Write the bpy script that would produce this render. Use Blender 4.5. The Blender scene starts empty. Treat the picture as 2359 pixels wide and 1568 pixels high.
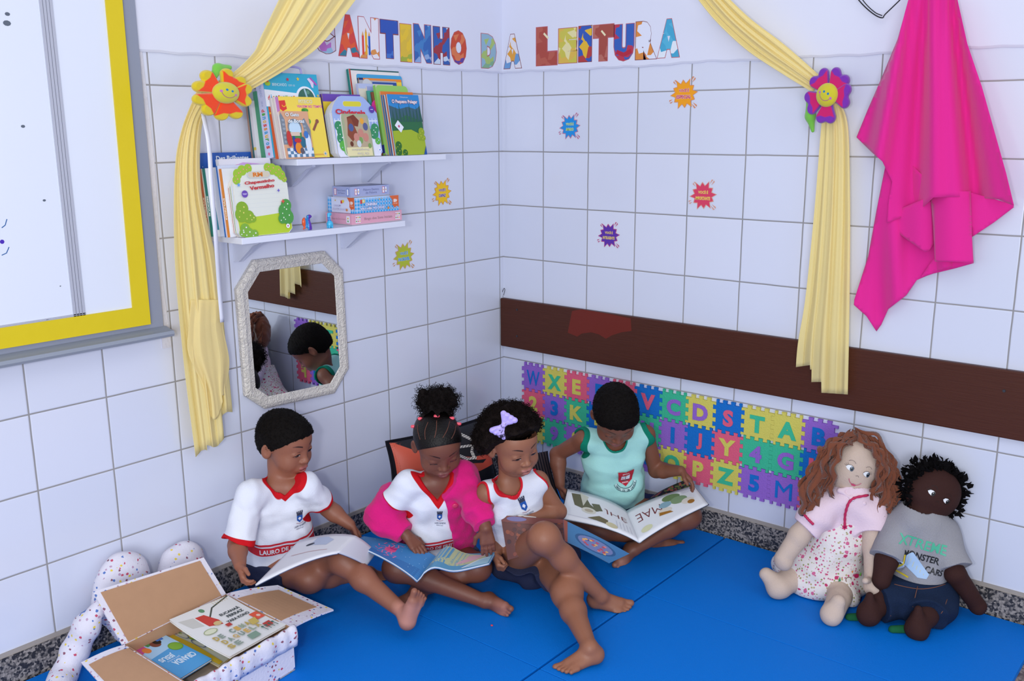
import bpy, bmesh, math, random
import numpy as np
from mathutils import Matrix, Vector, Euler
from mathutils.geometry import tessellate_polygon, delaunay_2d_cdt
from mathutils.bvhtree import BVHTree
PI = math.pi
random.seed(7); RNG = np.random.default_rng(7)
SC = bpy.context.scene
COL = SC.collection
# ---------------------------------------------------------------- camera
F_PX = 2166.808
CAM = np.array([-2.77198, -2.34616, 1.38547])
CROT = (1.34886, 0.00485, -0.87838)
cam = bpy.data.cameras.new('camera'); camo = bpy.data.objects.new('camera', cam); COL.objects.link(camo)
camo.location = CAM; camo.rotation_euler = CROT
cam.sensor_width = 36.0; cam.lens = 36.0 * F_PX / 2359; cam.clip_start = 0.05
SC.camera = camo
# ---------------------------------------------------------------- colour management, world, lights
SC.view_settings.view_transform = 'Standard'; SC.view_settings.look = 'None'
SC.view_settings.gamma = 1; SC.view_settings.exposure = 0.0; SC.view_settings.use_curve_mapping = False
W = bpy.data.worlds.new('world'); SC.world = W; W.use_nodes = True
W.node_tree.nodes['Background'].inputs[0].default_value = (0.83, 0.88, 1.0, 1)
W.node_tree.nodes['Background'].inputs[1].default_value = 0.62
def area(name, loc, target, sx, sy, power, col=(1, 1, 1)):
    l = bpy.data.lights.new(name, 'AREA'); l.shape = 'RECTANGLE'; l.size = sx; l.size_y = sy
    l.energy = power; l.color = col
    o = bpy.data.objects.new(name, l); COL.objects.link(o); o.location = loc
    o.rotation_euler = (Vector(target) - Vector(loc)).to_track_quat('-Z', 'Y').to_euler()
    return o
area('ceiling_lamp', (-2.4, -2.0, 2.9), (-0.6, -0.7, 0.4), 1.3, 1.3, 10, (1.0, 0.97, 0.95))
area('window_light_back', (-4.6, -1.4, 1.5), (-0.4, -0.5, 0.5), 1.6, 1.6, 9, (0.84, 0.91, 1.0))
area('window_light_side', (-1.6, -4.6, 1.8), (-0.6, -0.4, 0.8), 1.8, 1.5, 14, (0.84, 0.91, 1.0))
area('front_fill_light', (-4.4, -3.4, 1.25), (-0.7, -0.5, 0.25), 1.9, 1.3, 74, (0.90, 0.94, 1.0))  # unseen fill, added to brighten the lower wall around the children
area('camera_flash', (-2.95, -2.14, 1.40), (-0.75, -0.62, 0.55), 0.12, 0.09, 13, (1.0, 0.99, 1.0))
# ---------------------------------------------------------------- camera maths (to read places off the photograph)
RM = np.array(Euler(CROT, 'XYZ').to_matrix())
def ray(x, y): return RM @ np.array([(x - 1179.5) / F_PX, -(y - 784) / F_PX, -1.0])
def wl(x, y, o=0.0):
    d = ray(x, y); return CAM + d * ((-o - CAM[1]) / d[1])
def wr(x, y, o=0.0):
    d = ray(x, y); return CAM + d * ((-o - CAM[0]) / d[0])
def fl(x, y, z=0.018):
    d = ray(x, y); return CAM + d * ((z - CAM[2]) / d[2])
def dp(x, y, t): return CAM + t * ray(x, y)
# ---------------------------------------------------------------- materials
def lin(c):
    if isinstance(c, str):
        c = c.lstrip('#'); c = [int(c[i:i + 2], 16) / 255 for i in (0, 2, 4)]
    return tuple(x / 12.92 if x <= 0.04045 else ((x + 0.055) / 1.055) ** 2.4 for x in c)
MATS = {}
def nd(nt, t, **kw):
    n = nt.nodes.new(t)
    for k, v in kw.items(): setattr(n, k, v)
    return n
def mat(name, col, rough=0.6, spec=0.3, metal=0.0, bump=0.0, bscale=60.0, sheen=0.0, var=0.0, trans=0.0, sub=0.0):
    key = name
    if key in MATS: return MATS[key]
    m = bpy.data.materials.new(name); m.use_nodes = True; nt = m.node_tree; b = nt.nodes['Principled BSDF']
    c = (*lin(col), 1); b.inputs['Base Color'].default_value = c
    b.inputs['Roughness'].default_value = rough; b.inputs['Specular IOR Level'].default_value = spec
    b.inputs['Metallic'].default_value = metal
    if sheen: b.inputs['Sheen Weight'].default_value = sheen
    if trans: b.inputs['Transmission Weight'].default_value = trans
    if sub:
        b.inputs['Subsurface Weight'].default_value = sub; b.inputs['Subsurface Radius'].default_value = (0.01, 0.004, 0.002); b.inputs['Subsurface Scale'].default_value = 0.6
    m.diffuse_color = c
    if bump or var:
        tc = nd(nt, 'ShaderNodeTexCoord'); nz = nd(nt, 'ShaderNodeTexNoise'); nz.inputs['Scale'].default_value = bscale; nz.inputs['Detail'].default_value = 4
        nt.links.new(tc.outputs['Object'], nz.inputs['Vector'])
        if bump:
            bp = nd(nt, 'ShaderNodeBump'); bp.inputs['Strength'].default_value = min(bump, 1.0); bp.inputs['Distance'].default_value = 0.004
            nt.links.new(nz.outputs['Fac'], bp.inputs['Height']); nt.links.new(bp.outputs['Normal'], b.inputs['Normal'])
        if var:
            mx = nd(nt, 'ShaderNodeMix', data_type='RGBA'); mx.inputs[6].default_value = tuple(x * (1 - var) for x in c[:3]) + (1,)
            mx.inputs[7].default_value = tuple(min(1, x * (1 + var)) for x in c[:3]) + (1,)
            nt.links.new(nz.outputs['Fac'], mx.inputs[0]); nt.links.new(mx.outputs[2], b.inputs['Base Color'])
    MATS[key] = m
    return m
def pal(c, rough=0.45, spec=0.3):
    return mat('print_' + c.lstrip('#').lower(), c, rough, spec)
# ---------------------------------------------------------------- objects
MW = {}
def thing(name, loc, label, cat, group=None, rz=0.0):
    o = bpy.data.objects.new(name, None); COL.objects.link(o); o.empty_display_size = 0.05
    o.location = loc; o.rotation_euler = (0, 0, rz)
    MW[o.name] = Matrix.Translation(Vector(loc)) @ Matrix.Rotation(rz, 4, 'Z')
    tag(o, label, cat, group); return o
def tag(o, label=None, cat=None, group=None, kind=None):
    if label: o['label'] = label
    if cat: o['category'] = cat
    if group: o['group'] = group
    if kind: o['kind'] = kind
    return o
def mw(o): return MW.get(o.name, Matrix.Identity(4))
def obj(name, V, Fc, mats, parent=None, fm=None, smooth=False, base=None, bevel=0.0, solid=0.0, attrs=None, local=False):
    """verts in world coordinates; kept relative to the parent (or to base)"""
    V = np.asarray(V, dtype=np.float64).reshape(-1, 3)
    me = bpy.data.meshes.new(name)
    if isinstance(Fc, np.ndarray):
        n, k = Fc.shape; me.vertices.add(len(V)); me.loops.add(n * k); me.polygons.add(n)
    else: me = me
    if parent is not None:
        M = mw(parent); Vl = V if local else _xf(M.inverted(), V); L = M
    else:
        if base is None: base = (V.min(0) + V.max(0)) / 2; base[2] = V[:, 2].min()
        L = Matrix.Translation(Vector(base)); Vl = V - np.asarray(base)
    if isinstance(Fc, np.ndarray):
        me.vertices.foreach_set('co', Vl.astype(np.float32).ravel())
        me.loops.foreach_set('vertex_index', Fc.astype(np.int32).ravel())
        me.polygons.foreach_set('loop_start', np.arange(0, n * k, k, dtype=np.int32))
        me.polygons.foreach_set('loop_total', np.full(n, k, dtype=np.int32))
        me.update(calc_edges=True)
    else:
        me.from_pydata([tuple(v) for v in Vl], [], Fc)
    if not isinstance(mats, (list, tuple)): mats = [mats]
    for m in mats: me.materials.append(m)
    if fm is not None: me.polygons.foreach_set('material_index', np.asarray(fm, dtype=np.int32))
    if smooth: me.polygons.foreach_set('use_smooth', np.ones(len(me.polygons), dtype=bool))
    if attrs:
        for k, a in attrs.items():
            at = me.attributes.new(k, 'FLOAT', 'POINT'); at.data.foreach_set('value', np.asarray(a, dtype=np.float32))
    me.validate(); me.update()
    o = bpy.data.objects.new(name, me); COL.objects.link(o)
    if parent is not None: o.parent = parent; MW[o.name] = L
    else: o.location = base; MW[o.name] = L
    if bevel:
        b = o.modifiers.new('bevel', 'BEVEL'); b.width = bevel; b.segments = 2; b.limit_method = 'ANGLE'
    if solid:
        s = o.modifiers.new('solid', 'SOLIDIFY'); s.thickness = solid; s.offset = 0
    return o
def _xf(M, V):
    A = np.array(M); return V @ A[:3, :3].T + A[:3, 3]
BOXF = [(0, 3, 2, 1), (4, 5, 6, 7), (0, 1, 5, 4), (1, 2, 6, 5), (2, 3, 7, 6), (3, 0, 4, 7)]
def boxv(x0, x1, y0, y1, z0, z1):
    return [(x0, y0, z0), (x1, y0, z0), (x1, y1, z0), (x0, y1, z0), (x0, y0, z1), (x1, y0, z1), (x1, y1, z1), (x0, y1, z1)]
def frame_box(O, U, V, N, w, h, t):
    """box from origin corner O spanning w along U, h along V, t along -N (front face at N side)"""
    O, U, V, N = map(np.asarray, (O, U, V, N))
    return [O + U * a * w + V * b * h - N * c * t for c, a, b in ((1, 0, 0), (1, 1, 0), (1, 1, 1), (1, 0, 1), (0, 0, 0), (0, 1, 0), (0, 1, 1), (0, 0, 1))]
def join_geo(parts):
    V = []; Fc = []; fm = []
    for v, f, m in parts:
        o = len(V); V += [tuple(x) for x in v]; Fc += [tuple(i + o for i in q) for q in f]; fm += [m] * len(f)
    return V, Fc, fm
def tube(path, r, seg=10, caps=True, closed=False):
    P = [Vector(p) for p in path]; n = len(P); R = r if hasattr(r, '__len__') else [r] * n
    V = []; Fc = []; up = None
    for i, p in enumerate(P):
        t = (P[(i + 1) % n] - P[i - 1]) if closed else (P[min(i + 1, n - 1)] - P[max(i - 1, 0)])
        t.normalize()
        if up is None: up = t.orthogonal().normalized()
        up = (up - t * up.dot(t)); up = up.normalized() if up.length > 1e-6 else t.orthogonal().normalized()
        s = t.cross(up)
        for k in range(seg):
            a = 2 * PI * k / seg; V.append(tuple(p + (up * math.cos(a) + s * math.sin(a)) * R[i]))
    m = n if closed else n - 1
    for i in range(m):
        for k in range(seg):
            a = i * seg + k; b = i * seg + (k + 1) % seg; c = ((i + 1) % n) * seg + (k + 1) % seg; d = ((i + 1) % n) * seg + k
            Fc.append((a, b, c, d))
    if caps and not closed: Fc += [tuple(reversed(range(seg))), tuple(range((n - 1) * seg, n * seg))]
    return V, Fc
def catmull(pts, n=8):
    P = [np.asarray(p, float) for p in pts]; P = [2 * P[0] - P[1]] + P + [2 * P[-1] - P[-2]]; out = []
    for i in range(1, len(P) - 2):
        for k in range(n):
            t = k / n; out.append(0.5 * ((2 * P[i]) + (-P[i - 1] + P[i + 1]) * t + (2 * P[i - 1] - 5 * P[i] + 4 * P[i + 1] - P[i + 2]) * t * t + (-P[i - 1] + 3 * P[i] - 3 * P[i + 1] + P[i + 2]) * t ** 3))
    out.append(P[-2]); return out
def prism(poly, t, O, U, V, N, hole=None):
    """extrude a 2-D outline (U,V metres) by t behind the front plane"""
    O, U, V, N = map(np.asarray, (O, U, V, N)); n = len(poly)
    tri = tessellate_polygon([[Vector((p[0], p[1], 0)) for p in poly]])
    vs = [O + U * p[0] + V * p[1] for p in poly] + [O + U * p[0] + V * p[1] - N * t for p in poly]
    f = []
    for a, b, c in tri:
        ar = (poly[b][0] - poly[a][0]) * (poly[c][1] - poly[a][1]) - (poly[c][0] - poly[a][0]) * (poly[b][1] - poly[a][1])
        if ar < 0: a, b, c = a, c, b
        f.append((a, b, c)); f.append((c + n, b + n, a + n))
    for i in range(n): f.append((i, i + n, (i + 1) % n + n, (i + 1) % n))
    return vs, f
_TX = {}
def text_geo(s, bold=0.0):
    k = (s, bold)
    if k not in _TX:
        cu = bpy.data.curves.new('t', 'FONT'); cu.body = s; cu.size = 1.0; cu.offset = bold; cu.resolution_u = 3; cu.fill_mode = 'FRONT'
        o = bpy.data.objects.new('t', cu); me = o.to_mesh()
        v = np.array([list(x.co)[:2] for x in me.vertices]).reshape(-1, 2); f = [tuple(p.vertices) for p in me.polygons]
        o.to_mesh_clear(); bpy.data.objects.remove(o); bpy.data.curves.remove(cu)
        if len(v):
            ink = v
            _TX[k] = (v, f, ink.min(0), ink.max(0))
        else: _TX[k] = (v, f, np.zeros(2), np.ones(2))
    return _TX[k]
class Art:
    """flat coloured shapes on a surface, layered a hair apart"""
    def __init__(s, step=0.00006): s.L = []; s.step = step
    def poly(s, p, c):
        tri = tessellate_polygon([[Vector((a[0], a[1], 0)) for a in p]]); out = []
        for a, b, d in tri:
            ar = (p[b][0] - p[a][0]) * (p[d][1] - p[a][1]) - (p[d][0] - p[a][0]) * (p[b][1] - p[a][1])
            out.append((a, b, d) if ar > 0 else (a, d, b))
        s.L.append((np.array(p, float), out, c)); return s
    def rect(s, x0, y0, x1, y1, c): return s.poly([(x0, y0), (x1, y0), (x1, y1), (x0, y1)], c)
    def circ(s, x, y, r, c, ry=None, n=24, rot=0, a0=0, a1=2 * PI):
        ry = ry or r; cs, sn = math.cos(rot), math.sin(rot); full = abs(a1 - a0 - 2 * PI) < 1e-6
        P = []
        for i in range(n if full else n + 1):
            a = a0 + (a1 - a0) * i / n; u, v = r * math.cos(a), ry * math.sin(a); P.append((x + u * cs - v * sn, y + u * sn + v * cs))
        return s.poly(P, c)
    def star(s, x, y, r, c, k=5, r2=0.45, rot=PI / 2, rf=None):
        return s.poly([(x + r * (1 if i % 2 == 0 else r2) * math.cos(rot + i * PI / k), y + r * (1 if i % 2 == 0 else r2) * math.sin(rot + i * PI / k)) for i in range(2 * k)], c)
    def line(s, p, w, c):
        p = [np.array(q, float) for q in p]; Lf = []; Rt = []
        for i in range(len(p)):
            t = p[min(i + 1, len(p) - 1)] - p[max(i - 1, 0)]; t = t / (np.linalg.norm(t) + 1e-9); n = np.array([-t[1], t[0]]) * w / 2
            Lf.append(p[i] + n); Rt.append(p[i] - n)
        for i in range(len(p) - 1):
            s.L.append((np.array([Rt[i], Rt[i + 1], Lf[i + 1], Lf[i]]), [(0, 1, 2, 3)], c))
        return s
    def arc(s, x, y, r, a0, a1, w, c, n=12, ry=None):
        return s.line([(x + r * math.cos(a0 + (a1 - a0) * i / n), y + (ry or r) * math.sin(a0 + (a1 - a0) * i / n)) for i in range(n + 1)], w, c)
    def text(s, t, x, y, h, c, w=None, bold=0.0, rot=0.0, outline=None, oc='#ffffff', align='c', colors=None):
        """x,y = centre (align c) or left-middle (align l); h = letter height; w = fitted width"""
        def put(bd, col):
            v, f, lo, hi = text_geo(t, bd); _, _, l0, h0 = text_geo(t, bold)
            if not len(v): return
            sc = h / max(h0[1] - l0[1], 1e-6); sx = (w / (h0[0] - l0[0])) if w else sc
            cx = (l0[0] + h0[0]) / 2 if align == 'c' else l0[0]; cy = (l0[1] + h0[1]) / 2
            q = (v - [cx, cy]) * [sx, sc]; cs, sn = math.cos(rot), math.sin(rot)
            q = np.stack([x + q[:, 0] * cs - q[:, 1] * sn, y + q[:, 0] * sn + q[:, 1] * cs], 1)
            s.L.append((q, f, col))
        if outline: put(bold + outline, oc)
        put(bold, c); return s
    def multi(s, t, x, y, h, w, cols, bold=0.02, rot=0.0, wob=0.0):
        n = len(t); st = w / n
        for i, ch in enumerate(t):
            d = (i + 0.5) * st; s.text(ch, x + d * math.cos(rot) , y + d * math.sin(rot) + wob * math.sin(i * 2.1), h if ch not in 'acenorsu' else h * 0.75, cols[i % len(cols)], bold=bold, rot=rot, w=st * 0.75 if ch not in 'il' else st * .3)
        return s
    def build(s, name, parent, O=None, U=None, V=None, N=None, fn=None, sub=None, off=0.0003, xf=None):
        vs = []; fs = []; fm = []; cols = []
        for i, (p, f, c) in enumerate(s.L):
            if xf is not None: p = xf(p)
            if sub: p, f = subdiv2(p, f, sub)
            e = off + i * s.step; o = len(vs)
            if fn: vs += list(fn(p, e))
            else:
                for q in p: vs.append(np.asarray(O) + np.asarray(U) * q[0] + np.asarray(V) * q[1] + np.asarray(N) * e)
            if c not in cols: cols.append(c)
            fs += [tuple(k + o for k in q) for q in f]; fm += [cols.index(c)] * len(f)
        return obj(name, vs, fs, [c if not isinstance(c, str) else pal(c) for c in cols], parent, fm=fm)
def subdiv2(p, f, L):
    bm = bmesh.new(); vs = [bm.verts.new((q[0], q[1], 0)) for q in p]
    for q in f:
        try: bm.faces.new([vs[i] for i in q])
        except ValueError: pass
    bmesh.ops.triangulate(bm, faces=bm.faces[:])
    for _ in range(7):
        es = [e for e in bm.edges if e.calc_length() > L]
        if not es: break
        bmesh.ops.subdivide_edges(bm, edges=es, cuts=1); bmesh.ops.triangulate(bm, faces=[q for q in bm.faces if len(q.verts) > 3])
    bm.verts.index_update(); P = np.array([v.co[:2] for v in bm.verts]); Fq = [tuple(v.index for v in q.verts) for q in bm.faces]; bm.free()
    return P, Fq
def fill(poly, step):
    """triangulated interior of a 2-D outline with inner grid points"""
    P = [np.array(q, float) for q in poly]; bd = []
    for i in range(len(P)):
        a, b = P[i], P[(i + 1) % len(P)]; k = max(1, int(np.linalg.norm(b - a) / step))
        for j in range(k): bd.append(a + (b - a) * j / k)
    A = np.array(bd); lo, hi = A.min(0), A.max(0); pts = list(A)
    for x in np.arange(lo[0] + step / 2, hi[0], step):
        for y in np.arange(lo[1] + step / 2, hi[1], step):
            if inpoly(x, y, A) and np.min(np.sum((A - [x, y]) ** 2, 1)) > (step * 0.4) ** 2: pts.append(np.array([x, y]))
    n = len(A); r = delaunay_2d_cdt([Vector(q) for q in pts], [(i, (i + 1) % n) for i in range(n)], [list(range(n))], 1, 1e-6)
    return np.array([list(v) for v in r[0]]), [tuple(q) for q in r[2]]
def inpoly(x, y, A):
    B = np.roll(A, -1, 0); c = (A[:, 1] > y) != (B[:, 1] > y)
    with np.errstate(divide='ignore', invalid='ignore'):
        xi = (B[:, 0] - A[:, 0]) * (y - A[:, 1]) / (B[:, 1] - A[:, 1]) + A[:, 0]
    return bool(np.sum(c & (x < xi)) % 2)
# ================================================================= the setting
M0 = 0.018
def tile_material(name, axis, first):
    m = bpy.data.materials.new(name); m.use_nodes = True; nt = m.node_tree; b = nt.nodes['Principled BSDF']; L = nt.links.new
    tc = nd(nt, 'ShaderNodeTexCoord'); sp = nd(nt, 'ShaderNodeSeparateXYZ'); L(tc.outputs['Object'], sp.inputs[0])
    def M(op, a, b_=None, c=None):
        n = nd(nt, 'ShaderNodeMath', operation=op)
        for i, v in enumerate((a, b_, c)):
            if v is None: continue
            if isinstance(v, (int, float)): n.inputs[i].default_value = v
            else: L(v, n.inputs[i])
        return n.outputs[0]
    def line(c, off):
        t = M('DIVIDE', M('SUBTRACT', c, off), 0.2); fr = M('FRACT', t); return M('MULTIPLY', M('MINIMUM', fr, M('SUBTRACT', 1.0, fr)), 0.2), M('FLOOR', t)
    nz = nd(nt, 'ShaderNodeTexNoise'); nz.inputs['Scale'].default_value = 9.0; L(tc.outputs['Object'], nz.inputs['Vector'])
    wob = M('MULTIPLY', M('SUBTRACT', nz.outputs['Fac'], 0.5), 0.0025)
    u, iu = line(M('ADD', sp.outputs[axis], wob), -first); v, iv = line(M('ADD', sp.outputs[2], wob), 1.5)
    d = M('MINIMUM', u, v)
    fac = nd(nt, 'ShaderNodeMapRange'); fac.inputs[1].default_value = 0.0017; fac.inputs[2].default_value = 0.0025; L(d, fac.inputs[0])
    n2 = nd(nt, 'ShaderNodeTexNoise'); n2.inputs['Scale'].default_value = 2.2; n2.inputs['Detail'].default_value = 5; L(tc.outputs['Object'], n2.inputs['Vector'])
    gr = nd(nt, 'ShaderNodeMix', data_type='RGBA'); gr.inputs[6].default_value = (*lin('#7f8288'), 1); gr.inputs[7].default_value = (*lin('#a9a4a4'), 1); L(n2.outputs['Fac'], gr.inputs[0])
    cb = nd(nt, 'ShaderNodeCombineXYZ'); L(iu, cb.inputs[0]); L(iv, cb.inputs[1]); wn = nd(nt, 'ShaderNodeTexWhiteNoise', noise_dimensions='3D'); L(cb.outputs[0], wn.inputs['Vector'])
    tl = nd(nt, 'ShaderNodeMix', data_type='RGBA'); tl.inputs[6].default_value = (*lin('#d3d8ea'), 1); tl.inputs[7].default_value = (*lin('#d9ddee'), 1); L(wn.outputs['Value'], tl.inputs[0])
    mx = nd(nt, 'ShaderNodeMix', data_type='RGBA'); L(fac.outputs[0], mx.inputs[0]); L(gr.outputs[2], mx.inputs[6]); L(tl.outputs[2], mx.inputs[7]); L(mx.outputs[2], b.inputs['Base Color'])
    rr = nd(nt, 'ShaderNodeMapRange'); rr.inputs[3].default_value = 0.9; rr.inputs[4].default_value = 0.16; L(fac.outputs[0], rr.inputs[0]); L(rr.outputs[0], b.inputs['Roughness'])
    b.inputs['Specular IOR Level'].default_value = 0.4
    h = nd(nt, 'ShaderNodeMapRange'); h.inputs[1].default_value = 0.001; h.inputs[2].default_value = 0.005; h.interpolation_type = 'SMOOTHSTEP'; L(d, h.inputs[0])
    n3 = nd(nt, 'ShaderNodeTexNoise'); n3.inputs['Scale'].default_value = 14.0; L(tc.outputs['Object'], n3.inputs['Vector'])
    hh = M('ADD', h.outputs[0], M('MULTIPLY', n3.outputs['Fac'], 0.35))
    bp = nd(nt, 'ShaderNodeBump'); bp.inputs['Distance'].default_value = 0.0008; bp.inputs['Strength'].default_value = 0.8; L(hh, bp.inputs['Height']); L(bp.outputs[0], b.inputs['Normal'])
    return m
paint = mat('painted_plaster', '#dcdff0', 0.75, 0.15, bump=0.25, bscale=14)
def wall(name, ax, first, tone):
    tm = tile_material('ceramic_tiles_' + name, 0 if ax == 'x' else 1, first); L = 3.4; parts = []
    def q(a0, a1, z0, z1, o, th):   # slab along the wall, front face at depth -o
        return boxv(-a1, -a0, -o, th, z0, z1) if ax == 'x' else boxv(-o, th, -a1, -a0, z0, z1)
    parts.append((q(0, L, 0.106, 1.583, 0.0, 0.1), BOXF, 0))
    # plaster above, with a hand-cut lower edge that laps over the top row
    n = 120; V = []; Fc = []
    for i in range(n + 1):
        a = -L * i / n; zb = 1.583 + 0.003 * math.sin(i * 0.37) * math.sin(i * 0.13 + 1) + 0.0015 * math.sin(i * 1.7)
        for z, o in ((zb, 0.0), (zb, -0.004), (zb + 0.006, -0.0075), (2.4, -0.0075)):
            V.append((a, o, z) if ax == 'x' else (o, a, z))
    for i in range(n):
        for k in range(3): Fc.append((i * 4 + k, i * 4 + k + 1, i * 4 + 5 + k, i * 4 + 4 + k))
    parts.append((V, Fc, 1)); parts.append((q(0, L, 1.583, 2.4, 0.0, 0.1), BOXF, 1))
    v, f, fm = join_geo(parts)
    return tag(obj(name, v, f, [tm, paint], fm=fm, base=(0, 0, 0)), kind='structure')
wall('wall_left', 'x', 0.2212, 0); wall('wall_right', 'y', 0.1956, 0)
def granite(name, dark, light):
    m = bpy.data.materials.new(name); m.use_nodes = True; nt = m.node_tree; b = nt.nodes['Principled BSDF']; L = nt.links.new
    tc = nd(nt, 'ShaderNodeTexCoord'); v = nd(nt, 'ShaderNodeTexVoronoi'); v.inputs['Scale'].default_value = 170; n = nd(nt, 'ShaderNodeTexNoise'); n.inputs['Scale'].default_value = 120; n.inputs['Detail'].default_value = 6
    L(tc.outputs['Object'], v.inputs['Vector']); L(tc.outputs['Object'], n.inputs['Vector'])
    sx = nd(nt, 'ShaderNodeSeparateColor'); L(v.outputs['Color'], sx.inputs[0])
    ad = nd(nt, 'ShaderNodeMath', operation='MULTIPLY_ADD'); L(n.outputs['Fac'], ad.inputs[0]); ad.inputs[1].default_value = 1.0; L(sx.outputs[0], ad.inputs[2])
    r = nd(nt, 'ShaderNodeValToRGB'); r.color_ramp.elements[0].position = 0.55; r.color_ramp.elements[0].color = (*lin(dark), 1); r.color_ramp.elements[1].position = 1.25 if False else 1.0; r.color_ramp.elements[1].color = (*lin(light), 1)
    dv = nd(nt, 'ShaderNodeMath', operation='DIVIDE'); L(ad.outputs[0], dv.inputs[0]); dv.inputs[1].default_value = 1.35
    L(dv.outputs[0], r.inputs[0]); L(r.outputs[0], b.inputs['Base Color']); b.inputs['Roughness'].default_value = 0.45
    return m
gm = granite('speckled_granite', '#2e2d31', '#9c948e'); mortar = mat('mortar', '#a39b95', 0.9, 0.1, bump=0.6, bscale=40)
for nm, ax in (('baseboard_left', 'x'), ('baseboard_right', 'y')):
    def q(z0, z1, o): return boxv(-3.4, -0.0, -o, 0.0, z0, z1) if ax == 'x' else boxv(-o, 0.0, -3.4, -0.0, z0, z1)
    v, f, fm = join_geo([(q(0, 0.096, 0.006), BOXF, 0), (q(0.094, 0.108, 0.004), BOXF, 1)])
    tag(obj(nm, v, f, [gm, mortar], fm=fm, base=(0, 0, 0)), kind='structure')
fm_ = granite('terrazzo_floor', '#5d4a44', '#a08d80')
tag(obj('floor', boxv(-5.5, 0.1, -5.0, 0.1, -0.1, 0.0), BOXF, fm_, base=(0, 0, 0)), kind='structure')
# ---- brown board along the right wall
def wood():
    m = bpy.data.materials.new('brown_painted_wood'); m.use_nodes = True; nt = m.node_tree; b = nt.nodes['Principled BSDF']; L = nt.links.new
    tc = nd(nt, 'ShaderNodeTexCoord'); mp = nd(nt, 'ShaderNodeMapping'); mp.inputs['Scale'].default_value = (1, 2.2, 60); L(tc.outputs['Object'], mp.inputs[0])
    n = nd(nt, 'ShaderNodeTexNoise'); n.inputs['Scale'].default_value = 5; n.inputs['Detail'].default_value = 5; L(mp.outputs[0], n.inputs['Vector'])
    mx = nd(nt, 'ShaderNodeMix', data_type='RGBA'); mx.inputs[6].default_value = (*lin('#44231a'), 1); mx.inputs[7].default_value = (*lin('#512b20'), 1); L(n.outputs['Fac'], mx.inputs[0]); L(mx.outputs[2], b.inputs['Base Color'])
    b.inputs['Roughness'].default_value = 0.42; b.inputs['Specular IOR Level'].default_value = 0.2
    bp = nd(nt, 'ShaderNodeBump'); bp.inputs['Distance'].default_value = 0.001; bp.inputs['Strength'].default_value = 0.5; L(n.outputs['Fac'], bp.inputs['Height']); L(bp.outputs[0], b.inputs['Normal'])
    return m
rail = tag(obj('trim_1', boxv(-0.022, -0.0005, -3.0, -0.001, 0.549, 0.740), BOXF, wood(), base=(0, 0, 0), bevel=0.004), kind='structure')
MW[rail.name] = Matrix.Identity(4)
a = Art()
P2 = lambda pts: [(-wr(x, y, .022)[1], wr(x, y, .022)[2]) for x, y in pts]
a.poly(P2([(1318, 716), (1340, 712), (1400, 722), (1453, 733), (1455, 762), (1432, 765), (1410, 772), (1396, 780), (1380, 770), (1362, 765), (1340, 768), (1330, 775), (1308, 766), (1312, 745)]), '#6b2318')
a.build('bare_patch', rail, (-.022, 0, 0), (0, -1, 0), (0, 0, 1), (-1, 0, 0))
sm = mat('screw_metal', '#4a4a50', .4, .5, .8)
for px, py in ((1191, 713), (1191, 774), (2313, 900)):
    p = wr(px, py, .022); n = 12
    v = [(p[0] - .0015, p[1] + .004 * math.cos(2 * PI * i / n), p[2] + .004 * math.sin(2 * PI * i / n)) for i in range(n)] + [(p[0] + .002, p[1] + .005 * math.cos(2 * PI * i / n), p[2] + .005 * math.sin(2 * PI * i / n)) for i in range(n)]
    obj('screw', v, [tuple(reversed(range(n)))] + [(i, (i + 1) % n, n + (i + 1) % n, n + i) for i in range(n)], sm, rail)
# ---- whiteboard
wb = thing('whiteboard', (-1.95, 0, 0.84), 'white writing board edged with yellow tape and a grey surround, on the left wall', 'whiteboard')
obj('grey_surround', boxv(-2.6, -1.452, -0.008, -0.0005, 0.86, 2.1), BOXF, mat('grey_surround_paint', '#8d93a6', .6, .3), wb)
sfc = mat('board_laminate', '#dde3f2', .22, .4)
obj('writing_surface', boxv(-2.6, -1.50, -0.014, -0.008, 0.90, 2.1), BOXF, sfc, wb, bevel=.001)
al = mat('aluminium_strip', '#b9bccb', .35, .4, .2)
v, f, fm = join_geo([(boxv(-1.696 + i * .0078, -1.6895 + i * .0078, -0.0175, -0.0135, 0.93, 2.1), BOXF, 0) for i in range(4)] + [(boxv(-2.6, -1.665, -.0175, -.0135, .930 + i * .004, .9325 + i * .004), BOXF, 0) for i in range(2)])
obj('joint_strip', v, f, al, wb)
yt = mat('yellow_tape', '#d9c21c', .38, .35, bump=.35, bscale=25)
V = []; Fc = []
out = [(-1.490, 2.1), (-1.494, 0.879), (-2.6, 0.885)]; inn = [(-1.532, 2.1), (-1.540, 0.930), (-2.6, 0.934)]
for (x, z) in out + inn: V.append((x, -0.0195, z))
for (x, z) in out + inn: V.append((x, -0.012, z))
Fc = [(0, 3, 4, 1), (1, 4, 5, 2), (0, 1, 7, 6), (1, 2, 8, 7), (4, 3, 9, 10), (5, 4, 10, 11)]
obj('yellow_tape_border', V, Fc, yt, wb)
gl = mat('grey_ledge_paint', '#8e95a4', .5, .35)
led = [(0, .864), (-.012, .866), (-.036, .860), (-.05, .858), (-.054, .850), (-.05, .843), (-.02, .842), (0, .842)]
V = [(-2.6, y, z) for y, z in led] + [(-1.447, y, z) for y, z in led]; k = len(led)
obj('pen_ledge', V, [(i, (i + 1) % k, k + (i + 1) % k, k + i) for i in range(k)] + [tuple(reversed(range(k))), tuple(range(k, 2 * k))], gl, wb)
B2 = lambda x, y: (wl(x, y, .014)[0], wl(x, y, .014)[2])
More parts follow.
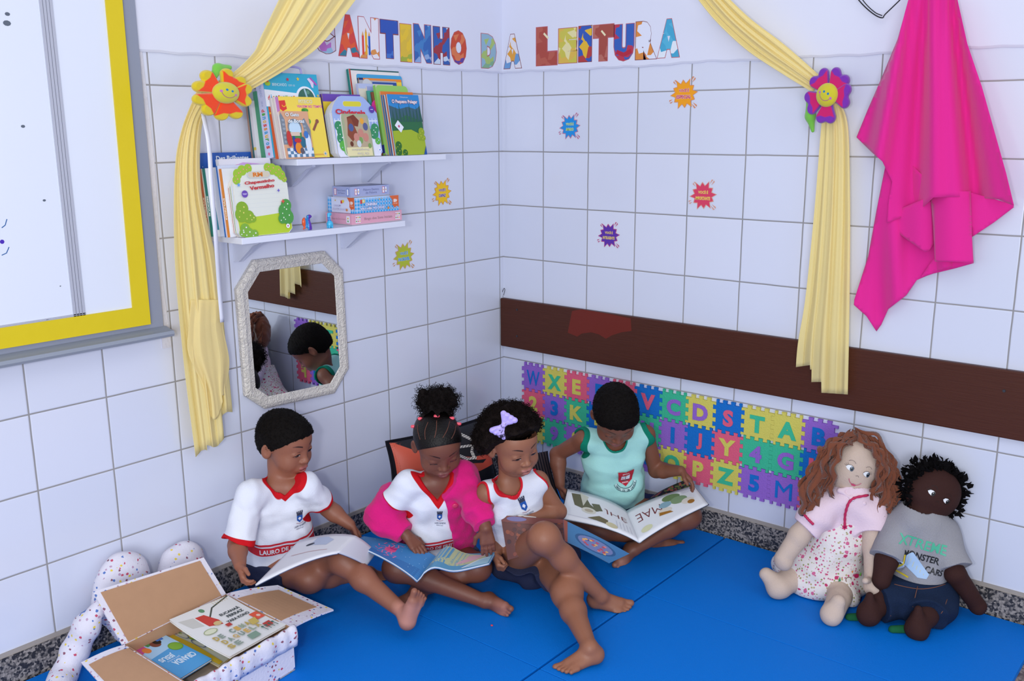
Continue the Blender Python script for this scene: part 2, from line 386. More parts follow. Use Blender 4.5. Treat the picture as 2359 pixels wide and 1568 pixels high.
def ink(fn_): a = Art(); fn_(a); a.build('ink_mark', wb, (0, -.014, 0), (1, 0, 0), (0, 0, 1), (0, -1, 0))
for x, y, r in ((13, 33, .006), (12, 54, .009), (49, 291, .005), (98, 461, .004), (135, 658, .002), (105, 735, .003)): ink(lambda a: a.circ(*B2(x, y), r, '#5d6675', ry=r * .7, n=9))
for x0, y0, x1, y1, x2, y2 in ((12, 504, 8, 518, 0, 524), (17, 568, 11, 582, 0, 587)): ink(lambda a: a.line([B2(x0, y0), B2(x1, y1), B2(x2, y2)], .0022, '#2c62a0'))
ink(lambda a: a.circ(*B2(1, 556), .005, '#4a2bb0'))
wb.location.y -= .009
# patched mortar beside the board
tag(obj('trim_2', [(x, y, z) for (x, z) in ((-1.452, .80), (-1.452, 1.65), (-1.437, 1.63), (-1.428, 1.3), (-1.436, 1.0), (-1.425, .80)) for y in (-.003, .001)][:12], [(0, 2, 4, 6, 8, 10), (11, 9, 7, 5, 3, 1)] + [(i * 2, i * 2 + 1, (i * 2 + 3) % 12, (i * 2 + 2) % 12) for i in range(6)], mat('rough_filler', '#d6d5df', .8, .15, bump=1.0, bscale=50), base=(0, 0, 0)), kind='structure')
# ---- blue mats
bm_ = mat('blue_foam_mat', '#0074d6', .6, .15, bump=.3, bscale=420)
xs = [(-.5245, -.012), (-1.0415, -.5265), (-1.56, -1.0435), (-2.10, -1.562)]; ys = [(-.990, -.014), (-1.955, -.9975)]
names = {(0, 0): 'blue foam floor mat in the corner under the sleeveless boy', (1, 0): 'blue foam floor mat under the two seated girls', (2, 0): 'blue foam floor mat under the boy in the white shirt by the left wall', (3, 0): 'blue foam floor mat beneath the fabric covered box',
         (0, 1): 'blue foam floor mat under the two rag dolls', (1, 1): 'blue foam floor mat in the bottom foreground, in front of the dolls', (2, 1): 'blue foam floor mat nearest the camera beside the crossed feet', }
for (i, j), lb in names.items():
    x0, x1 = xs[i]; y0, y1 = ys[j]; o = obj('floor_mat', boxv(x0, x1, y0, y1, 0.0, M0), BOXF, bm_, bevel=.0012); tag(o, lb, 'mat', 'blue foam mats laid on the floor')
# ---- alphabet foam tiles
FT = {'p': '#9467c9', 'y': '#d6cc62', 'r': '#e2607f', 'b': '#1470c8', 'g': '#3dbb93'}
rows = ["WXEFRVCDSTAB", "23KLQHIJY4GH", "N98U60OPZ5M7"]
rows = ["WXEFRVCDSTAB", "23KLQUIJY4GH", "6987N1OPZ5MF"]
tc_ = ["pyrprbgybyyp", "rpgbrgpbrggb", "yg" + "pgbpyrypp" + "r"]
lc_ = ["bgyby" + "rpprggb", "yby" + "ybp" + "bryppr", "rp" + "ybyb" + "gygbby"]
names_c = {'p': 'purple', 'y': 'yellow', 'r': 'pink', 'b': 'blue', 'g': 'green'}
def foam_outline(s, up):
    """jigsaw square: a core with flared tabs that sit in the neighbour's gaps"""
    n = 7; st = s / n; t = 0.0115; a = t / 2; P = []; g = .0004; cs = [(0, 0), (s, 0), (s, s), (0, s)]
    for k in range(4):
        an = k * PI / 2; ph = (k + up) % 2; q = [(a, a)]
        for i in range(n):
            if i % 2 == ph: u0, u1 = max(i * st, a), min((i + 1) * st, s - a); fl0 = .0008 if i else 0; fl1 = .0008 if i < n - 1 else 0; q += [(u0 + g + fl0, a), (u0 + g - fl0, -a + g), (u1 - g + fl1, -a + g), (u1 - g - fl1, a)]
        for (u, w) in q: P.append((cs[k][0] + u * math.cos(an) - w * math.sin(an), cs[k][1] + u * math.sin(an) + w * math.cos(an)))
    out = []
    for p in P:
        if not out or abs(p[0] - out[-1][0]) + abs(p[1] - out[-1][1]) > .0011: out.append(p)
    return out
pitch = 0.1035; pz = 0.102; ZT = 0.491; YT = 0.1035
for r in range(3):
    for c in range(12):
        y0 = YT + c * pitch; z0 = ZT - (r + 1) * pz; ch = rows[r][c]; body = tc_[r][c]; ink = lc_[r][c]; e = 0.0
        O = (-.0085, -(y0 + e), z0 + e); U = (0, -1, 0); V_ = (0, 0, 1); N = (-1, 0, 0)
        th = thing('foam_letter_tile', (0, -(y0 + pitch / 2), z0), ('%s foam puzzle tile with a %s %s %s, %s row on the right wall' % (names_c[body], names_c[ink], 'number' if ch.isdigit() else 'letter', ch, ('top', 'middle', 'bottom')[r])) if (r, c) not in ((2, 5), (2, 9)) else ('purple foam puzzle tile with a blue number 1, hidden behind the mint shirt boy' if c == 5 else 'purple foam puzzle tile with a blue number 5, bottom row below the green 4 tile'), 'foam tile', 'alphabet foam puzzle tiles on the right wall')
        v, f = prism(foam_outline(pitch - 2 * e, (r + c) % 2), .008, O, U, V_, N)
        obj('tile_body', v, f, mat('eva_' + names_c[body], FT[body], .7, .2, bump=.5, bscale=300), th)
        tv, tf, lo, hi = text_geo(ch, .045 if ch not in 'MW' else 0.0); sc = .058 / (hi[1] - lo[1]); wd = (hi[0] - lo[0]) * sc; sx = sc * min(1.05, .062 / wd)
        nn = len(tv); c0 = (lo + hi) / 2; q = (tv - c0) * [sx, sc] + [(pitch - 2 * e) / 2, (pz - 2 * e) / 2]
        w = [np.array(O) + np.array(U) * a_[0] + np.array(V_) * a_[1] + np.array(N) * .0012 for a_ in q]
        obj('letter_inlay', w, tf, mat('eva_' + names_c[ink], FT[ink], .7, .2, bump=.5, bscale=300), th, solid=.002)
# ================================================================= implicit surfaces -> meshes
class SDF:
    """grid of signed distances; shapes are blended in, then skinned with surface nets"""
    def __init__(s, lo, hi, h, M=None):
        s.lo = np.array(lo, float); s.h = h; s.n = (np.ceil((np.array(hi) - s.lo) / h) + 1).astype(int)
        s.D = np.full(s.n, 1.0, np.float32)
    def sub(s, lo, hi, pad):
        a = np.clip(np.floor((np.array(lo) - pad - s.lo) / s.h).astype(int), 0, s.n); b = np.clip(np.ceil((np.array(hi) + pad - s.lo) / s.h).astype(int) + 1, 0, s.n)
        sl = tuple(slice(i, j) for i, j in zip(a, b))
        ax = [(s.lo[i] + np.arange(a[i], b[i]) * s.h).astype(np.float32) for i in range(3)]
        return sl, np.meshgrid(*ax, indexing='ij', sparse=True)
    def all(s):
        return np.meshgrid(*[(s.lo[i] + np.arange(s.n[i]) * s.h).astype(np.float32) for i in range(3)], indexing='ij', sparse=True)
    def put(s, sl, d, k, mode='u'):
        A = s.D[sl]
        if A.size == 0: return s
        if mode == 'u':
            if k > 0:
                hh = np.maximum(k - np.abs(A - d), 0) / k; s.D[sl] = np.minimum(A, d) - hh * hh * k * 0.25
            else: s.D[sl] = np.minimum(A, d)
        else:
            if k > 0:
                hh = np.maximum(k - np.abs(A + d), 0) / k; s.D[sl] = np.maximum(A, -d) + hh * hh * k * 0.25
            else: s.D[sl] = np.maximum(A, -d)
        return s
    def cone(s, a, b, ra, rb, k=0.01, mode='u'):
        a = np.asarray(a, float); b = np.asarray(b, float); R = max(ra, rb)
        sl, (X, Y, Z) = s.sub(np.minimum(a, b) - R, np.maximum(a, b) + R, k + 2.5 * s.h)
        return s.put(sl, f_cone(X, Y, Z, a, b, ra, rb), k, mode)
    def ell(s, c, r, R=None, k=0.01, mode='u'):
        c = np.asarray(c, float); r = np.asarray(r, float) if hasattr(r, '__len__') else np.array([r] * 3, float); m = r.max()
        sl, (X, Y, Z) = s.sub(c - m, c + m, k + 2.5 * s.h)
        return s.put(sl, f_ell(X, Y, Z, c, r, R), k, mode)
    def chain(s, pts, rad, k=0.01):
        for i in range(len(pts) - 1): s.cone(pts[i], pts[i + 1], rad[i], rad[i + 1], k)
        return s
    def mesh(s): return nets(s.D, s.lo, s.h)
def f_cone(X, Y, Z, a, b, ra, rb):
    ba = (b - a).astype(np.float32); L = float(ba @ ba) + 1e-12
    x, y, z = X - np.float32(a[0]), Y - np.float32(a[1]), Z - np.float32(a[2])
    t = np.clip((x * ba[0] + y * ba[1] + z * ba[2]) / L, 0, 1).astype(np.float32)
    return np.sqrt((x - t * ba[0]) ** 2 + (y - t * ba[1]) ** 2 + (z - t * ba[2]) ** 2) - (ra + (rb - ra) * t)
def f_ell(X, Y, Z, c, r, R=None):
    x, y, z = X - np.float32(c[0]), Y - np.float32(c[1]), Z - np.float32(c[2])
    if R is not None:
        R = np.asarray(R, np.float32)   # columns are local axes
        x, y, z = (x * R[0, 0] + y * R[1, 0] + z * R[2, 0]), (x * R[0, 1] + y * R[1, 1] + z * R[2, 1]), (x * R[0, 2] + y * R[1, 2] + z * R[2, 2])
    r = r.astype(np.float32); k0 = np.sqrt((x / r[0]) ** 2 + (y / r[1]) ** 2 + (z / r[2]) ** 2); k1 = np.sqrt((x / r[0] ** 2) ** 2 + (y / r[1] ** 2) ** 2 + (z / r[2] ** 2) ** 2)
    return k0 * (k0 - 1) / (k1 + 1e-6)
def nets(D, lo, h):
    S = D < 0; n = D.shape
    c = np.zeros(tuple(i - 1 for i in n), np.uint8)
    for i in (0, 1):
        for j in (0, 1):
            for k in (0, 1): c += S[i:n[0] - 1 + i, j:n[1] - 1 + j, k:n[2] - 1 + k]
    act = np.argwhere((c > 0) & (c < 8)); del c
    if not len(act): return np.zeros((0, 3)), np.zeros((0, 4), int)
    idx = np.full(tuple(i - 1 for i in n), -1, np.int32); idx[tuple(act.T)] = np.arange(len(act))
    cor = [(i, j, k) for i in (0, 1) for j in (0, 1) for k in (0, 1)]; val = {q: D[act[:, 0] + q[0], act[:, 1] + q[1], act[:, 2] + q[2]].astype(np.float64) for q in cor}
    acc = np.zeros((len(act), 3)); cnt = np.zeros(len(act))
    for q in cor:
        for ax in range(3):
            if q[ax] == 0:
                q2 = tuple(q[i] + (i == ax) for i in range(3)); a, b = val[q], val[q2]; m = (a < 0) != (b < 0)
                t = np.where(m, a / np.where(m, a - b, 1), 0); p = np.tile(np.array(q, float), (len(act), 1)); p[:, ax] += t
                acc[m] += p[m]; cnt[m] += 1
    V = (act + acc / cnt[:, None]) * h + lo
    Q = []
    for ax in range(3):
        o1, o2 = [(1, 2), (2, 0), (0, 1)][ax]
        sa = [slice(None)] * 3; sb = [slice(None)] * 3; sa[ax] = slice(0, n[ax] - 1); sb[ax] = slice(1, n[ax])
        A, B = S[tuple(sa)], S[tuple(sb)]; e = np.argwhere(A != B); e = e[(e[:, o1] > 0) & (e[:, o2] > 0) & (e[:, o1] < n[o1] - 1) & (e[:, o2] < n[o2] - 1)]
        if not len(e): continue
        def g(d1, d2):
            f = e.copy(); f[:, o1] += d1; f[:, o2] += d2; return idx[tuple(f.T)]
        q = np.stack([g(-1, -1), g(0, -1), g(0, 0), g(-1, 0)], 1); fl_ = ~A[tuple(e.T)]; q[fl_] = q[fl_][:, ::-1]; Q.append(q)
    Q = np.concatenate(Q); Q = Q[(Q >= 0).all(1)]
    return V, Q
def keep_big(V, Q, frac=0.05):
    """drop specks left over by a cut"""
    lab = np.arange(len(V))
    for _ in range(400):
        m = np.minimum.reduce([lab[Q[:, i]] for i in range(4)]); new = lab.copy()
        for i in range(4): np.minimum.at(new, Q[:, i], m)
        new = new[new]
        if (new == lab).all(): break
        lab = new
    u, c = np.unique(lab, return_counts=True); good = u[c > frac * c.max()]; ok = np.isin(lab, good); mp = np.cumsum(ok) - 1
    return V[ok], mp[Q[ok[Q].all(1)]]
def fieldmat(name, base, layers, rough=0.6, spec=0.25, bump=0.0, bscale=80.0, sub=0.0, var=0.0, sheen=0.0, soft=0.0006):
    """base colour with further colours wherever a stored signed field is positive"""
    if name in MATS: return MATS[name]
    m = mat(name, base, rough, spec, bump=bump, bscale=bscale, var=var, sub=sub, sheen=sheen); nt = m.node_tree; b = nt.nodes['Principled BSDF']; L = nt.links.new
    cur = b.inputs['Base Color'].links[0].from_socket if b.inputs['Base Color'].is_linked else None
    for at, c, *w in layers:
        an = nd(nt, 'ShaderNodeAttribute', attribute_name=at); mr = nd(nt, 'ShaderNodeMapRange'); s_ = w[0] if w else soft
        mr.inputs[1].default_value = -s_; mr.inputs[2].default_value = s_; L(an.outputs['Fac'], mr.inputs[0])
        mx = nd(nt, 'ShaderNodeMix', data_type='RGBA'); L(mr.outputs[0], mx.inputs[0])
        if cur is None: mx.inputs[6].default_value = (*lin(base), 1)
        else: L(cur, mx.inputs[6])
        mx.inputs[7].default_value = (*lin(c), 1); cur = mx.outputs[2]
    if cur is not None: L(cur, b.inputs['Base Color'])
    return m
def fcone(P, a, b, ra, rb): return f_cone(P[:, 0], P[:, 1], P[:, 2], np.asarray(a, float), np.asarray(b, float), ra, rb)
def fell(P, c, r, R=None): return f_ell(P[:, 0], P[:, 1], P[:, 2], np.asarray(c, float), np.asarray(r, float), R)
def local_sdf(ext, h): return SDF((-ext[0], -ext[1], -ext[2]), ext, h)
def place(V, O, U, Vv, N): return np.asarray(O) + V[:, :1] * np.asarray(U) + V[:, 1:2] * np.asarray(Vv) + V[:, 2:3] * np.asarray(N)
# ================================================================= shelves, books, boxes
wht = mat('white_laminate', '#dfe3f3', .35, .4); wht2 = mat('white_enamel', '#cfd4e8', .4, .4)
XA = np.array((1., 0, 0)); ZA = np.array((0, 0, 1.)); YM = np.array((0, -1., 0))
def shelf(x0, x1, zt, lb, brk):
    s = thing('wall_shelf', ((x0 + x1) / 2, 0, zt - .018), lb, 'shelf', 'white wall shelves on the left wall')
    obj('shelf_board', boxv(x0, x1, -.160, -.0008, zt - .018, zt), BOXF, wht, s, bevel=.0012)
    for bx in brk:
        O = np.array((bx, 0, 0)); P = [(0.0012, zt - .0185), (.125, zt - .0185), (.125, zt - .024), (.1, zt - .033), (.022, zt - .085), (.0012, zt - .085)]
        v, f = prism([(p[0], p[1]) for p in P], .012, (bx + .006, 0, 0), (0, -1, 0), (0, 0, 1), (1, 0, 0)); obj('shelf_bracket', v, f, wht2, s, bevel=.001)
ZU, ZL = 1.303, 1.099
shelf(-1.085, -.478, ZU, 'upper white wall shelf, the one crowded with picture books', (-1.0, -.70))
shelf(-1.283, -.672, ZL, 'lower white wall shelf holding three game boxes and two toy dinosaurs', (-1.20, -.80))
pages_m = mat('paper_block', '#e6e2dc', .8, .1)
def book(lb, tl, tr, d, t, z0, spine, cover, art=None, lean=10, shape=None, grp='picture books on the upper shelf', spine_art=None, hmin=None, cat='book', pages=True):
    th = math.radians(lean); sn, cs = math.sin(th), math.cos(th)
    zt = wl(tl[0], tl[1], d)[2]
    for _ in range(3): h = (zt - z0 - t * sn) / cs; dt = d - h * sn; zt = wl(tl[0], tl[1], dt)[2]
    if hmin: h = hmin
    xl = wl(tl[0], tl[1], dt)[0]; xr = wl(tr[0], tr[1], dt)[0]; w = xr - xl
    U = XA; V = np.array((0, sn, cs)); N = np.array((0, -cs, sn)); O = np.array((xl, -d, z0 + t * sn + .0004))
    th_ = thing('picture_book', (xl + w / 2, -d + t / 2, z0), lb, cat, grp)
    cov = cover if not isinstance(cover, str) else pal(cover, .3, .4); c = min(.0012, t * .25)
    if shape:
        P = shape(w, h); v, f = prism(P, t, O, U, V, N); nf = len(P); fm = []
        for q in f: fm.append(0 if max(q) < nf else (1 if min(q) >= nf else 2))
        bo = obj('board_cover', v, f, [cov, pal(spine), pages_m], th_, fm=fm)
    else:
        e = O
        parts = [(frame_box(e, U, V, N, w, h, c), BOXF, 0), (frame_box(e - N * (t - c), U, V, N, w, h, c), BOXF, 1), (frame_box(e - N * c, U, V, N, c, h, t - 2 * c), BOXF, 1)]
        v, f, fm = join_geo(parts); obj('cover', v, f, [cov, pal(spine)], th_, fm=fm)
        obj('page_block', frame_box(O + U * c * 1.0 + V * .0015 - N * c * 1.02, U, V, N, w - .003, h - .003, t - 2.04 * c), BOXF, pages_m, th_)
    if art:
        A = Art(); art(A, w, h); A.build('cover_picture', th_, O, U, V, N)
    if spine_art:
        A = Art(); spine_art(A, t, h); A.build('spine_print', th_, O - N * t, N, V, -XA)   # spine plane looks to -x
    return th_
def rounded(w, h, r=.012, n=5, top=True):
    P = []
    for cx, cy, a0 in ((w - r, r, -PI / 2), (w - r, h - r, 0), (r, h - r, PI / 2), (r, r, PI)):
        for i in range(n + 1): a = a0 + PI / 2 * i / n; P.append((cx + r * math.cos(a), cy + r * math.sin(a)))
    return P
def case_shape(w, h):   # board book with a carrying handle: shouldered top
    return [(.012, 0), (w - .012, 0), (w, .012), (w, h * .72), (w * .93, h * .80), (w * .86, h * .88), (w * .74, h * .985), (w * .68, h), (w * .26, h), (w * .20, h * .985), (w * .10, h * .90), (w * .04, h * .82), (0, h * .74), (0, .012)]
def handle(A, w, h, yc=.87, wd=.40, ht=.052, c='#d8cf3a'):
    P = rounded(w * wd, h * ht * 1.6, h * ht * .78); x0 = w * (.47 - wd / 2); y0 = h * yc - h * ht * .8
    A.poly([(x0 + p[0] * 1.04 - w * .008, y0 + p[1] * 1.08 - h * .003) for p in P], '#c9cfe8'); A.poly([(x0 + p[0], y0 + p[1]) for p in P], c)
def bushes(A, w, h, pts, c, dots='#f2e37a', r=.07):
    for x, y, s in pts: A.circ(x * w, y * h, s * w, c, n=16)
    for i, (x, y, s) in enumerate(pts): A.circ(x * w + s * w * .3, y * h + s * w * .2, .012 * w, dots, n=8); A.circ(x * w - s * w * .4, y * h - s * w * .3, .010 * w, dots, n=8)
def a_dino(A, w, h):
    A.rect(0, 0, w, h, '#2fa9cf'); A.poly([(0, h * .60), (w * .55, h * .60), (w * .66, h * .52), (w * .66, h * .76), (0, h * .80)], '#e8ecf8'); A.circ(w * .74, h * .70, w * .185, '#e8ecf8', n=32)
    A.circ(w * .75, h * .70, w * .155, '#3c6b5e', n=32); A.circ(w * .71, h * .63, w * .10, '#7fae2a', n=20, ry=w * .075); A.line([(w * .80, h * .60), (w * .73, h * .82)], w * .03, '#9fc3cf'); A.circ(w * .79, h * .78, w * .03, '#5d8f7a')
    A.multi('dinossauros', w * .04, h * .705, h * .062, w * .50, ['#d8433f', '#3c9ad0', '#e08a2c', '#53a646', '#d8433f', '#e8b22a', '#3c9ad0', '#53a646'], bold=.03, wob=h * .006)
    A.text('BRINCANDO', w * .28, h * .86, h * .035, '#bfe0ee', w=w * .26, bold=.02); A.text('com os', w * .50, h * .855, h * .022, '#bfe0ee', w=w * .12)
    A.circ(w * .07, h * .87, w * .05, '#9ec53a', ry=w * .035); A.star(w * .07, h * .90, w * .035, '#cc3b3b', k=7)
    A.star(w * .44, h * .925, w * .032, '#c8354a'); A.star(w * .63, h * .935, w * .032, '#efc63c'); A.star(w * .97, h * .74, w * .025, '#efc63c'); A.star(w * .04, h * .52, w * .02, '#efc63c')
    A.poly([(w * .80, h * .94), (w * .84, h * .955), (w * .92, h * .90), (w * .90, h * .83), (w * .87, h * .84), (w * .85, h * .89)], '#d9cfee'); A.line([(w * .86, h * .955), (w * .97, h * .87)], w * .03, '#b05ab8')
    A.circ(w * .30, h * .53, w * .10, '#e2492f'); A.circ(w * .47, h * .52, w * .10, '#e2492f')
def s_dino(A, t, h):
    A.rect(0, 0, t, h, '#c8ccec'); A.text('BRINCANDO', t * .52, h * .80, t * .30, '#8790c4', w=h * .16, rot=-PI / 2); A.text('com os', t * .5, h * .64, t * .2, '#8790c4', w=h * .06, rot=-PI / 2)
    cols = ['#d8433f', '#53a646', '#3c9ad0', '#e8b22a', '#d8433f', '#e08a2c', '#3c9ad0', '#e8b22a', '#53a646', '#3c9ad0', '#d8433f']
    for i, c in enumerate('dinossauros'): A.text(c, t * .5, h * (.56 - i * .043), t * .42, cols[i], bold=.03, rot=-PI / 2, w=h * .032)
    A.circ(t * .5, h * .05, t * .12, '#e070a0')
def a_piteco(A, w, h):
    A.rect(0, 0, w, h, '#f0d552'); A.text('PITECO', w * .62, h * .925, h * .065, '#e7dca8', w=w * .33, bold=.05, outline=.04, oc='#b2a878'); A.text('VIAGEM NO TEMPO', w * .70, h * .845, h * .045, '#d858a8', w=w * .60, bold=.03)
    A.poly([(w * .0, h * .93), (w * .14, h * .94), (w * .16, h * .80), (w * .06, h * .76), (0, h * .80)], '#d93838'); A.arc(w * .10, h * .87, w * .04, PI * 1.05, PI * 1.95, w * .014, '#f3c631')
    A.circ(w * .57, h * .78, w * .08, '#4f9e42', ry=w * .04); A.circ(w * .53, h * .775, w * .04, '#3f8b38'); A.circ(w * .62, h * .6, w * .05, '#6fae4a')
    A.line([(w * .70, h * .45), (w * .82, h * .60)], w * .05, '#8f5648'); A.circ(w * .82, h * .60, w * .04, '#8f5648')
    A.circ(w * .9, h * .06, w * .05, '#e6cf9c'); A.circ(w * .9, h * .06, w * .02, '#5ba0c8'); A.circ(w * .74, h * .05, w * .14, '#dfa94c', ry=w * .012)
def a_gato(A, w, h):
    A.rect(0, 0, w, h, '#d9a583'); A.poly([(0, h * .30), (w * .14, h * .30), (w * .16, h * .82), (w * .05, h * .98), (0, h * .9)], '#7d8794'); A.poly([(w * .95, h * .30), (w * .82, h * .30), (w * .74, h * .80), (w * .84, h * .86), (w, h * .6)], '#7d8794')
    for i in range(6): A.circ(w * .09, h * (.36 + i * .09), w * .05, '#97a2b0', ry=w * .035, n=10); A.circ(w * (.88 - i * .02), h * (.36 + i * .08), w * .05, '#97a2b0', ry=w * .035, n=10)
    A.circ(w * .46, h * .66, w * .24, '#7d8794'); A.circ(w * .46, h * .64, w * .20, '#c3dcf0'); A.rect(w * .26, h * .40, w * .66, h * .62, '#c3dcf0'); A.poly([(w * .26, h * .40), (w * .66, h * .40), (w * .66, h * .56), (w * .5, h * .5), (w * .26, h * .58)], '#4f8a52'); A.rect(w * .28, h * .48, w * .60, h * .56, '#d9c3b4')
    for i in range(9):
        for j in range(3): A.rect(w * (.08 + i * .1), h * (.03 + j * .065), w * (.18 + i * .1), h * (.095 + j * .065), '#dfe6f0' if (i + j) % 2 else '#5c83a6')
    for x, y, a, b, c in ((.20, .42, .09, .17, '#c23a38'), (.36, .30, .06, .18, '#34429c'), (.47, .22, .11, .12, '#e58a2c'), (.66, .34, .09, .12, '#2b6b86'), (.84, .30, .10, .24, '#d5e2f2'), (.80, .50, .08, .08, '#3f78c4'), (.48, .38, .12, .05, '#c0323a'), (.58, .16, .07, .07, '#5d5a66')): A.circ(x * w, y * h, a * w, c, ry=b * h, n=14)
    A.text('O Gato', w * .42, h * .925, h * .075, '#eef1f5', w=w * .46, bold=.02, outline=.02, oc='#4c8aa0'); A.text('de Botas', w * .52, h * .79, h * .075, '#eef1f5', w=w * .56, bold=.02, outline=.02, oc='#4c8aa0')
def a_cind(A, w, h):
    A.poly(case_shape(w, h), '#9fb4e6'); handle(A, w, h)
    A.rect(w * .02, h * .58, w * .98, h * .60, '#dfe8f6')
    for i in range(13): A.rect(w * (.03 + i * .075), h * .50, w * (.045 + i * .075), h * .63, '#dfe8f6')
    A.poly([(0, 0.012), (w * .03, 0), (w * .95, 0), (w * .98, h * .25), (w * .5, h * .5), (w * .02, h * .5)], '#e3e6f6')
    bushes(A, w, h, [(.10, .50, .09), (.14, .40, .10), (.11, .30, .09), (.90, .46, .09), (.86, .38, .10)], '#3a8f62', '#eef3f8'); bushes(A, w, h, [(.14, .18, .09), (.22, .10, .09), (.30, .04, .07), (.92, .25, .06)], '#5db24c', '#a8d8e8')
    A.line([(w * .22, h * .52), (w * .24, h * .32), (w * .34, h * .12), (w * .46, 0.002)], w * .10, '#d9c0a0')
    A.text('Cinderela', w * .40, h * .73, h * .085, '#c92d3c', w=w * .66, bold=.04, rot=-.03); A.circ(w * .88, h * .78, w * .06, '#5b3fa6'); A.rect(w * .85, h * .775, w * .91, h * .785, '#d8d4f0'); A.circ(w * .93, h * .10, w * .035, '#f2f4fa'); A.circ(w * .93, h * .10, w * .015, '#6a90e0')
def a_pigs(A, w, h):
    P = [(0, h * .1), (.01, 0), (w, 0), (w, h * .5), (w * .96, h * .95), (w * .9, h), (w * .03, h), (0, h * .9)]
    A.poly(P, '#a5ad8a'); A.poly([(w * .08, h * .2), (w * .92, h * .12), (w * .9, h * .92), (w * .1, h * .95)], '#b9a88c'); A.rect(w * .04, h * .02, w * .95, h * .22, '#e7dfae')
    A.poly([(w * .2, h * .92), (w * .45, h * .98), (w * .62, h * .84), (w * .55, h * .7), (w * .2, h * .75)], '#7b3a2a'); A.poly([(w * .14, h * .5), (w * .22, h * .9), (w * .34, h * .9), (w * .5, h * .55), (w * .3, h * .35)], '#8b4a34')
    for x, y, r, c in ((.72, .83, .07, '#e8a63c'), (.3, .68, .09, '#4d5f96'), (.82, .70, .09, '#5a6290'), (.58, .38, .08, '#7ca35c'), (.24, .30, .06, '#6b3b2a'), (.62, .55, .10, '#c98a7c'), (.44, .45, .10, '#c98a7c'), (.78, .45, .10, '#c98a7c'), (.88, .25, .06, '#7ca35c'), (.50, .30, .08, '#cfd9e2')): A.circ(x * w, y * h, r * w, c, ry=r * w * 1.2, n=14)
    A.text('Os Tres', w * .60, h * .065, h * .06, '#dcd7c8', w=w * .42, bold=.03, rot=PI, outline=.02, oc='#97905c'); A.text('Porquinhos', w * .52, h * .165, h * .06, '#dcd7c8', w=w * .62, bold=.03, rot=PI, outline=.02, oc='#97905c')
def a_pol(A, w, h):
    A.rect(0, 0, w, h, '#2a86cc'); A.poly([(0, h * .28), (w, h * .25), (w, h * .82), (w * .85, h * .76), (w * .6, h * .80), (w * .3, h * .76), (0, h * .82)], '#3c5f72'); A.poly([(0, h * .20), (w, h * .18), (w, h * .56), (w * .8, h * .60), (w * .5, h * .66), (w * .2, h * .58), (0, h * .62)], '#2e6b46')
    for i in range(9): A.poly([(w * (.05 + i * .11), h * .55), (w * (.09 + i * .11), h * (.76 + .05 * (i % 3))), (w * (.14 + i * .11), h * .55)], '#2c5a52')
    A.poly([(0, 0), (w, 0), (w, h * .30), (w * .6, h * .42), (0, h * .40)], '#9fb52e'); bushes(A, w, h, [(.12, .16, .10), (.10, .06, .10), (.30, .04, .08)], '#2f6a2c', '#d8cf3a'); bushes(A, w, h, [(.92, .38, .10), (.86, .30, .09), (.96, .28, .07)], '#8fa72a', '#e8dc50')
    A.poly([(w * .08, h * .49), (w * .20, h * .575), (w * .36, h * .46), (w * .25, h * .37)], '#e6ebf6'); A.circ(w * .21, h * .475, w * .03, '#c0507c'); A.poly([(w * .9, 0), (w, 0), (w, h * .15)], '#1e4f9e')
    A.text('O Pequeno Polegar', w * .51, h * .875, h * .075, '#e9e6ee', w=w * .82, bold=.03, outline=.045, oc='#b02030'); A.text('Clássicos', w * .5, h * .955, h * .02, '#cfe0f2', w=w * .25)
def a_chap(A, w, h):
    A.poly(case_shape(w, h), '#dfe3dc'); A.poly([(.004, .012), (.014, 0.001), (w - .014, 0.001), (w - .001, .012), (w - .001, h * .31), (w * .5, h * .28), (.001, h * .26)], '#b7cf3a')
    for i in range(6): A.rect(w * .06, h * (.40 + i * .06), w * .94, h * (.4015 + i * .06), '#c6cdd6')
    bushes(A, w, h, [(.07, .80, .07), (.10, .88, .08), (.19, .93, .08), (.30, .955, .07)], '#9cc23a', '#e89a86'); bushes(A, w, h, [(.66, .955, .07), (.74, .93, .09), (.84, .90, .09), (.90, .84, .08), (.95, .78, .05)], '#9cc23a', '#e89a86')
    bushes(A, w, h, [(.10, .40, .11), (.08, .32, .12), (.20, .28, .10), (.27, .25, .06)], '#86ad35', '#e8dc7a'); bushes(A, w, h, [(.92, .40, .10), (.88, .32, .12), (.92, .23, .12), (.82, .21, .08)], '#4f9a4a', '#e6f0e0'); bushes(A, w, h, [(.10, .12, .08), (.15, .05, .09), (.26, .03, .07), (.05, .06, .06)], '#7fb043', '#eef3f8')
    handle(A, w, h, yc=.862, c='#d2c9b4'); A.text('RM', w * .45, h * .862, h * .06, '#d97a2c', bold=.05, w=w * .18)
    A.text('Chapeuzinho', w * .47, h * .755, h * .055, '#c23b40', w=w * .56, bold=.045, rot=.05); A.text('Vermelho', w * .50, h * .685, h * .055, '#c23b40', w=w * .46, bold=.045, rot=.06)
    A.circ(w * .17, h * .60, w * .055, '#6b4bb0'); A.rect(w * .13, h * .60, w * .21, h * .606, '#d8d4f0'); A.rect(w * .14, h * .59, w * .20, h * .595, '#d8d4f0')
    A.star(w * .80, h * .62, w * .03, '#6b5ac0', k=4); A.star(w * .86, h * .46, w * .04, '#d8584c', k=4); A.star(w * .08, h * .73, w * .035, '#6aa0e0', k=5)
    A.circ(w * .90, h * .10, w * .035, '#f2f4fa'); A.circ(w * .90, h * .10, w * .014, '#c05a9a')
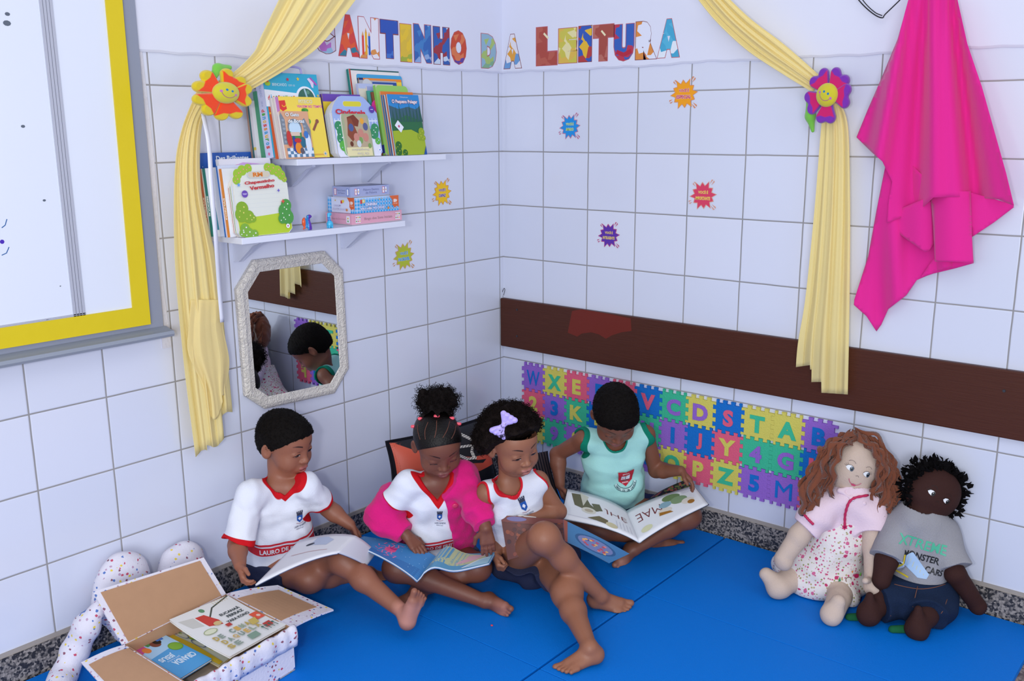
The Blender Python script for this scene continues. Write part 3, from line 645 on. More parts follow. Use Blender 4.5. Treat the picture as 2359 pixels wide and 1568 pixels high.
def spn(txt, c, tc, y=.5, f=.30):
    def g(A, t, h):
        A.rect(0, 0, t, h, c)
        if txt: A.text(txt, t * .5, h * y, t * .55, tc, w=h * f, rot=-PI / 2 if txt != 'FORMAS' else PI / 2, bold=.05)
    return g
G1 = 'picture books at the left end of the upper shelf'; G2 = 'handle board books in the middle of the upper shelf'; G3 = 'picture books at the right end of the upper shelf'; G4 = 'picture books on the lower shelf'
book('small castle picture book, front of the left pile on the upper shelf', (641.4, 256), (708, 256.6), .157, .006, ZU, '#c9b08c', '#d9a583', a_gato, grp=G1, shape=lambda w, h: rounded(w, h, .006))
book('yellow picture book with a pink spine on the upper shelf', (640, 222), (738, 226), .150, .013, ZU, '#c884c8', '#f0d552', a_piteco, grp=G1, spine_art=spn('', '#c884c8', '#fff'))
book('thin cream book just behind the yellow one on the upper shelf', (631, 223), (731, 225), .1365, .010, ZU, '#d4cdc9', '#e2ddd8', grp=G1)
book('thin off-white book in front of the orange spine on the upper shelf', (624, 226), (722, 228), .126, .009, ZU, '#c9c3c4', '#ddd9d6', grp=G1)
book('orange spined thin book beside the dinosaur activity box', (618, 246), (705, 248), .1165, .006, ZU, '#cc5a2c', '#cc5a2c', grp=G1)
bd = book('tall turquoise dinosaur activity box with a lilac handle', (602.5, 166), (728, 162), .110, .036, ZU, '#c8ccec', '#2fa9cf', a_dino, grp=G1, spine_art=s_dino, cat='activity box', lean=8)
p0, p1 = wl(648, 163, .085), wl(694, 165, .085)
v, f = tube(catmull([p0 - (0, 0, .006), p0 + (.004, 0, .008), p0 * .7 + p1 * .3 + (0, 0, .012), p0 * .3 + p1 * .7 + (0, 0, .012), p1 + (-.004, 0, .008), p1 - (0, 0, .006)], 5), .0032, 8); obj('carry_handle', v, f, pal('#a9a4dc'), bd, smooth=True)
book('mottled green spined book left of the dinosaur box', (590, 210), (700, 214), .073, .017, ZU, '#3f8f6c', '#3f8f6c', grp=G1, lean=7)
book('white spined book at the far left of the upper shelf', (577, 232), (690, 236), .055, .012, ZU, '#d5d2d8', '#ddd9e2', grp=G1, lean=6, spine_art=lambda A, t, h: (A.rect(0, 0, t, h, '#d5d2d8'), A.rect(0, h * .15, t, h * .2, '#d9c250')))
book('brown and teal book half hidden behind the flower tieback', (570, 240), (680, 242), .042, .010, ZU, '#9a7a6a', '#2a5a62', grp=G1, lean=5)
book('small upside-down board book in front of the pale blue one', (784, 262), (848, 262), .157, .005, ZU, '#a5ad8a', '#a5ad8a', a_pigs, grp=G2, shape=lambda w, h: [(0, h * .1), (.01, 0), (w, 0), (w, h * .5), (w * .96, h * .95), (w * .9, h), (w * .03, h), (0, h * .9)])
book('pale blue board book with a carrying handle and red title', (758, 220), (862, 226), .151, .006, ZU, '#d9d9e4', '#9fb4e6', a_cind, grp=G2, shape=case_shape)
for i, (c, lb) in enumerate((('#d9d4e0', 'white edged board book directly behind the pale blue one'), ('#a8303c', 'dark red board book behind the pale blue one'), ('#2f8a3c', 'green board book behind the dark red one'), ('#2c4f8a', 'navy blue board book at the back of the handle books'))):
    book(lb, (754 - i * 3.0, 226 + i * 2), (856 - i * 3, 232), .1445 - i * .0062, .0055, ZU, c, '#7f9ad8' if i % 2 else '#c9d0ee', grp=G2, shape=case_shape)
book('yellow and purple book behind the handle board books', (741, 216), (829, 217), .105, .010, ZU, '#5f3f9c', '#e8c93c', lambda A, w, h: A.rect(0, h * .88, w, h, '#6b4bb0'), grp=G2, lean=8)
book('blue fairy tale book with white title, front right of the upper shelf', (891.5, 217), (963, 216), .155, .004, ZU, '#cfd4de', '#2a86cc', a_pol, grp=G3)
for i, (c, lb) in enumerate((('#c05a34', 'rust coloured thin booklet behind the blue fairy tale book'), ('#d9d6cf', 'cream thin booklet behind the rust coloured one'), ('#2a5f9c', 'dark blue thin booklet in the right hand pile'), ('#b98a7c', 'dusty pink thin booklet in the right hand pile'), ('#2f7fb4', 'bright blue thin booklet behind the dusty pink one'))):
    book(lb, (889 - i * 2.6, 217.5 + (i % 3)), (958 - i * 2.6, 217), .1502 - i * .0047, .004, ZU, c, c, grp=G3)
book('orange topped thin book behind the booklets on the upper shelf', (876, 210.5), (950.5, 212), .1262, .005, ZU, '#d9906c', '#e07a2c', grp=G3, spine_art=spn('', '#dba284', '#fff'))
book('lime green book with a rounded corner on the upper shelf', (864, 196), (938, 202), .1205, .011, ZU, '#86c25a', '#93c963', lambda A, w, h: (A.text('Cadinho', w * .62, h * .88, h * .05, '#3f9fb0', w=w * .4, bold=.03)), grp=G3, spine_art=lambda A, t, h: (A.rect(0, 0, t, h, '#86c25a'), A.rect(0, h * .03, t, h * .15, '#2f3f94')), shape=lambda w, h: rounded(w, h, .014))
book('brown and pink patterned book behind the lime green one', (856, 212), (925, 214), .1085, .006, ZU, '#7a4434', '#8a5040', lambda A, w, h: (A.circ(w * .12, h * .75, w * .2, '#d8309a'), A.circ(w * .16, h * .82, w * .12, '#e0582c'), A.rect(0, h * .42, w * .35, h * .54, '#3c8a8a'), A.poly([(0, h * .1), (w * .4, h * .2), (w * .3, h * .42), (0, h * .40)], '#b56a44')), grp=G3)
book('teal book with pale lettering, right part of the upper shelf', (846, 209), (915, 211), .101, .006, ZU, '#3f8f8a', '#46a09a', grp=G3)
book('lilac topped thin book near the tall books', (845, 199), (918, 201), .094, .005, ZU, '#d8cfc0', '#9aa4d4', grp=G3)
book('cream book with pale blue corner below the tall books', (824, 192), (905, 195), .088, .010, ZU, '#b9c0e4', '#d9d4c4', lambda A, w, h: A.rect(0, h * .93, w * .42, h, '#b4bfe4'), grp=G3)
book('grey and navy illustrated tall book on the upper shelf', (827, 184), (912.6, 192), .077, .007, ZU, '#8a7a6c', '#a8aab4', lambda A, w, h: (A.rect(w * .34, h * .86, w, h * .98, '#2c4f9a'), A.circ(w * .2, h * .93, w * .13, '#c4c8d0')), grp=G3)
book('tall yellow and orange book on the upper shelf', (825.6, 179), (924, 185), .069, .007, ZU, '#202a54', '#f0cf3c', lambda A, w, h: (A.rect(0, h * .965, w, h, '#e88a34'), A.rect(0, h * .96, w * .1, h, '#28306a')), grp=G3, lean=9)
book('tall light blue book behind the yellow and orange one', (820, 170), (925, 179.5), .061, .007, ZU, '#2c7fb0', '#3f9fd4', grp=G3, lean=9, shape=lambda w, h: rounded(w, h, .008))
book('tallest book on the upper shelf, white with a dark green back', (803, 158.5), (918, 165), .052, .012, ZU, '#1f7a72', '#e2dfe0', lambda A, w, h: (A.rect(0, h * .985, w, h, '#1c5a5c'), A.rect(0, 0, w * .03, h, '#b8483c')), grp=G3, lean=8)
# lower shelf
book('hooded tale board book with green bushes, front of the lower shelf', (531, 382), (656, 384), .155, .006, ZL, '#d9dcd4', '#dfe3dc', a_chap, lean=6, grp=G4, shape=case_shape)
for i, (c, lb) in enumerate((('#d6dbe6', 'white edged board book behind the hooded tale book'), ('#2f8a4c', 'green edged board book on the lower shelf'), ('#a83038', 'dark red edged board book on the lower shelf'))):
    book(lb, (527 - i * 3.2, 386 + 4 * i), (650 - i * 3, 389 + 4 * i), .1487 - i * .0060, .0055, ZL, c, c if i else '#b9d0e8', lean=6, grp=G4, shape=case_shape)
book('white book with an orange spine reading FORMAS, lower shelf', (510, 389), (639, 384), .1305, .012, ZL, '#e08a34', '#e4e6ee', lean=6, grp=G4, spine_art=spn('FORMAS', '#e08a34', '#f2ead0', .42, .32))
book('royal blue spined thin book on the lower shelf', (500, 382), (628, 382), .118, .007, ZL, '#2c6cc0', '#cfd6ec', lean=6, grp=G4, spine_art=spn('', '#2c6cc0', '#fff'))
book('large white book with a pink ribbon drawing on the lower shelf', (503, 367), (622, 367), .110, .014, ZL, '#dadce8', '#e0dfec', lambda A, w, h: (A.poly([(w * .25, h * .90), (w * .45, h * .95), (w * .72, h * .93), (w * .92, h * .90), (w * .72, h * .89), (w * .45, h * .91)], '#d0a4dc'), A.poly([(w * .16, h * .89), (w * .35, h * .93), (w * .36, h * .88)], '#e0a0c8')), lean=6, grp=G4, spine_art=lambda A, t, h: (A.rect(0, 0, t, h, '#dadce8'), A.circ(t * .5, h * .90, t * .3, '#cc4444'), A.circ(t * .5, h * .90, t * .2, '#dadce8')))
book('teal and white spined book on the lower shelf', (487, 386), (600, 386), .095, .013, ZL, '#dfe2ea', '#dfe2ea', lean=6, grp=G4, spine_art=lambda A, t, h: (A.rect(0, 0, t, h, '#dfe2ea'), A.poly([(t * .15, h * .1), (t * .95, h * .1), (t * .5, h * .68), (t * .2, h * .7)], '#1f7f9a')))
book('dark green spined book reading FORMAS on the lower shelf', (472, 388), (590, 388), .080, .013, ZL, '#1f7a70', '#e2e4ec', lean=6, grp=G4, spine_art=spn('SERIOUS', '#1f7a70', '#e8f0f0', .45, .30))
book('orange spined book partly behind the yellow curtain', (463, 389), (580, 390), .066, .011, ZL, '#cf6a34', '#e2ded4', lean=6, grp=G4, spine_art=spn('FORMAS', '#cf6a34', '#f0e0c8', .42, .32))
book('large dark blue night sky book at the back of the lower shelf', (457, 353), (592, 355), .040, .008, ZL, '#2450a8', '#2a5cb4', lambda A, w, h: (A.poly([(0, 0), (w * .5, 0), (w * .3, h * .45), (0, h * .5)], '#241c44'), A.circ(w * .12, h * .62, w * .07, '#8fc4ee'), A.circ(w * .12, h * .24, w * .1, '#c77fb0'), A.circ(w * .10, h * .10, w * .12, '#b06a94'), A.text('Dez Brilhantes', w * .56, h * .93, h * .06, '#e8f0fa', w=w * .56, bold=.03), A.circ(w * .1, h * .4, w * .06, '#4a9a5a'), *[A.circ(w * random.random(), h * (.5 + .5 * random.random()), .0012, '#cfe4fa', n=6) for _ in range(30)]), lean=4, grp=G4)
# ---- game boxes
def gbox(lb, pl, pr_, yb, zb, hgt, d, dep, col, front, side, top):
    x0 = wl(pl, yb, d)[0]; x1 = wl(pr_, yb - 6, d)[0]; t = thing('game_box', ((x0 + x1) / 2, -d + dep / 2, zb), lb, 'box', 'game boxes stacked on the lower shelf')
    w = x1 - x0; obj('box_base', boxv(x0 + .0006, x1 - .0006, -d + .0006, -d + dep - .0006, zb, zb + hgt * .3), BOXF, pal('#b9b6bc'), t)
    obj('box_lid', boxv(x0, x1, -d, -d + dep, zb + hgt * .06, zb + hgt), BOXF, pal(col), t, bevel=.0006)
    A = Art(); front(A, w, hgt); A.build('front_print', t, (x0, -d, zb), (1, 0, 0), (0, 0, 1), (0, -1, 0))
    A = Art(); side(A, dep, hgt); A.build('side_print', t, (x0, -d + dep, zb), (0, -1, 0), (0, 0, 1), (-1, 0, 0))
    A = Art(); top(A, w, dep); A.build('lid_print', t, (x0, -d, zb + hgt), (1, 0, 0), (0, 1, 0), (0, 0, 1))
    return zb + hgt
def cards(A, x, y, s, rot=0):
    A.rect(x, y, x + s * .9, y + s * 1.9, '#d95a70'); A.rect(x + s * .12, y + s * .12, x + s * .78, y + s * 1.78, '#e9eaf4'); A.rect(x + s, y + s * .1, x + s * 1.9, y + s * 2.0, '#3f6cc8'); A.rect(x + s * 1.12, y + s * .22, x + s * 1.78, y + s * 1.88, '#e9eaf4'); A.circ(x + s * 1.45, y + s, s * .2, '#d9a040', n=8); A.circ(x + s * .45, y + s, s * .2, '#d9b070', n=8)
def f_pink(A, w, h):
    A.text('Bingo dos Sons Iniciais', w * .52, h * .46, h * .30, '#a08088', w=w * .56, bold=.015)
    for x in (.07, .86):
        for r in range(2):
            for c in range(3): A.rect(w * (x + c * .033), h * (.18 + r * .34), w * (x + .03 + c * .033), h * (.48 + r * .34), '#e6e4ee'); A.circ(w * (x + .015 + c * .033), h * (.33 + r * .34), h * .07, ['#5f9a4a', '#c8506a', '#e8b040'][(c + r) % 3], n=8)
def s_pink(A, w, h):
    A.text('Bingo dos Sons Iniciais', w * .5, h * .5, h * .2, '#b08890', w=w * .5)
    for x in (.08, .80): A.rect(w * x, h * .18, w * (x + .13), h * .82, '#e6e4ee'); A.circ(w * (x + .06), h * .6, h * .09, '#e8b040', n=8); A.circ(w * (x + .06), h * .35, h * .09, '#5f9a4a', n=8)
def gingham(A, x0, y0, x1, y1, s=.0055):
    A.rect(x0, y0, x1, y1, '#c3d8f4'); nx = int((x1 - x0) / s); ny = int((y1 - y0) / s)
    for i in range(nx):
        for j in range(ny):
            if i % 2 == 0 and j % 2 == 0: A.rect(x0 + i * s, y0 + j * s, x0 + (i + 1) * s, y0 + (j + 1) * s, '#2aa2e8')
            elif i % 2 == 0 or j % 2 == 0: A.rect(x0 + i * s, y0 + j * s, x0 + (i + 1) * s, y0 + (j + 1) * s, '#8cc4f2')
def cor48(A, x, w, h):
    A.poly([(x, h), (x + w, h), (x + w, h * .2), (x + w * .8, h * .3), (x + w * .55, h * .2), (x + w * .3, h * .4), (x + w * .35, h * .7)], '#d9683a'); A.text('48', x + w * .64, h * .66, h * .22, '#ece6e4', rot=PI, bold=.04, w=w * .4); A.text('PEÇAS', x + w * .64, h * .48, h * .07, '#ece6e4', rot=PI, w=w * .4)
def f_mem(A, w, h):
    gingham(A, 0, 0, w, h); A.text('JOGO DA MEMÓRIA', w * .36, h * .30, h * .17, '#eceaf8', rot=PI, w=w * .58, bold=.04, outline=.035, oc='#8a78c8'); A.text('MENINO', w * .33, h * .55, h * .15, '#eceaf8', rot=PI, w=w * .26, bold=.04, outline=.03, oc='#8a78c8')
    cor48(A, w * .77, w * .23, h); A.rect(w * .07, h * .62, w * .11, h * .88, '#cf3f46'); A.circ(w * .145, h * .78, h * .12, '#efd23c'); A.circ(w * .145, h * .78, h * .06, '#c3d8f4'); A.circ(w * .52, h * .84, h * .05, '#d9b040'); A.circ(w * .44, h * .86, h * .03, '#d9b040'); A.circ(w * .58, h * .86, h * .03, '#d9b040')
    A.circ(w * .74, h * .22, h * .09, '#d98a4a')
def s_mem(A, w, h):
    A.rect(0, 0, w, h, '#d9dff4'); gingham(A, 0, 0, w * .14, h); gingham(A, w * .86, 0, w, h * .3); cor48(A, w * .74, w * .26, h); A.text('JOGO DA MEMÓRIA', w * .42, h * .22, h * .17, '#e4e4f4', rot=PI, w=w * .52, bold=.04, outline=.03, oc='#7a78c0'); A.text('MENINO', w * .36, h * .44, h * .13, '#c4c4e0', rot=PI, w=w * .26, bold=.03)
    A.rect(w * .5, h * .6, w * .56, h * .8, '#cf3f46'); A.circ(w * .59, h * .74, h * .1, '#efd23c'); A.circ(w * .3, h * .78, h * .05, '#d9b040'); A.circ(w * .72, h * .2, h * .09, '#d98a4a')
def f_gry(A, w, h):
    cards(A, w * .10, h * .2, h * .31); cards(A, w * .81, h * .25, h * .31); A.text('Palavra Dentro', w * .52, h * .66, h * .20, '#7d84ac', w=w * .40); A.text('de Palavra', w * .52, h * .38, h * .20, '#7d84ac', w=w * .29)
def s_gry(A, w, h):
    A.rect(w * .10, h * .2, w * .22, h * .8, '#d95a70'); A.rect(w * .12, h * .24, w * .20, h * .76, '#e9eaf4'); A.rect(w * .78, h * .15, w * .90, h * .82, '#3f6cc8'); A.rect(w * .80, h * .20, w * .88, h * .77, '#e9eaf4'); A.text('Palavra Dentro', w * .5, h * .64, h * .16, '#7d84ac', w=w * .46); A.text('de Palavra', w * .5, h * .40, h * .16, '#7d84ac', w=w * .36)
z1 = gbox('pink bingo game box, lowest of the three on the lower shelf', 811, 926, 518, ZL + .0005, .034, .146, .122, '#dba2b8', f_pink, s_pink, lambda A, w, h: A.rect(w * .1, h * .1, w * .9, h * .9, '#e0b4c4'))
z2 = gbox('blue gingham memory game box, middle of the stack of three', 818, 913, 492, z1 + .0005, .047, .140, .125, '#8cc4f2', f_mem, s_mem, lambda A, w, h: A.rect(0, 0, w, h, '#cfd3df'))
gbox('grey blue word game box, topmost of the stack of three', 808, 897, 448, z2 + .0008, .033, .136, .085, '#a3acd4', f_gry, s_gry, lambda A, w, h: (A.rect(0, 0, w, h, '#8d92ac'), A.rect(w * .35, h * .25, w * .65, h * .5, '#c9ccd8')))
# ---- toy dinosaurs
def toy(name, lb, base, blobs, layers, basec, h=.0007, **kw):
    S = SDF((-.025, -.02, -.002), (.025, .02, .055), h)
    for q in blobs:
        if q[0] == 'c': S.cone(q[1], q[2], q[3], q[4], .003)
        else: S.ell(q[1], q[2], None, .003)
    V, Q = S.mesh(); at = {k: np.asarray(g(V)) for k, g in layers.items()}
    o = obj(name, V + np.array(base), Q, kw['m'], None, smooth=True, base=base, attrs=at); tag(o, lb, 'toy', 'toy dinosaurs on the lower shelf'); return o
b1 = wl(760, 517, .143); b1[2] = ZL + .0008
toy('toy_dinosaur', 'light blue long necked toy dinosaur beside the pink game box', b1, [('e', (0, 0, .012), (.010, .009, .009)), ('c', (-.001, 0, .016), (-.003, 0, .034), .0052, .0042), ('e', (0, 0, .040), (.0075, .0052, .0055)), ('c', (-.005, -.004, .008), (-.005, -.004, .002), .003, .003), ('c', (.005, -.004, .008), (.005, -.004, .002), .003, .003), ('c', (.005, .004, .008), (.005, .004, .002), .003, .003), ('c', (-.005, .004, .008), (-.005, .004, .002), .003, .003)],
    {'st': lambda V: np.minimum(.0006 * np.sin((V[:, 2] - .0) * 1500), .006 - np.abs(V[:, 2] - .027))}, None, m=fieldmat('toy_blue', '#43b6e4', [('st', '#2a3fb4')], .25, .5, soft=.0002))
b2 = wl(710, 522, .135); b2[2] = ZL + .0008
toy('toy_dinosaur', 'purple and orange toy dinosaur right of the hooded tale book', b2, [('e', (.003, 0, .013), (.0075, .0075, .0105)), ('c', (.003, 0, .022), (.001, 0, .033), .0045, .0045), ('e', (.004, -.001, .038), (.009, .0055, .0055)), ('e', (-.010, .004, .022), (.008, .005, .014)), ('c', (0, -.003, .007), (0, -.003, .0022), .0032, .0034), ('c', (.007, -.003, .007), (.007, -.003, .0022), .0032, .0034), ('c', (-.004, .003, .010), (-.015, .003, .003), .004, .002)],
    {'o': lambda V: -.0055 - V[:, 0], 'b': lambda V: np.minimum(-.001 - V[:, 0], V[:, 0] + .0095)}, None, m=fieldmat('toy_purple', '#5a30a8', [('o', '#e05a2c'), ('b', '#2a86c8')], .22, .5, soft=.0003))
# ================================================================= mirror
mo = [(-1.146, 1.012), (-.882, 1.012), (-.812, .944), (-.806, .616), (-.870, .545), (-1.140, .556), (-1.207, .612), (-1.212, .934)]
cx = sum(p[0] for p in mo) / 8; cz = sum(p[1] for p in mo) / 8
mr = thing('wall_mirror', (cx, 0, .545), 'eight sided mirror in an embossed silver white frame on the left wall', 'mirror')
prof = [(0.0, .001), (0.0, .012), (.006, .017), (.016, .019), (.026, .016), (.036, .015), (.0385, .010), (.0385, .003)]
def inset(P, d):
    out = []; n = len(P)
    for i in range(n):
        p, a, b = np.array(P[i]), np.array(P[i - 1]), np.array(P[(i + 1) % n]); u = (p - a) / np.linalg.norm(p - a); v = (b - p) / np.linalg.norm(b - p)
        n1 = np.array([u[1], -u[0]]); n2 = np.array([v[1], -v[0]]); m = (n1 + n2); m /= (m @ n1)
        out.append(p + m * d)
    return out
V = []; Fc = []
for (ins, dep) in prof:
    for q in inset(mo, ins): V.append((q[0], -dep, q[1]))
for i in range(len(prof) - 1):
    for k in range(8): Fc.append((i * 8 + k, i * 8 + (k + 1) % 8, i * 8 + 8 + (k + 1) % 8, i * 8 + 8 + k))
fmir = mat('silver_white_moulding', '#d2cdc6', .42, .5, .08, bump=1.0, bscale=60)
for n_ in fmir.node_tree.nodes:
    if n_.type == 'TEX_NOISE': n_.inputs['Distortion'].default_value = 2.5; n_.inputs['Detail'].default_value = 1
    if n_.type == 'BUMP': n_.inputs['Distance'].default_value = .005
obj('frame', V, Fc, fmir, mr)
q = inset(mo, .036); glass = mat('mirror_glass', '#e4e8ea', .0, .5, 1.0)
obj('mirror_glass', [(p[0], -.0125, p[1]) for p in q] + [(p[0], -.002, p[1]) for p in q], [tuple(range(8))[::-1] if False else tuple(range(8)), tuple(range(15, 7, -1))] + [(i, i + 8, (i + 1) % 8 + 8, (i + 1) % 8) for i in range(8)], glass, mr)
# ================================================================= stickers
def burst(lb, wf, x, y, r, col, line2, tc, edge, oc='#f2f2f8'):
    p = wf(x, y); left = wf is wl
    O = p + (np.array((0, -.0004, 0)) if left else np.array((-.0004, 0, 0))); U = XA if left else YM; N = YM if left else -XA
    P = []; K = 12
    for i in range(K):
        a = PI / 2 + 2 * PI * i / K + .1; R = r * (1.0 if i % 2 else .86); P.append((R * math.cos(a), R * math.sin(a) * 1.02))
        for q in (.3, .5, .7): b = a + 2 * PI / K * q; s = r * (.66 + .10 * abs(q - .5) / .2 * .8); P.append((s * math.cos(b), s * math.sin(b)))
    v, f = prism(P, .0004, O + N * .0004, U, ZA, N)
    o = obj('wall_sticker', v, f, pal(col, .35), None, base=O); tag(o, lb, 'sticker', 'burst shaped paper stickers on the tiled walls')
    A = Art(); A.poly([(a * 1.09, b * 1.09) for a, b in P], edge); A.poly(P, col)
    for ang, r0, r1 in ((.95, .95, 1.35), (2.3, .85, 1.2), (3.6, .95, 1.25), (-.75, .9, 1.35)):
        for s in (-.07, .07):
            A.poly([(r * r0 * math.cos(ang + s), r * r0 * math.sin(ang + s)), (r * r1 * math.cos(ang + s * .4), r * r1 * math.sin(ang + s * .4)), (r * (r1 - .06) * math.cos(ang + s * 1.6), r * (r1 - .06) * math.sin(ang + s * 1.6))], edge)
    A.text('VOCÊ É', 0, r * .24, r * .24, tc, w=r * .78, bold=.04, outline=.035, oc=oc); A.text(line2, 0, -r * .20, r * .24, tc, w=r * min(1.15, .16 * len(line2)), bold=.04, outline=.035, oc=oc)
    A.build('sticker_print', o, O + N * .0004, U, ZA, N)
burst('orange burst sticker reading VOCÊ É ESPECIAL on the right wall', wr, 1576, 216, .047, '#f0a01c', 'ESPECIAL', '#c83a5c', '#d98a5c')
burst('blue burst sticker reading VOCÊ É AMADO near the corner', wr, 1313, 292, .043, '#2290dc', 'AMADO', '#a5c43c', '#c06a8c')
burst('red burst sticker reading VOCÊ É IMPORTANTE on the right wall', wr, 1620, 450, .046, '#d84062', 'IMPORTANTE', '#e8c848', '#d9a08c', '#e88a9c')
burst('purple burst sticker reading VOCÊ É INTELIGENTE on the right wall', wr, 1403, 542, .043, '#5a30a4', 'INTELIGENTE', '#e0c45c', '#c0507c', '#9a70c4')
burst('yellow burst sticker reading VOCÊ É CAPAZ on the left wall', wl, 1018, 444, .045, '#f2c41c', 'CAPAZ', '#4a3ab0', '#d9904c')
burst('olive green burst sticker reading VOCÊ É INCRÍVEL on the left wall', wl, 930, 590, .047, '#b4c038', 'INCRIVEL', '#2a90d8', '#cf9a6c')
# ================================================================= big paper letters
def blotch(name, c1, c2, c3, sc=40):
    if name in MATS: return MATS[name]
    m = bpy.data.materials.new(name); m.use_nodes = True; nt = m.node_tree; b = nt.nodes['Principled BSDF']; L = nt.links.new; b.inputs['Roughness'].default_value = .4
    tc = nd(nt, 'ShaderNodeTexCoord'); v = nd(nt, 'ShaderNodeTexVoronoi'); v.inputs['Scale'].default_value = sc; L(tc.outputs['Object'], v.inputs['Vector']); s = nd(nt, 'ShaderNodeSeparateColor'); L(v.outputs['Color'], s.inputs[0])
    r = nd(nt, 'ShaderNodeValToRGB'); r.color_ramp.interpolation = 'CONSTANT'; e = r.color_ramp.elements; e[0].color = (*lin(c1), 1); e[1].position = .55; e[1].color = (*lin(c2), 1); x = e.new(.82); x.color = (*lin(c3), 1)
    L(s.outputs[0], r.inputs[0]); L(r.outputs[0], b.inputs['Base Color']); MATS[name] = m; return m
LT = [('C', 722, 771, 42, 123, ('#c8c0dc', '#b46ac0', '#8fb8d8'), 'pastel'), ('A', 779, 826, 35, 129, ('#d23f3c', '#e0582c', '#2a7a94'), 'red'), ('N', 827, 872, 41, 134, ('#e4e2ee', '#e4e2ee', '#d9904c'), 'white patterned'), ('T', 877, 917, 47, 134, ('#2450b0', '#2450b0', '#3c70c4'), 'dark blue'), ('I', 922, 948, 56, 142, ('#e4c02c', '#d9b838', '#9fae38'), 'yellow'), ('N', 954, 993, 57, 144, ('#2c62b0', '#3c7cc0', '#8aa8d8'), 'sea blue'), ('H', 999, 1035, 63, 148, ('#2a5cae', '#9a3040', '#c4d4ea'), 'blue and maroon'), ('O', 1039, 1074, 71, 148, ('#c8482c', '#d9784c', '#5a3f9c'), 'orange red'), ('D', 1109, 1143, 79, 157, ('#8fb4cc', '#a4c070', '#7fae8c'), 'pale blue and green'), ('A', 1161, 1201, 79, 157, ('#e2dfea', '#e0a040', '#6a9ad0'), 'floral'),
      ('L', 1236, 1283, 62, 150, ('#a8483c', '#a8483c', '#b45a4a'), 'brick brown'), ('E', 1287, 1329, 65, 145, ('#c9c04c', '#e2d9a0', '#d9b44c'), 'yellow green'), ('I', 1333, 1363, 60, 142, ('#2a55b0', '#e0b42c', '#b0383c'), 'blue and yellow'), ('T', 1367, 1413, 57, 140, ('#a0483c', '#a0483c', '#b46a5c'), 'brick brown'), ('U', 1415, 1460, 56, 140, ('#2a5cb4', '#2a5cb4', '#b8304c'), 'blue and red'), ('R', 1465, 1513, 49, 136, ('#dfe3f4', '#dfe3f4', '#d98a3c'), 'white and orange'), ('A', 1516, 1566, 44, 132, ('#3fa4cc', '#4fb0d4', '#dfe8f2'), 'turquoise')]
for i, (ch, xa, xb, ya, yb, cc, nm) in enumerate(LT):
    wf = wl if xa < 1150 else wr; left = wf is wl; A0 = wf(xa, (ya + yb) / 2, .0078); B0 = wf(xb, (ya + yb) / 2, .0078); mid = (A0 + B0) / 2; w = np.linalg.norm(B0 - A0); zt = wf((xa + xb) / 2, ya, .0078)[2]; zb = wf((xa + xb) / 2, yb, .0078)[2]
    U = XA if left else YM; N = YM if left else -XA; h = zt - zb; O = np.array((mid[0], mid[1], (zt + zb) / 2)) + N * .0002
    word = 'CANTINHO' if i < 8 else ('DA' if i < 10 else 'LEITURA')
    tv, tf, lo, hi = text_geo(ch, .11 if ch != 'O' else .09); q = (tv - (lo + hi) / 2) / (hi - lo) * [w, h]
    Vv = [O + U * a[0] + ZA * a[1] for a in q]
    o = obj('paper_letter', Vv, tf, blotch('letter_print_%d' % i, *cc), None, base=tuple(O)); tag(o, '%s paper letter %s %s the word %s high on the wall' % (nm, ch, 'in', word) if not (ch == 'N' and i == 2) else 'white patterned paper letter N with pencils in the word CANTINHO', 'letter', 'cut paper letters above the tiles')
    A = Art(); e = .05
    tv2, tf2, l2, h2 = text_geo(ch, .135 if ch != 'O' else .11); q2 = (tv2 - (l2 + h2) / 2) / (h2 - l2) * [w * 1.07, h * 1.035]; A.L.append((q2, tf2, '#b8606a' if i % 3 else '#8a4a50')); 
    if i == 2:
        pass
    A.build('letter_edge', o, O - N * .0004, U, ZA, N, off=0.0001)
    A = Art()
    if i == 2:
        for k, c in enumerate(('#d9483c', '#e8b02c', '#2c62c0')): x = w * (-.36 + k * .16); A.rect(x, -h * .42, x + w * .1, h * .05 + k % 2 * h * .08, c); A.poly([(x, h * .05 + k % 2 * h * .08), (x + w * .1, h * .05 + k % 2 * h * .08), (x + w * .05, h * .16 + k % 2 * h * .08)], '#d9a05c')
        A.build('letter_picture', o, O, U, ZA, N)
    if i in (10, 13): A.line([(-w * .14 if i == 10 else -.1 * w, h * .34), (w * .08 if i == 10 else .1 * w, h * .2)], w * .08, '#e8dfb8'); A.build('letter_picture', o, O, U, ZA, N)
    if i == 14: A.line([(-w * .38, -h * .24), (0, -h * .33), (w * .38, -h * .24)], h * .12, '#b02840'); A.build('letter_picture', o, O, U, ZA, N)
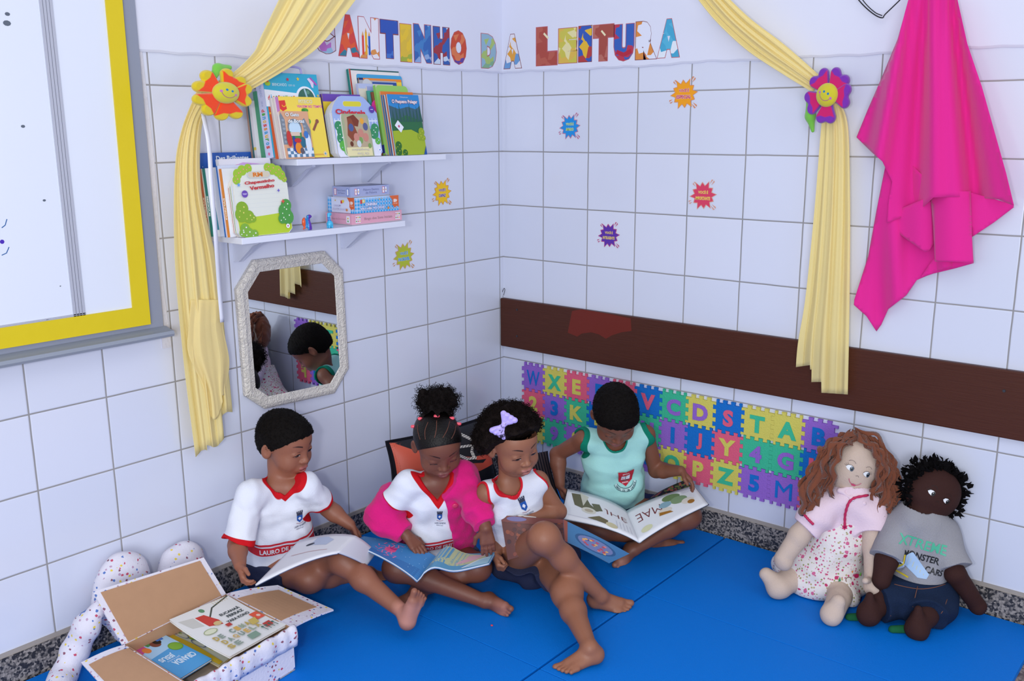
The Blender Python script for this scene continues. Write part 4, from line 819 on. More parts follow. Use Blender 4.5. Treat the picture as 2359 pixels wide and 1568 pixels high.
# ================================================================= curtains
def cloth_mat(name, col, trans=0.25, bump=.15):
    if name in MATS: return MATS[name]
    m = mat(name, col, .8, .15, bump=bump, bscale=220, sheen=.3); nt = m.node_tree; b = nt.nodes['Principled BSDF']
    t = nd(nt, 'ShaderNodeBsdfTranslucent'); t.inputs[0].default_value = (*lin(col), 1); mx = nd(nt, 'ShaderNodeMixShader'); mx.inputs[0].default_value = trans
    nt.links.new(b.outputs[0], mx.inputs[1]); nt.links.new(t.outputs[0], mx.inputs[2]); nt.links.new(mx.outputs[0], nt.nodes['Material Output'].inputs[0]); return m
def interp(P, t):
    P = np.array(P, float); n = len(P) - 1; x = t * n; i = min(int(x), n - 1); f = x - i
    return P[i] * (1 - f) + P[i + 1] * f
def pleats(name, parent, wf, Lp, Rp, dep, amp, nf, m, hem=None, nu=140, nv=50, ph=0.0, twist=0.0):
    """gathered cloth between two edge curves (read off the photo) at wall distance dep[]"""
    Lc = catmull([np.array((*p, 0.)) for p in Lp], 10); Rc = catmull([np.array((*p, 0.)) for p in Rp], 10)
    ks = np.random.default_rng(int(ph * 10) + 3); fr = [(nf, 1.0, ph), (nf * 1.73, .45, ph * 2 + 1), (nf * .41, .9, ph + 2)]
    V = []
    nrm = np.array((0, -1., 0)) if wf is wl else np.array((-1., 0, 0))
    for j in range(nv + 1):
        v = j / nv; d = interp([[q] for q in dep], v)[0]; am = interp([[q] for q in amp], v)[0]
        for i in range(nu + 1):
            u = i / nu; vv = v * (hem(u) if hem else 1.0); a = interp(Lc, vv); b = interp(Rc, vv); us = u + .012 * math.sin(u * 40 + ph) * math.sin(v * 5)
            p = a * (1 - us) + b * us
            f = sum(A_ * math.sin(2 * PI * (k * u + twist * v * u) + q) for k, A_, q in fr)
            V.append(wf(p[0], p[1], d + am * (f / 1.4 + (.9 - 3.6 * (u - .5) ** 2))))
    F = [(j * (nu + 1) + i, j * (nu + 1) + i + 1, (j + 1) * (nu + 1) + i + 1, (j + 1) * (nu + 1) + i) for j in range(nv) for i in range(nu)]
    return obj(name, V, F, m, parent, smooth=True, solid=.0012)
yc = cloth_mat('pale_yellow_voile', '#fff3bc', .5)
cl = thing('yellow_curtain', tuple(wl(455, 1050, .06)), 'pale yellow voile drape gathered by the orange flower, on the left wall', 'curtain')
pleats('upper_drape', cl, wl, [(648, -12), (600, 85), (583, 122), (540, 165), (500, 188)], [(828, -12), (745, 95), (690, 140), (600, 195), (545, 225)], [.19, .175, .17, .165, .165], [.007, .007, .006, .004, .003], 6, yc, ph=.6)
hemL = lambda u: 1.0 - (0.012 * (u > .3)) - (.045 * (u > .74)) - .008 * math.sin(u * 9)
pleats('lower_drape', cl, wl, [(455, 205), (418, 300), (402, 400), (403, 600), (424, 830), (452, 1052)], [(500, 235), (466, 285), (464, 440), (500, 610), (520, 800), (541, 1015)], [.155, .12, .10, .08, .06, .05], [.003, .005, .006, .007, .008, .008], 4.5, yc, hem=hemL, ph=1.7)
hem2 = lambda u: .86 + .14 * abs(math.sin(u * PI * 1.2)) if u < .8 else .8
pleats('overlapping_fold', cl, wl, [(440, 690), (434, 760), (434, 815), (470, 900), (478, 985)], [(512, 690), (514, 750), (528, 830), (520, 900), (527, 935)], [.083, .082, .075, .070, .066], [.002, .003, .004, .005, .005], 2.2, yc, hem=hem2, ph=2.9)
cr = thing('yellow_curtain', tuple(wr(1900, 905, .03)), 'pale yellow voile drape gathered by the purple flower, on the right wall', 'curtain')
pleats('upper_drape', cr, wr, [(1598, -14), (1650, 50), (1720, 115), (1800, 168), (1872, 212)], [(1668, -14), (1730, 45), (1800, 98), (1850, 140), (1900, 185)], [.10, .08, .065, .055, .05], [.006, .006, .006, .004, .003], 5, yc, ph=.3)
hemR = lambda u: .885 + (.018 if u > .25 else 0) + (.05 if u > .3 else 0) + (.04 if u > .5 else 0) + .01 * u
pleats('lower_drape', cr, wr, [(1898, 225), (1888, 330), (1874, 500), (1855, 690), (1838, 800), (1832, 905)], [(1930, 225), (1953, 290), (1958, 450), (1958, 600), (1956, 760), (1953, 906)], [.05, .045, .045, .045, .045, .045], [.002, .004, .006, .007, .007, .008], 4.2, yc, hem=hemR, ph=.9)
# white ribbon of the left tieback
rb = catmull([wl(468, 262, .15), wl(481, 330, .168), (wl(487, 420, .178)), wl(497, 545, .17), wl(505, 660, .12), wl(512, 742, .10)], 8)
V = []; F = []
for i, p in enumerate(rb): V += [p + (-.0065, 0, 0), p + (.0065, 0, 0)]
F = [(2 * i, 2 * i + 1, 2 * i + 3, 2 * i + 2) for i in range(len(rb) - 1)]
# ---- flower tiebacks
def petal_mesh(parent, O, U, Vv, N, ang, dist, size, outc, inc, tag_, wide=1.0, curl=0.0, lobes=1):
    S = local_sdf((.075, .075, .03), .0011); ca, sa = math.cos(ang), math.sin(ang); pa = np.array((-sa, ca, 0)); ra = np.array((ca, sa, 0))
    cen = ra * dist; R = np.stack([ra, pa, (0, 0, 1)], 1)
    for s in (-1, 1):
        S.cone(ra * dist * .35, ra * (dist + size * .25) + pa * s * size * .40 * wide + np.array((0, 0, curl)), size * .26, size * .37, .012)
    S.D = np.maximum(S.D, np.abs(S.all()[2] - curl * .7) - size * .24)
    V, Q = S.mesh()
    P2 = V @ R; fu = P2[:, 0] - dist * .45; w_ = np.abs(P2[:, 1]); fld = np.minimum(np.minimum(fu, dist + size * .20 - P2[:, 0] + .25 * np.abs(w_ - size * .35) - .002), (.02 * size + P2[:, 0] * .56 * wide) - w_) ; fld = np.minimum(fld, V[:, 2] - curl * .4)
    # smooth a little so the edges are plush
    o = obj('petal', place(V, O, U, Vv, N), Q, fieldmat('plush_' + tag_, outc, [('inn', inc)], .9, .1, bump=.4, bscale=1100, sheen=.5, soft=.0012), parent, smooth=True, attrs={'inn': fld}); return o
def flower(name, lb, O, U, Vv, N, rot, outc, inc, tag_, leaf, stretch, petals):
    t = thing(name, tuple(O), lb, 'tieback')
    U = np.asarray(U) * stretch[0]; Vv = np.asarray(Vv) * stretch[1]
    for a, ds, sz, wd, cu in petals: petal_mesh(t, O, U, Vv, N, math.radians(a), ds, sz, outc, inc, tag_, wd, cu)
    S = local_sdf((.045, .045, .03), .0009); S.ell((0, 0, .006), (.031, .029, .016), None, 0); V, Q = S.mesh(); c, s = math.cos(rot), math.sin(rot)
    x = V[:, 0] * c + V[:, 1] * s; y = -V[:, 0] * s + V[:, 1] * c; f = V[:, 2] - .005
    eye = np.maximum(.0031 - np.hypot(x + .0065, y - .006), .0031 - np.hypot(x - .0065, y - .006)); mouth = np.minimum(.0009 - np.abs(np.hypot(x, y - .004) - .0175), -y - .002 - np.abs(x) * .12); ck = np.maximum(.0034 - np.hypot(x + .0175, y + .001), .0034 - np.hypot(x - .0175, y + .001))
    obj('smiling_face', place(V, O + N * .006, U, Vv, N), Q, fieldmat('plush_face', '#cfc634', [('ck', '#c470b4'), ('mo', '#a8607c'), ('ey', '#1a78b4')], .9, .1, bump=.35, bscale=1100, sheen=.5, soft=.0004), t, smooth=True, attrs={'ck': np.minimum(ck, f), 'mo': np.minimum(mouth, f), 'ey': np.minimum(eye, f)})
    S = SDF((-.11, -.13, -.03), (.11, .11, .02), .0013)
    for a, b, ra, rb_ in leaf: S.cone(a, b, ra, rb_, .006)
    V, Q = S.mesh(); obj('leaf', place(V, O, U, Vv, N), Q, mat('plush_green', '#77c24a', .9, .1, bump=.4, bscale=1100, sheen=.5), t, smooth=True)
    return t
tf_ = flower('flower_tieback', 'orange and yellow plush flower tieback with a smiling face and white ribbon', wl(514, 214, .20), XA, ZA, YM, -.30, '#d9bf20', '#f04414', 'orange', [((-.012, .045, -.012), (.000, .068, -.014), .008, .011), ((.000, .068, -.014), (.026, .070, -.016), .011, .007)], (1.25, .92), [(25 - 30, .040, .042, 1.0, .002), (100 - 50 + 8, .040, .040, 1.1, -.002), (146, .042, .042, 1.05, -.002), (214, .048, .042, 1.0, .003), (277, .047, .042, 1.05, .003)])
o = obj('white_ribbon', V := [tuple(p) for p in sum([[q + (-.0065, 0, 0), q + (.0065, 0, 0)] for q in rb], [])], F, mat('satin_ribbon', '#e4e6f4', .35, .4), tf_, smooth=True, solid=.0006)
flower('flower_tieback', 'purple and pink plush flower tieback with a smiling face and green leaf', wr(1909, 219, .075), YM, ZA, -XA, -.45, '#7c2fae', '#cf1c6c', 'purple', [((-.02, .0, -.012), (-.054, -.010, -.012), .010, .014), ((-.054, -.010, -.012), (-.054, -.050, -.010), .014, .015), ((-.054, -.050, -.010), (-.044, -.086, -.010), .014, .005)], (1.0, 1.14), [(18 - 22, .040, .040, .95, .003), (55, .042, .040, 1.0, -.001), (126, .042, .040, 1.0, -.001), (200, .042, .040, .95, .003), (268, .044, .040, .85, .003)])
# ================================================================= pink cloth
pk = cloth_mat('magenta_nonwoven_fabric', '#ee2c9c', .16, .08)
pc = thing('pink_cloth', tuple(wr(2100, 760, .05)), 'bright magenta fabric sheet hung by its top on the right wall', 'cloth')
def sheet(name, parent, wf, poly, dfun, m, step=9):
    P, Fq = fill(poly, step); V = [wf(p[0], p[1], dfun(p[0], p[1])) for p in P]
    return obj(name, V, Fq, m, parent, smooth=True, solid=.0008)
def sm_(x, a, b): t = min(1, max(0, (x - a) / (b - a))); return t * t * (3 - 2 * t)
def dpk(x, y):   # folds radiate from the hanging point above the frame
    k = (x - 2150) / (y + 330) * 8.5
    return .060 + .036 * math.sin(k * 3.6 + .7) * sm_(y, -160, 250) + .012 * math.sin(k * 8.3 + 2) + .02 * sm_(x, 2230, 2330)
sheet('front_fold', pc, wr, [(2096, -12), (2068, 90), (2035, 170), (1998, 255), (1973, 316), (2010, 352), (2033, 372), (2055, 418), (2047, 465), (2043, 514), (2085, 497), (2125, 478), (2150, 455), (2195, 453), (2250, 455), (2300, 459), (2336, 474), (2318, 400), (2290, 300), (2262, 200), (2228, 100), (2203, -12)], dpk, pk)
sheet('back_fold', pc, wr, [(2040, 380), (2020, 480), (2000, 590), (1968, 690), (1967, 702), (1996, 728), (2019, 763), (2030, 748), (2046, 712), (2088, 680), (2112, 645), (2165, 622), (2200, 613), (2170, 560), (2165, 440), (2100, 380)], lambda x, y: .030 + .014 * math.sin((x - .15 * y) * .055) + .006 * math.sin(x * .11 + 1), pk)
sheet('rolled_fold', pc, wr, [(2143, 440), (2150, 520), (2154, 602), (2195, 603), (2243, 606), (2239, 540), (2236, 440)], lambda x, y: .052 + .026 * math.sin((x - 2140) / 100 * PI), pk)
sheet('side_fold', pc, wr, [(2225, 440), (2332, 470), (2336, 477), (2290, 512), (2239, 546), (2232, 500)], lambda x, y: .045 - .02 * (x - 2230) / 100, pk)
sheet('inner_fold', pc, wr, [(2050, 490), (2048, 520), (2085, 548), (2130, 580), (2140, 578), (2152, 560), (2148, 450), (2100, 470)], lambda x, y: .045 + .008 * math.sin(x * .06), pk)
sheet('hem_fold', pc, wr, [(2150, 596), (2243, 600), (2243, 606), (2200, 618), (2150, 630), (2120, 640)], lambda x, y: .035, pk)
v, f = tube(catmull([wr(1955, -30, .03), wr(1985, 8, .03), wr(2012, 32, .03), wr(2032, 41, .03), wr(2040, 32, .03), wr(2075, -2, .03), wr(2095, -25, .03)], 6), .0016, 8)
wi = thing('wire_loop', tuple(wr(2032, 41, .03)), 'thin black bent wire left of the top of the pink cloth', 'wire'); obj('outer_wire', v, f, mat('black_wire', '#111016', .4, .4), wi, smooth=True)
v, f = tube(catmull([wr(1968, -30, .033), wr(1992, 6, .033), wr(2015, 28, .033), wr(2032, 36, .033)], 6), .0013, 8); obj('inner_wire', v, f, mat('black_wire', '#111016'), wi, smooth=True)
v, f = tube(catmull([wr(1159, 684, .003), wr(1157, 674, .006), wr(1161, 664, .008), wr(1163, 668, .007), wr(1160, 680, .004)], 5), .0010, 6)
tag(obj('string_loop', v, f, mat('black_wire', '#111016'), smooth=True), 'tiny dark string loop in the corner above the brown board', 'string')
# ================================================================= people
H_P = 0.0024
def unit(v): v = np.asarray(v, float); return v / (np.linalg.norm(v) + 1e-12)
IR = RM[:, 0].copy(); IF = -RM[:, 2].copy(); IF[2] = 0; IF = unit(IF); IR[2] = 0; IR = unit(IR); UP = np.array((0, 0, 1.))
def hdir(right, toward, up): return unit(IR * right - IF * toward + UP * up)
def frame(y, zhint):
    y = unit(y); x = unit(np.cross(y, zhint)); z = np.cross(x, y); return np.stack([x, y, z], 1)
def ccone(S, a, b, ra, rb, k, cap_a=None, cap_b=0.0):
    a, b = np.asarray(a, float), np.asarray(b, float); Rm = max(ra, rb); t = unit(b - a)
    sl, (X, Y, Z) = S.sub(np.minimum(a, b) - Rm, np.maximum(a, b) + Rm, k + 2.5 * S.h); d = f_cone(X, Y, Z, a, b, ra, rb)
    q = (X - np.float32(b[0])) * np.float32(t[0]) + (Y - np.float32(b[1])) * np.float32(t[1]) + (Z - np.float32(b[2])) * np.float32(t[2]) - cap_b
    d = np.maximum(d, q)
    if cap_a is not None:
        q = -((X - np.float32(a[0])) * np.float32(t[0]) + (Y - np.float32(a[1])) * np.float32(t[1]) + (Z - np.float32(a[2])) * np.float32(t[2])) - cap_a; d = np.maximum(d, q)
    S.put(sl, d, k)
def wrinkle(S, amp, sc, seed, aniso=(1, 1, 1)):
    r = np.random.default_rng(seed); X, Y, Z = S.all(); acc = np.zeros(S.n, np.float32)
    for _ in range(4):
        k = unit(r.normal(size=3)) * np.array(aniso) * sc * r.uniform(.6, 1.5); ph = r.uniform(0, 6.28)
        acc += np.sin(np.float32(k[0]) * X + np.float32(k[1]) * Y + np.float32(k[2]) * Z + np.float32(ph) + np.float32(1.2) * np.sin(X * np.float32(sc * .35) + Z * np.float32(sc * .5))).astype(np.float32)
    S.D = np.where(S.D < .03, S.D + acc * np.float32(amp / 4), S.D)
def hand(S, w, d, pn, s=1.0, curl=(.3, .3, .35, .4), thumb=.6, side=1, spread=.12, k=.004, tips=None):
    """w wrist, d direction of the fingers, pn palm normal; side +1 puts the thumb towards cross(d,pn)"""
    d = unit(d); pn = unit(np.asarray(pn) - d * np.dot(pn, d)); sd = np.cross(d, pn) * side
    P = lambda a, b, c: np.asarray(w) + d * a * s + sd * b * s + pn * c * s
    for b in (-.014, -.005, .005, .014): S.cone(P(.004, b * .6, 0), P(.046, b * 1.15, 0), .0105 * s, .0092 * s, .006)
    L = (.038, .043, .040, .032)
    for i, b in enumerate((.0165, .0055, -.0055, -.0160)):
        p = P(.047, b, 0); a = curl[i]; sp = (i - 1.5) * -spread * .5; dd = unit(d + sd * sp); ang = 0; r = .0062 * s
        for j, f in enumerate((.45, .31, .24)):
            ang += a * (1.0 if j else .75); v = dd * math.cos(ang) + pn * math.sin(ang); q = p + v * L[i] * f * s; r2 = r * .94; S.cone(p, q, r, r2, .0022); p, r = q, r2
    p = P(.014, .016, .002); v = unit(d * .65 + sd * .85 * thumb + pn * .35); q = p + v * .024 * s; S.cone(p, q, .0088 * s, .0074 * s, k); v2 = unit(d * .9 + sd * .25 * thumb + pn * .25); q2 = q + v2 * .022 * s; S.cone(q, q2, .0072 * s, .006 * s, .003)
def foot(S, an, f, dn, s=1.0, side=1, splay=0.0):
    """an ankle, f heel-to-toe direction, dn towards the sole, side +1: big toe towards cross(f,dn)"""
    f = unit(f); dn = unit(np.asarray(dn) - f * np.dot(dn, f)); sd = np.cross(f, dn) * side
    P = lambda a, b, c: np.asarray(an) + f * a * s + sd * b * s + dn * c * s
    S.ell(P(-.016, 0, .026), (.022 * s,) * 3, None, .012); S.cone(P(-.002, 0, .004), P(-.012, 0, .022), .021 * s, .021 * s, .012)
    S.cone(P(0, .004, .012), P(.058, .008, .032), .020 * s, .014 * s, .014); S.cone(P(-.010, -.006, .028), P(.060, -.013, .036), .017 * s, .012 * s, .012); S.cone(P(-.008, .006, .028), P(.064, .012, .036), .017 * s, .014 * s, .012)
    for b, L, r, st in ((.018, .027, .0100, .078), (.005, .020, .0070, .079), (-.006, .018, .0064, .075), (-.016, .016, .0060, .070), (-.025, .014, .0062, .062)):
        S.cone(P(st - .012, b * .95, .036), P(st, b, .036), r * 1.05 * s, r * .95 * s, .006); S.cone(P(st, b, .036), P(st + L * .62, b * 1.06, .037), r * .9 * s, r * s, .0012)
def head(S, c, R, s, openm=0.0):
    P = lambda x, y, z: np.asarray(c) + R @ (np.array((x, y, z)) * s)
    E = lambda x, y, z, r, k=.012, m='u', RR=None: S.ell(P(x, y, z), np.array(r) * s, R if RR is None else RR, k * s, m)
    E(0, -.012, .026, (.070, .084, .072), .01); E(0, .026, -.024, (.056, .053, .064), .025); E(0, .033, .030, (.054, .044, .046), .03); E(0, .047, -.073, (.022, .023, .017), .022)
    for q in (-1, 1):
        E(q * .034, .047, -.037, (.024, .027, .027), .025); E(q * .020, .018, -.072, (.030, .042, .018), .02)
        E(q * .030, .0925, .002, (.014, .010, .0085), .014, 's'); E(q * .029, .0640, .001, (.0160, .0150, .0130), .003)
        a = .32; cc, ss = math.cos(a * q), math.sin(a * q); RR = R @ np.array([[cc, -ss, 0], [ss, cc, 0], [0, 0, 1]])
        E(q * .072, -.010, -.010, (.0065, .017, .026), .005, RR=RR); E(q * .0775, -.006, -.006, (.0045, .009, .015), .004, 's', RR=RR)
    S.cone(P(0, .077, .002), P(0, .0855, -.020), .0060 * s, .0080 * s, .012 * s); E(0, .0885, -.0255, (.0105, .0090, .0080), .007)
    for q in (-1, 1): E(q * .0112, .0825, -.0275, (.0078, .008, .0062), .004); E(q * .0055, .0905, -.0350, (.0030, .0045, .0028), .002, 's')
    E(0, .0735, -.053, (.024, .012, .014), .014)
    E(-.0070, .0830, -.0500, (.0115, .0075, .0060), .003); E(.0070, .0830, -.0500, (.0115, .0075, .0060), .003); E(0, .0810, -.0605, (.0155, .0085, .0072), .003)
    E(0, .0885, -.0555, (.017, .006, .0011 + openm), .002, 's'); E(0, .0745, -.0725, (.014, .006, .004), .006, 's')
    return P
def head_fields(V, c, R, s, lid=-.25, gaze=(0, -.5), low=-.55):
    L = ((V - np.asarray(c)) @ R) / s; x, y, z = L.T; ax = np.abs(x); q = np.sign(x)
    lips = np.maximum(fell(np.stack([ax, y, z], 1), (.0070, .0830, -.0500), (.0122, .0085, .0066)) * -1, -fell(L, (0, .0810, -.0605), (.0160, .0095, .0078)))
    br = .0023 - np.hypot(np.hypot(np.clip(ax - .016, None, 0) + np.clip(ax - .044, 0, None), 0), z - (.0255 + .005 * np.sin(np.clip((ax - .014) / .032, 0, 1) * 2.4))) - .0016 * np.clip((ax - .03) / .014, 0, 1); br = np.where(y > .03, br, -.01)
    v = np.stack([x - q * .029, y - .0640, z - .001], 1); rr = np.linalg.norm(v, axis=1) + 1e-9; el = v[:, 2] / rr; az = v[:, 0] / rr; near = np.minimum(.0190 - rr, y - .056)
    up = lid - .55 * az * az + .0; lo = low + .50 * az * az
    op = np.minimum(np.minimum(up - el, el - lo) * .0135, near); lash = np.minimum(np.minimum(.11 - np.abs(el - up - .05), .85 - np.abs(az)) * .0135, near)
    crease = np.minimum(np.minimum(.035 - np.abs(el - (up + .52)), .72 - np.abs(az)) * .0135, near)
    ir = np.minimum((.50 - np.hypot(az - gaze[0], el - gaze[1])) * .0135, op); pu = np.minimum((.20 - np.hypot(az - gaze[0], el - gaze[1])) * .0135, op)
    mo = np.minimum(.0011 - np.abs(z + .0555 + .0), np.minimum(.0165 - ax, y - .07))
    return dict(lips=lips * s, brow=br * s, eye=op * s, lash=lash * s, iris=ir * s, pupil=pu * s, crease=crease * s, mouth=mo * s)
SK = lambda nm, c, lipc, pale: fieldmat('skin_' + nm, c, [('pale', pale, .012), ('lips', lipc, .0012), ('mouth', '#3a1614', .0005), ('crease', '#2f1a14', .0006), ('brow', '#20130f', .0012), ('eye', '#b9aca6'), ('iris', '#2a1710'), ('pupil', '#0c0807'), ('lash', '#0c0706', .0005)], .48, .38, bump=.10, bscale=160, sub=.06)
def pairs_field(V, cs):
    f = np.full(len(V), -.05)
    for c, n, r in cs: f = np.maximum(f, np.minimum(r - np.linalg.norm(V - np.asarray(c), axis=1), .02))
    return f
class Kid:
    def __init__(s, name_label, J, base, hs=.95, cat='person'):
        s.J = {k: np.asarray(v, float) for k, v in J.items()}; A = np.array(list(s.J.values())); s.lo, s.hi = A.min(0) - .13, A.max(0) + .13; s.lo[2] = max(-.02, s.lo[2]); s.hi[2] += .03
        s.t = thing('person', base, name_label, cat); s.S = SDF(s.lo, s.hi, H_P); s.hs = hs
        j = s.J; s.up = unit(j['neck'] - j['pelv']); lat = j['shL'] - j['shR']; s.lat = unit(lat - s.up * (lat @ s.up)); s.fr = np.cross(s.lat, s.up)
    def torso(s, S, g=0.0, k=.03, w=1.0):
        j = s.J; u, l, f = s.up, s.lat, s.fr; T = np.linalg.norm(j['neck'] - j['pelv']); ct = lambda h, x=0, y=0: j['pelv'] + u * h * T + l * x * w + f * y
        hl = unit(j['hipL'] - j['hipR'])
        for q in (-1, 1):
            S.cone(ct(0, q * .034), ct(.40, q * .030, .008), .055 + g, .050 + g, k); S.cone(ct(.40, q * .030, .006), ct(.74, q * .034), .049 + g, .045 + g, k)
            S.cone(ct(.74, q * .034), ct(.88, q * .026, -.006), .045 + g, .025 + g, k)
        S.cone(j['hipR'] * .8 + j['pelv'] * .2, j['hipL'] * .8 + j['pelv'] * .2, .056 + g, .056 + g, k)
        S.cone(j['shR'], ct(.90, 0, -.004), .027 + g, .028 + g, .025); S.cone(j['shL'], ct(.90, 0, -.004), .027 + g, .028 + g, .025)
    def limbs(s, arms=1.0, legs=1.0):
        S, j = s.S, s.J
        for q in 'RL':
            a, e, w = j['sh' + q], j['el' + q], j['wr' + q]; S.cone(a, e, .0285 * arms, .0235 * arms, .02); m = e * .7 + w * .3; S.cone(e, m, .0245 * arms, .0250 * arms, .012); S.cone(m, w, .0250 * arms, .0165 * arms, .012)
            h, kx, an = j['hip' + q], j['kn' + q], j['an' + q]; S.cone(h, kx, .056 * legs, .040 * legs, .03); S.ell(kx, (.0385 * legs,) * 3, None, .03); m = kx * .68 + an * .32; back = unit((h + an) / 2 - kx) * .008
            S.cone(kx, m + back, .0365 * legs, .0350 * legs, .02); S.cone(m + back, an, .0345 * legs, .0205 * legs, .02)
    def finish(s, mtl, hc, hR, lid, gaze, low, pale=(), cut=None):
        if cut is not None: cut(s.S)
        s.S.D = np.maximum(s.S.D, (M0 + .0006 - s.S.all()[2]) * np.ones((1, 1, 1), np.float32))
        V, Q = s.S.mesh(); V, Q = keep_big(V, Q); at = head_fields(V, hc, hR, s.hs, lid, gaze, low); at['pale'] = pairs_field(V, pale)
        s.body = obj('body', V, Q, mtl, s.t, smooth=True, attrs=at); return V, Q
    def cloth(s, name, S, m, fields=None, thick=True, wr_=(.004, 60), seed=1, cut=None, keep=.04, floor=True):
        if wr_: wrinkle(S, wr_[0] * 1.3, wr_[1], seed); wrinkle(S, wr_[0] * .55, wr_[1] * 2.3, seed + 50)
        if thick: S.D = np.maximum(S.D, -(s.S.D + .0028))
        if cut is not None: S.D = np.maximum(S.D, cut(*S.all()))
        if floor: S.D = np.maximum(S.D, (M0 + .0008 - S.all()[2]))
        V, Q = S.mesh(); V, Q = keep_big(V, Q, keep); at = fields(V) if fields else None
        o = obj(name, V, Q, m, s.t, smooth=True, attrs=at); return o, V, Q
    def grid(s): return SDF(s.lo, s.hi, H_P)
    def tl(s, V):  # torso coordinates of points: lateral, front, height fraction*T
        d = V - s.J['pelv']; return d @ s.lat, d @ s.fr, d @ s.up
def project_art(A, name, parent, V, Q, O, U, Vv, N, sub=.005, off=.0016, back=.12):
    tree = BVHTree.FromPolygons([tuple(v) for v in V], [tuple(int(i) for i in q) for q in Q]); N = unit(N)
    def fn(p, e):
        out = []
        for a in p:
            st = np.asarray(O) + np.asarray(U) * a[0] + np.asarray(Vv) * a[1] + N * back; h = tree.ray_cast(Vector(st), Vector(-N), back * 2)
            if h[0] is None: h2 = tree.find_nearest(Vector(st - N * back)); out.append(np.array(h2[0]) + N * e)
            else: out.append(np.array(h[0]) + N * e)
        return out
    return A.build(name, parent, fn=fn, sub=sub, off=off)
def cl3(a, b, c): return np.maximum(np.maximum(a, b), c)
# hair -------------------------------------------------------------
def hair_m(nm, c='#0d0908', bs=260, rough=.75):
    return mat('hair_' + nm, c, rough, .12, bump=.7, bscale=bs, var=.35)
def short_hair(kid, hc, R, s, nm, thick=.0065, fc=1.02):
    S = SDF(np.asarray(hc) - .125, np.asarray(hc) + .125, .0020); P = lambda x, y, z: np.asarray(hc) + R @ (np.array((x, y, z)) * s)
    S.ell(P(0, -.012, .026), (np.array((.070, .084, .072)) + thick) * s, R, 0); S.ell(P(0, -.035, -.012), np.array((.060, .062, .060)) * s, R, .02); S.ell(P(0, .033, .030), (np.array((.054, .044, .046)) + thick * .8) * s, R, .03)
    X, Y, Z = S.all(); d = [X - np.float32(hc[0]), Y - np.float32(hc[1]), Z - np.float32(hc[2])]; l = [(d[0] * np.float32(R[0, i]) + d[1] * np.float32(R[1, i]) + d[2] * np.float32(R[2, i])) / s for i in range(3)]
    line = -.056 + np.clip(l[1] + .030, 0, .032) * 1.5 + np.clip(l[1] - .002, 0, 1) * fc - np.clip(.055 - np.abs(l[0]), 0, .055) * .10 * (l[1] > .02)
    line = line + .0022 * np.sin(l[0] * 260 + 1.2 * np.sin(l[1] * 190)) * np.sin(l[1] * 170 + 1)
    wrinkle(S, .0010, 420, 5); S.D = np.maximum(S.D, (line - l[2]) * np.float32(s * .75)); V, Q = S.mesh(); V, Q = keep_big(V, Q); cv, cf = curls(V, Q, 3400, .0042, .0005, .0013, 8)
    return obj('hair', np.vstack([V, cv]), np.vstack([Q, cf + len(V)]), hair_m(nm), kid.t, smooth=True)
def curls(V, Q, n, L, r, rad, seed, mask=None):
    """short coiled strands standing out of a surface"""
    g = np.random.default_rng(seed); fc = V[Q].mean(1); nm = np.cross(V[Q[:, 1]] - V[Q[:, 0]], V[Q[:, 2]] - V[Q[:, 0]]); nm /= np.linalg.norm(nm, axis=1)[:, None] + 1e-9
    ids = np.arange(len(fc)) if mask is None else np.where(mask(fc))[0]; ids = g.choice(ids, n); out = []; m = 0; VV = []; FF = []
    for i in ids:
        p = fc[i] - nm[i] * .002; d = unit(nm[i] + g.normal(size=3) * .45); a = unit(np.cross(d, g.normal(size=3))); b = np.cross(d, a); l = L * g.uniform(.5, 1.25); ph = g.uniform(0, 6.28); K = 11; w = g.uniform(1.2, 2.0); pts = []
        for k in range(K):
            t = k / (K - 1); an = ph + t * w * 2 * PI; rr = rad * min(1, t * 3); pts.append(p + d * l * t + (a * math.cos(an) + b * math.sin(an)) * rr)
        pts = np.array(pts)
        for k in range(K):
            tg = unit(pts[min(k + 1, K - 1)] - pts[max(k - 1, 0)]); u = unit(np.cross(tg, d + .01)); v = np.cross(tg, u); q = r * (1 - .4 * k / K)
            for e in range(3): VV.append(pts[k] + (u * math.cos(e * 2.094) + v * math.sin(e * 2.094)) * q)
        for k in range(K - 1):
            for e in range(3): FF.append((m + k * 3 + e, m + k * 3 + (e + 1) % 3, m + k * 3 + 3 + (e + 1) % 3, m + k * 3 + 3 + e))
        m += K * 3
    return np.array(VV), np.array(FF)
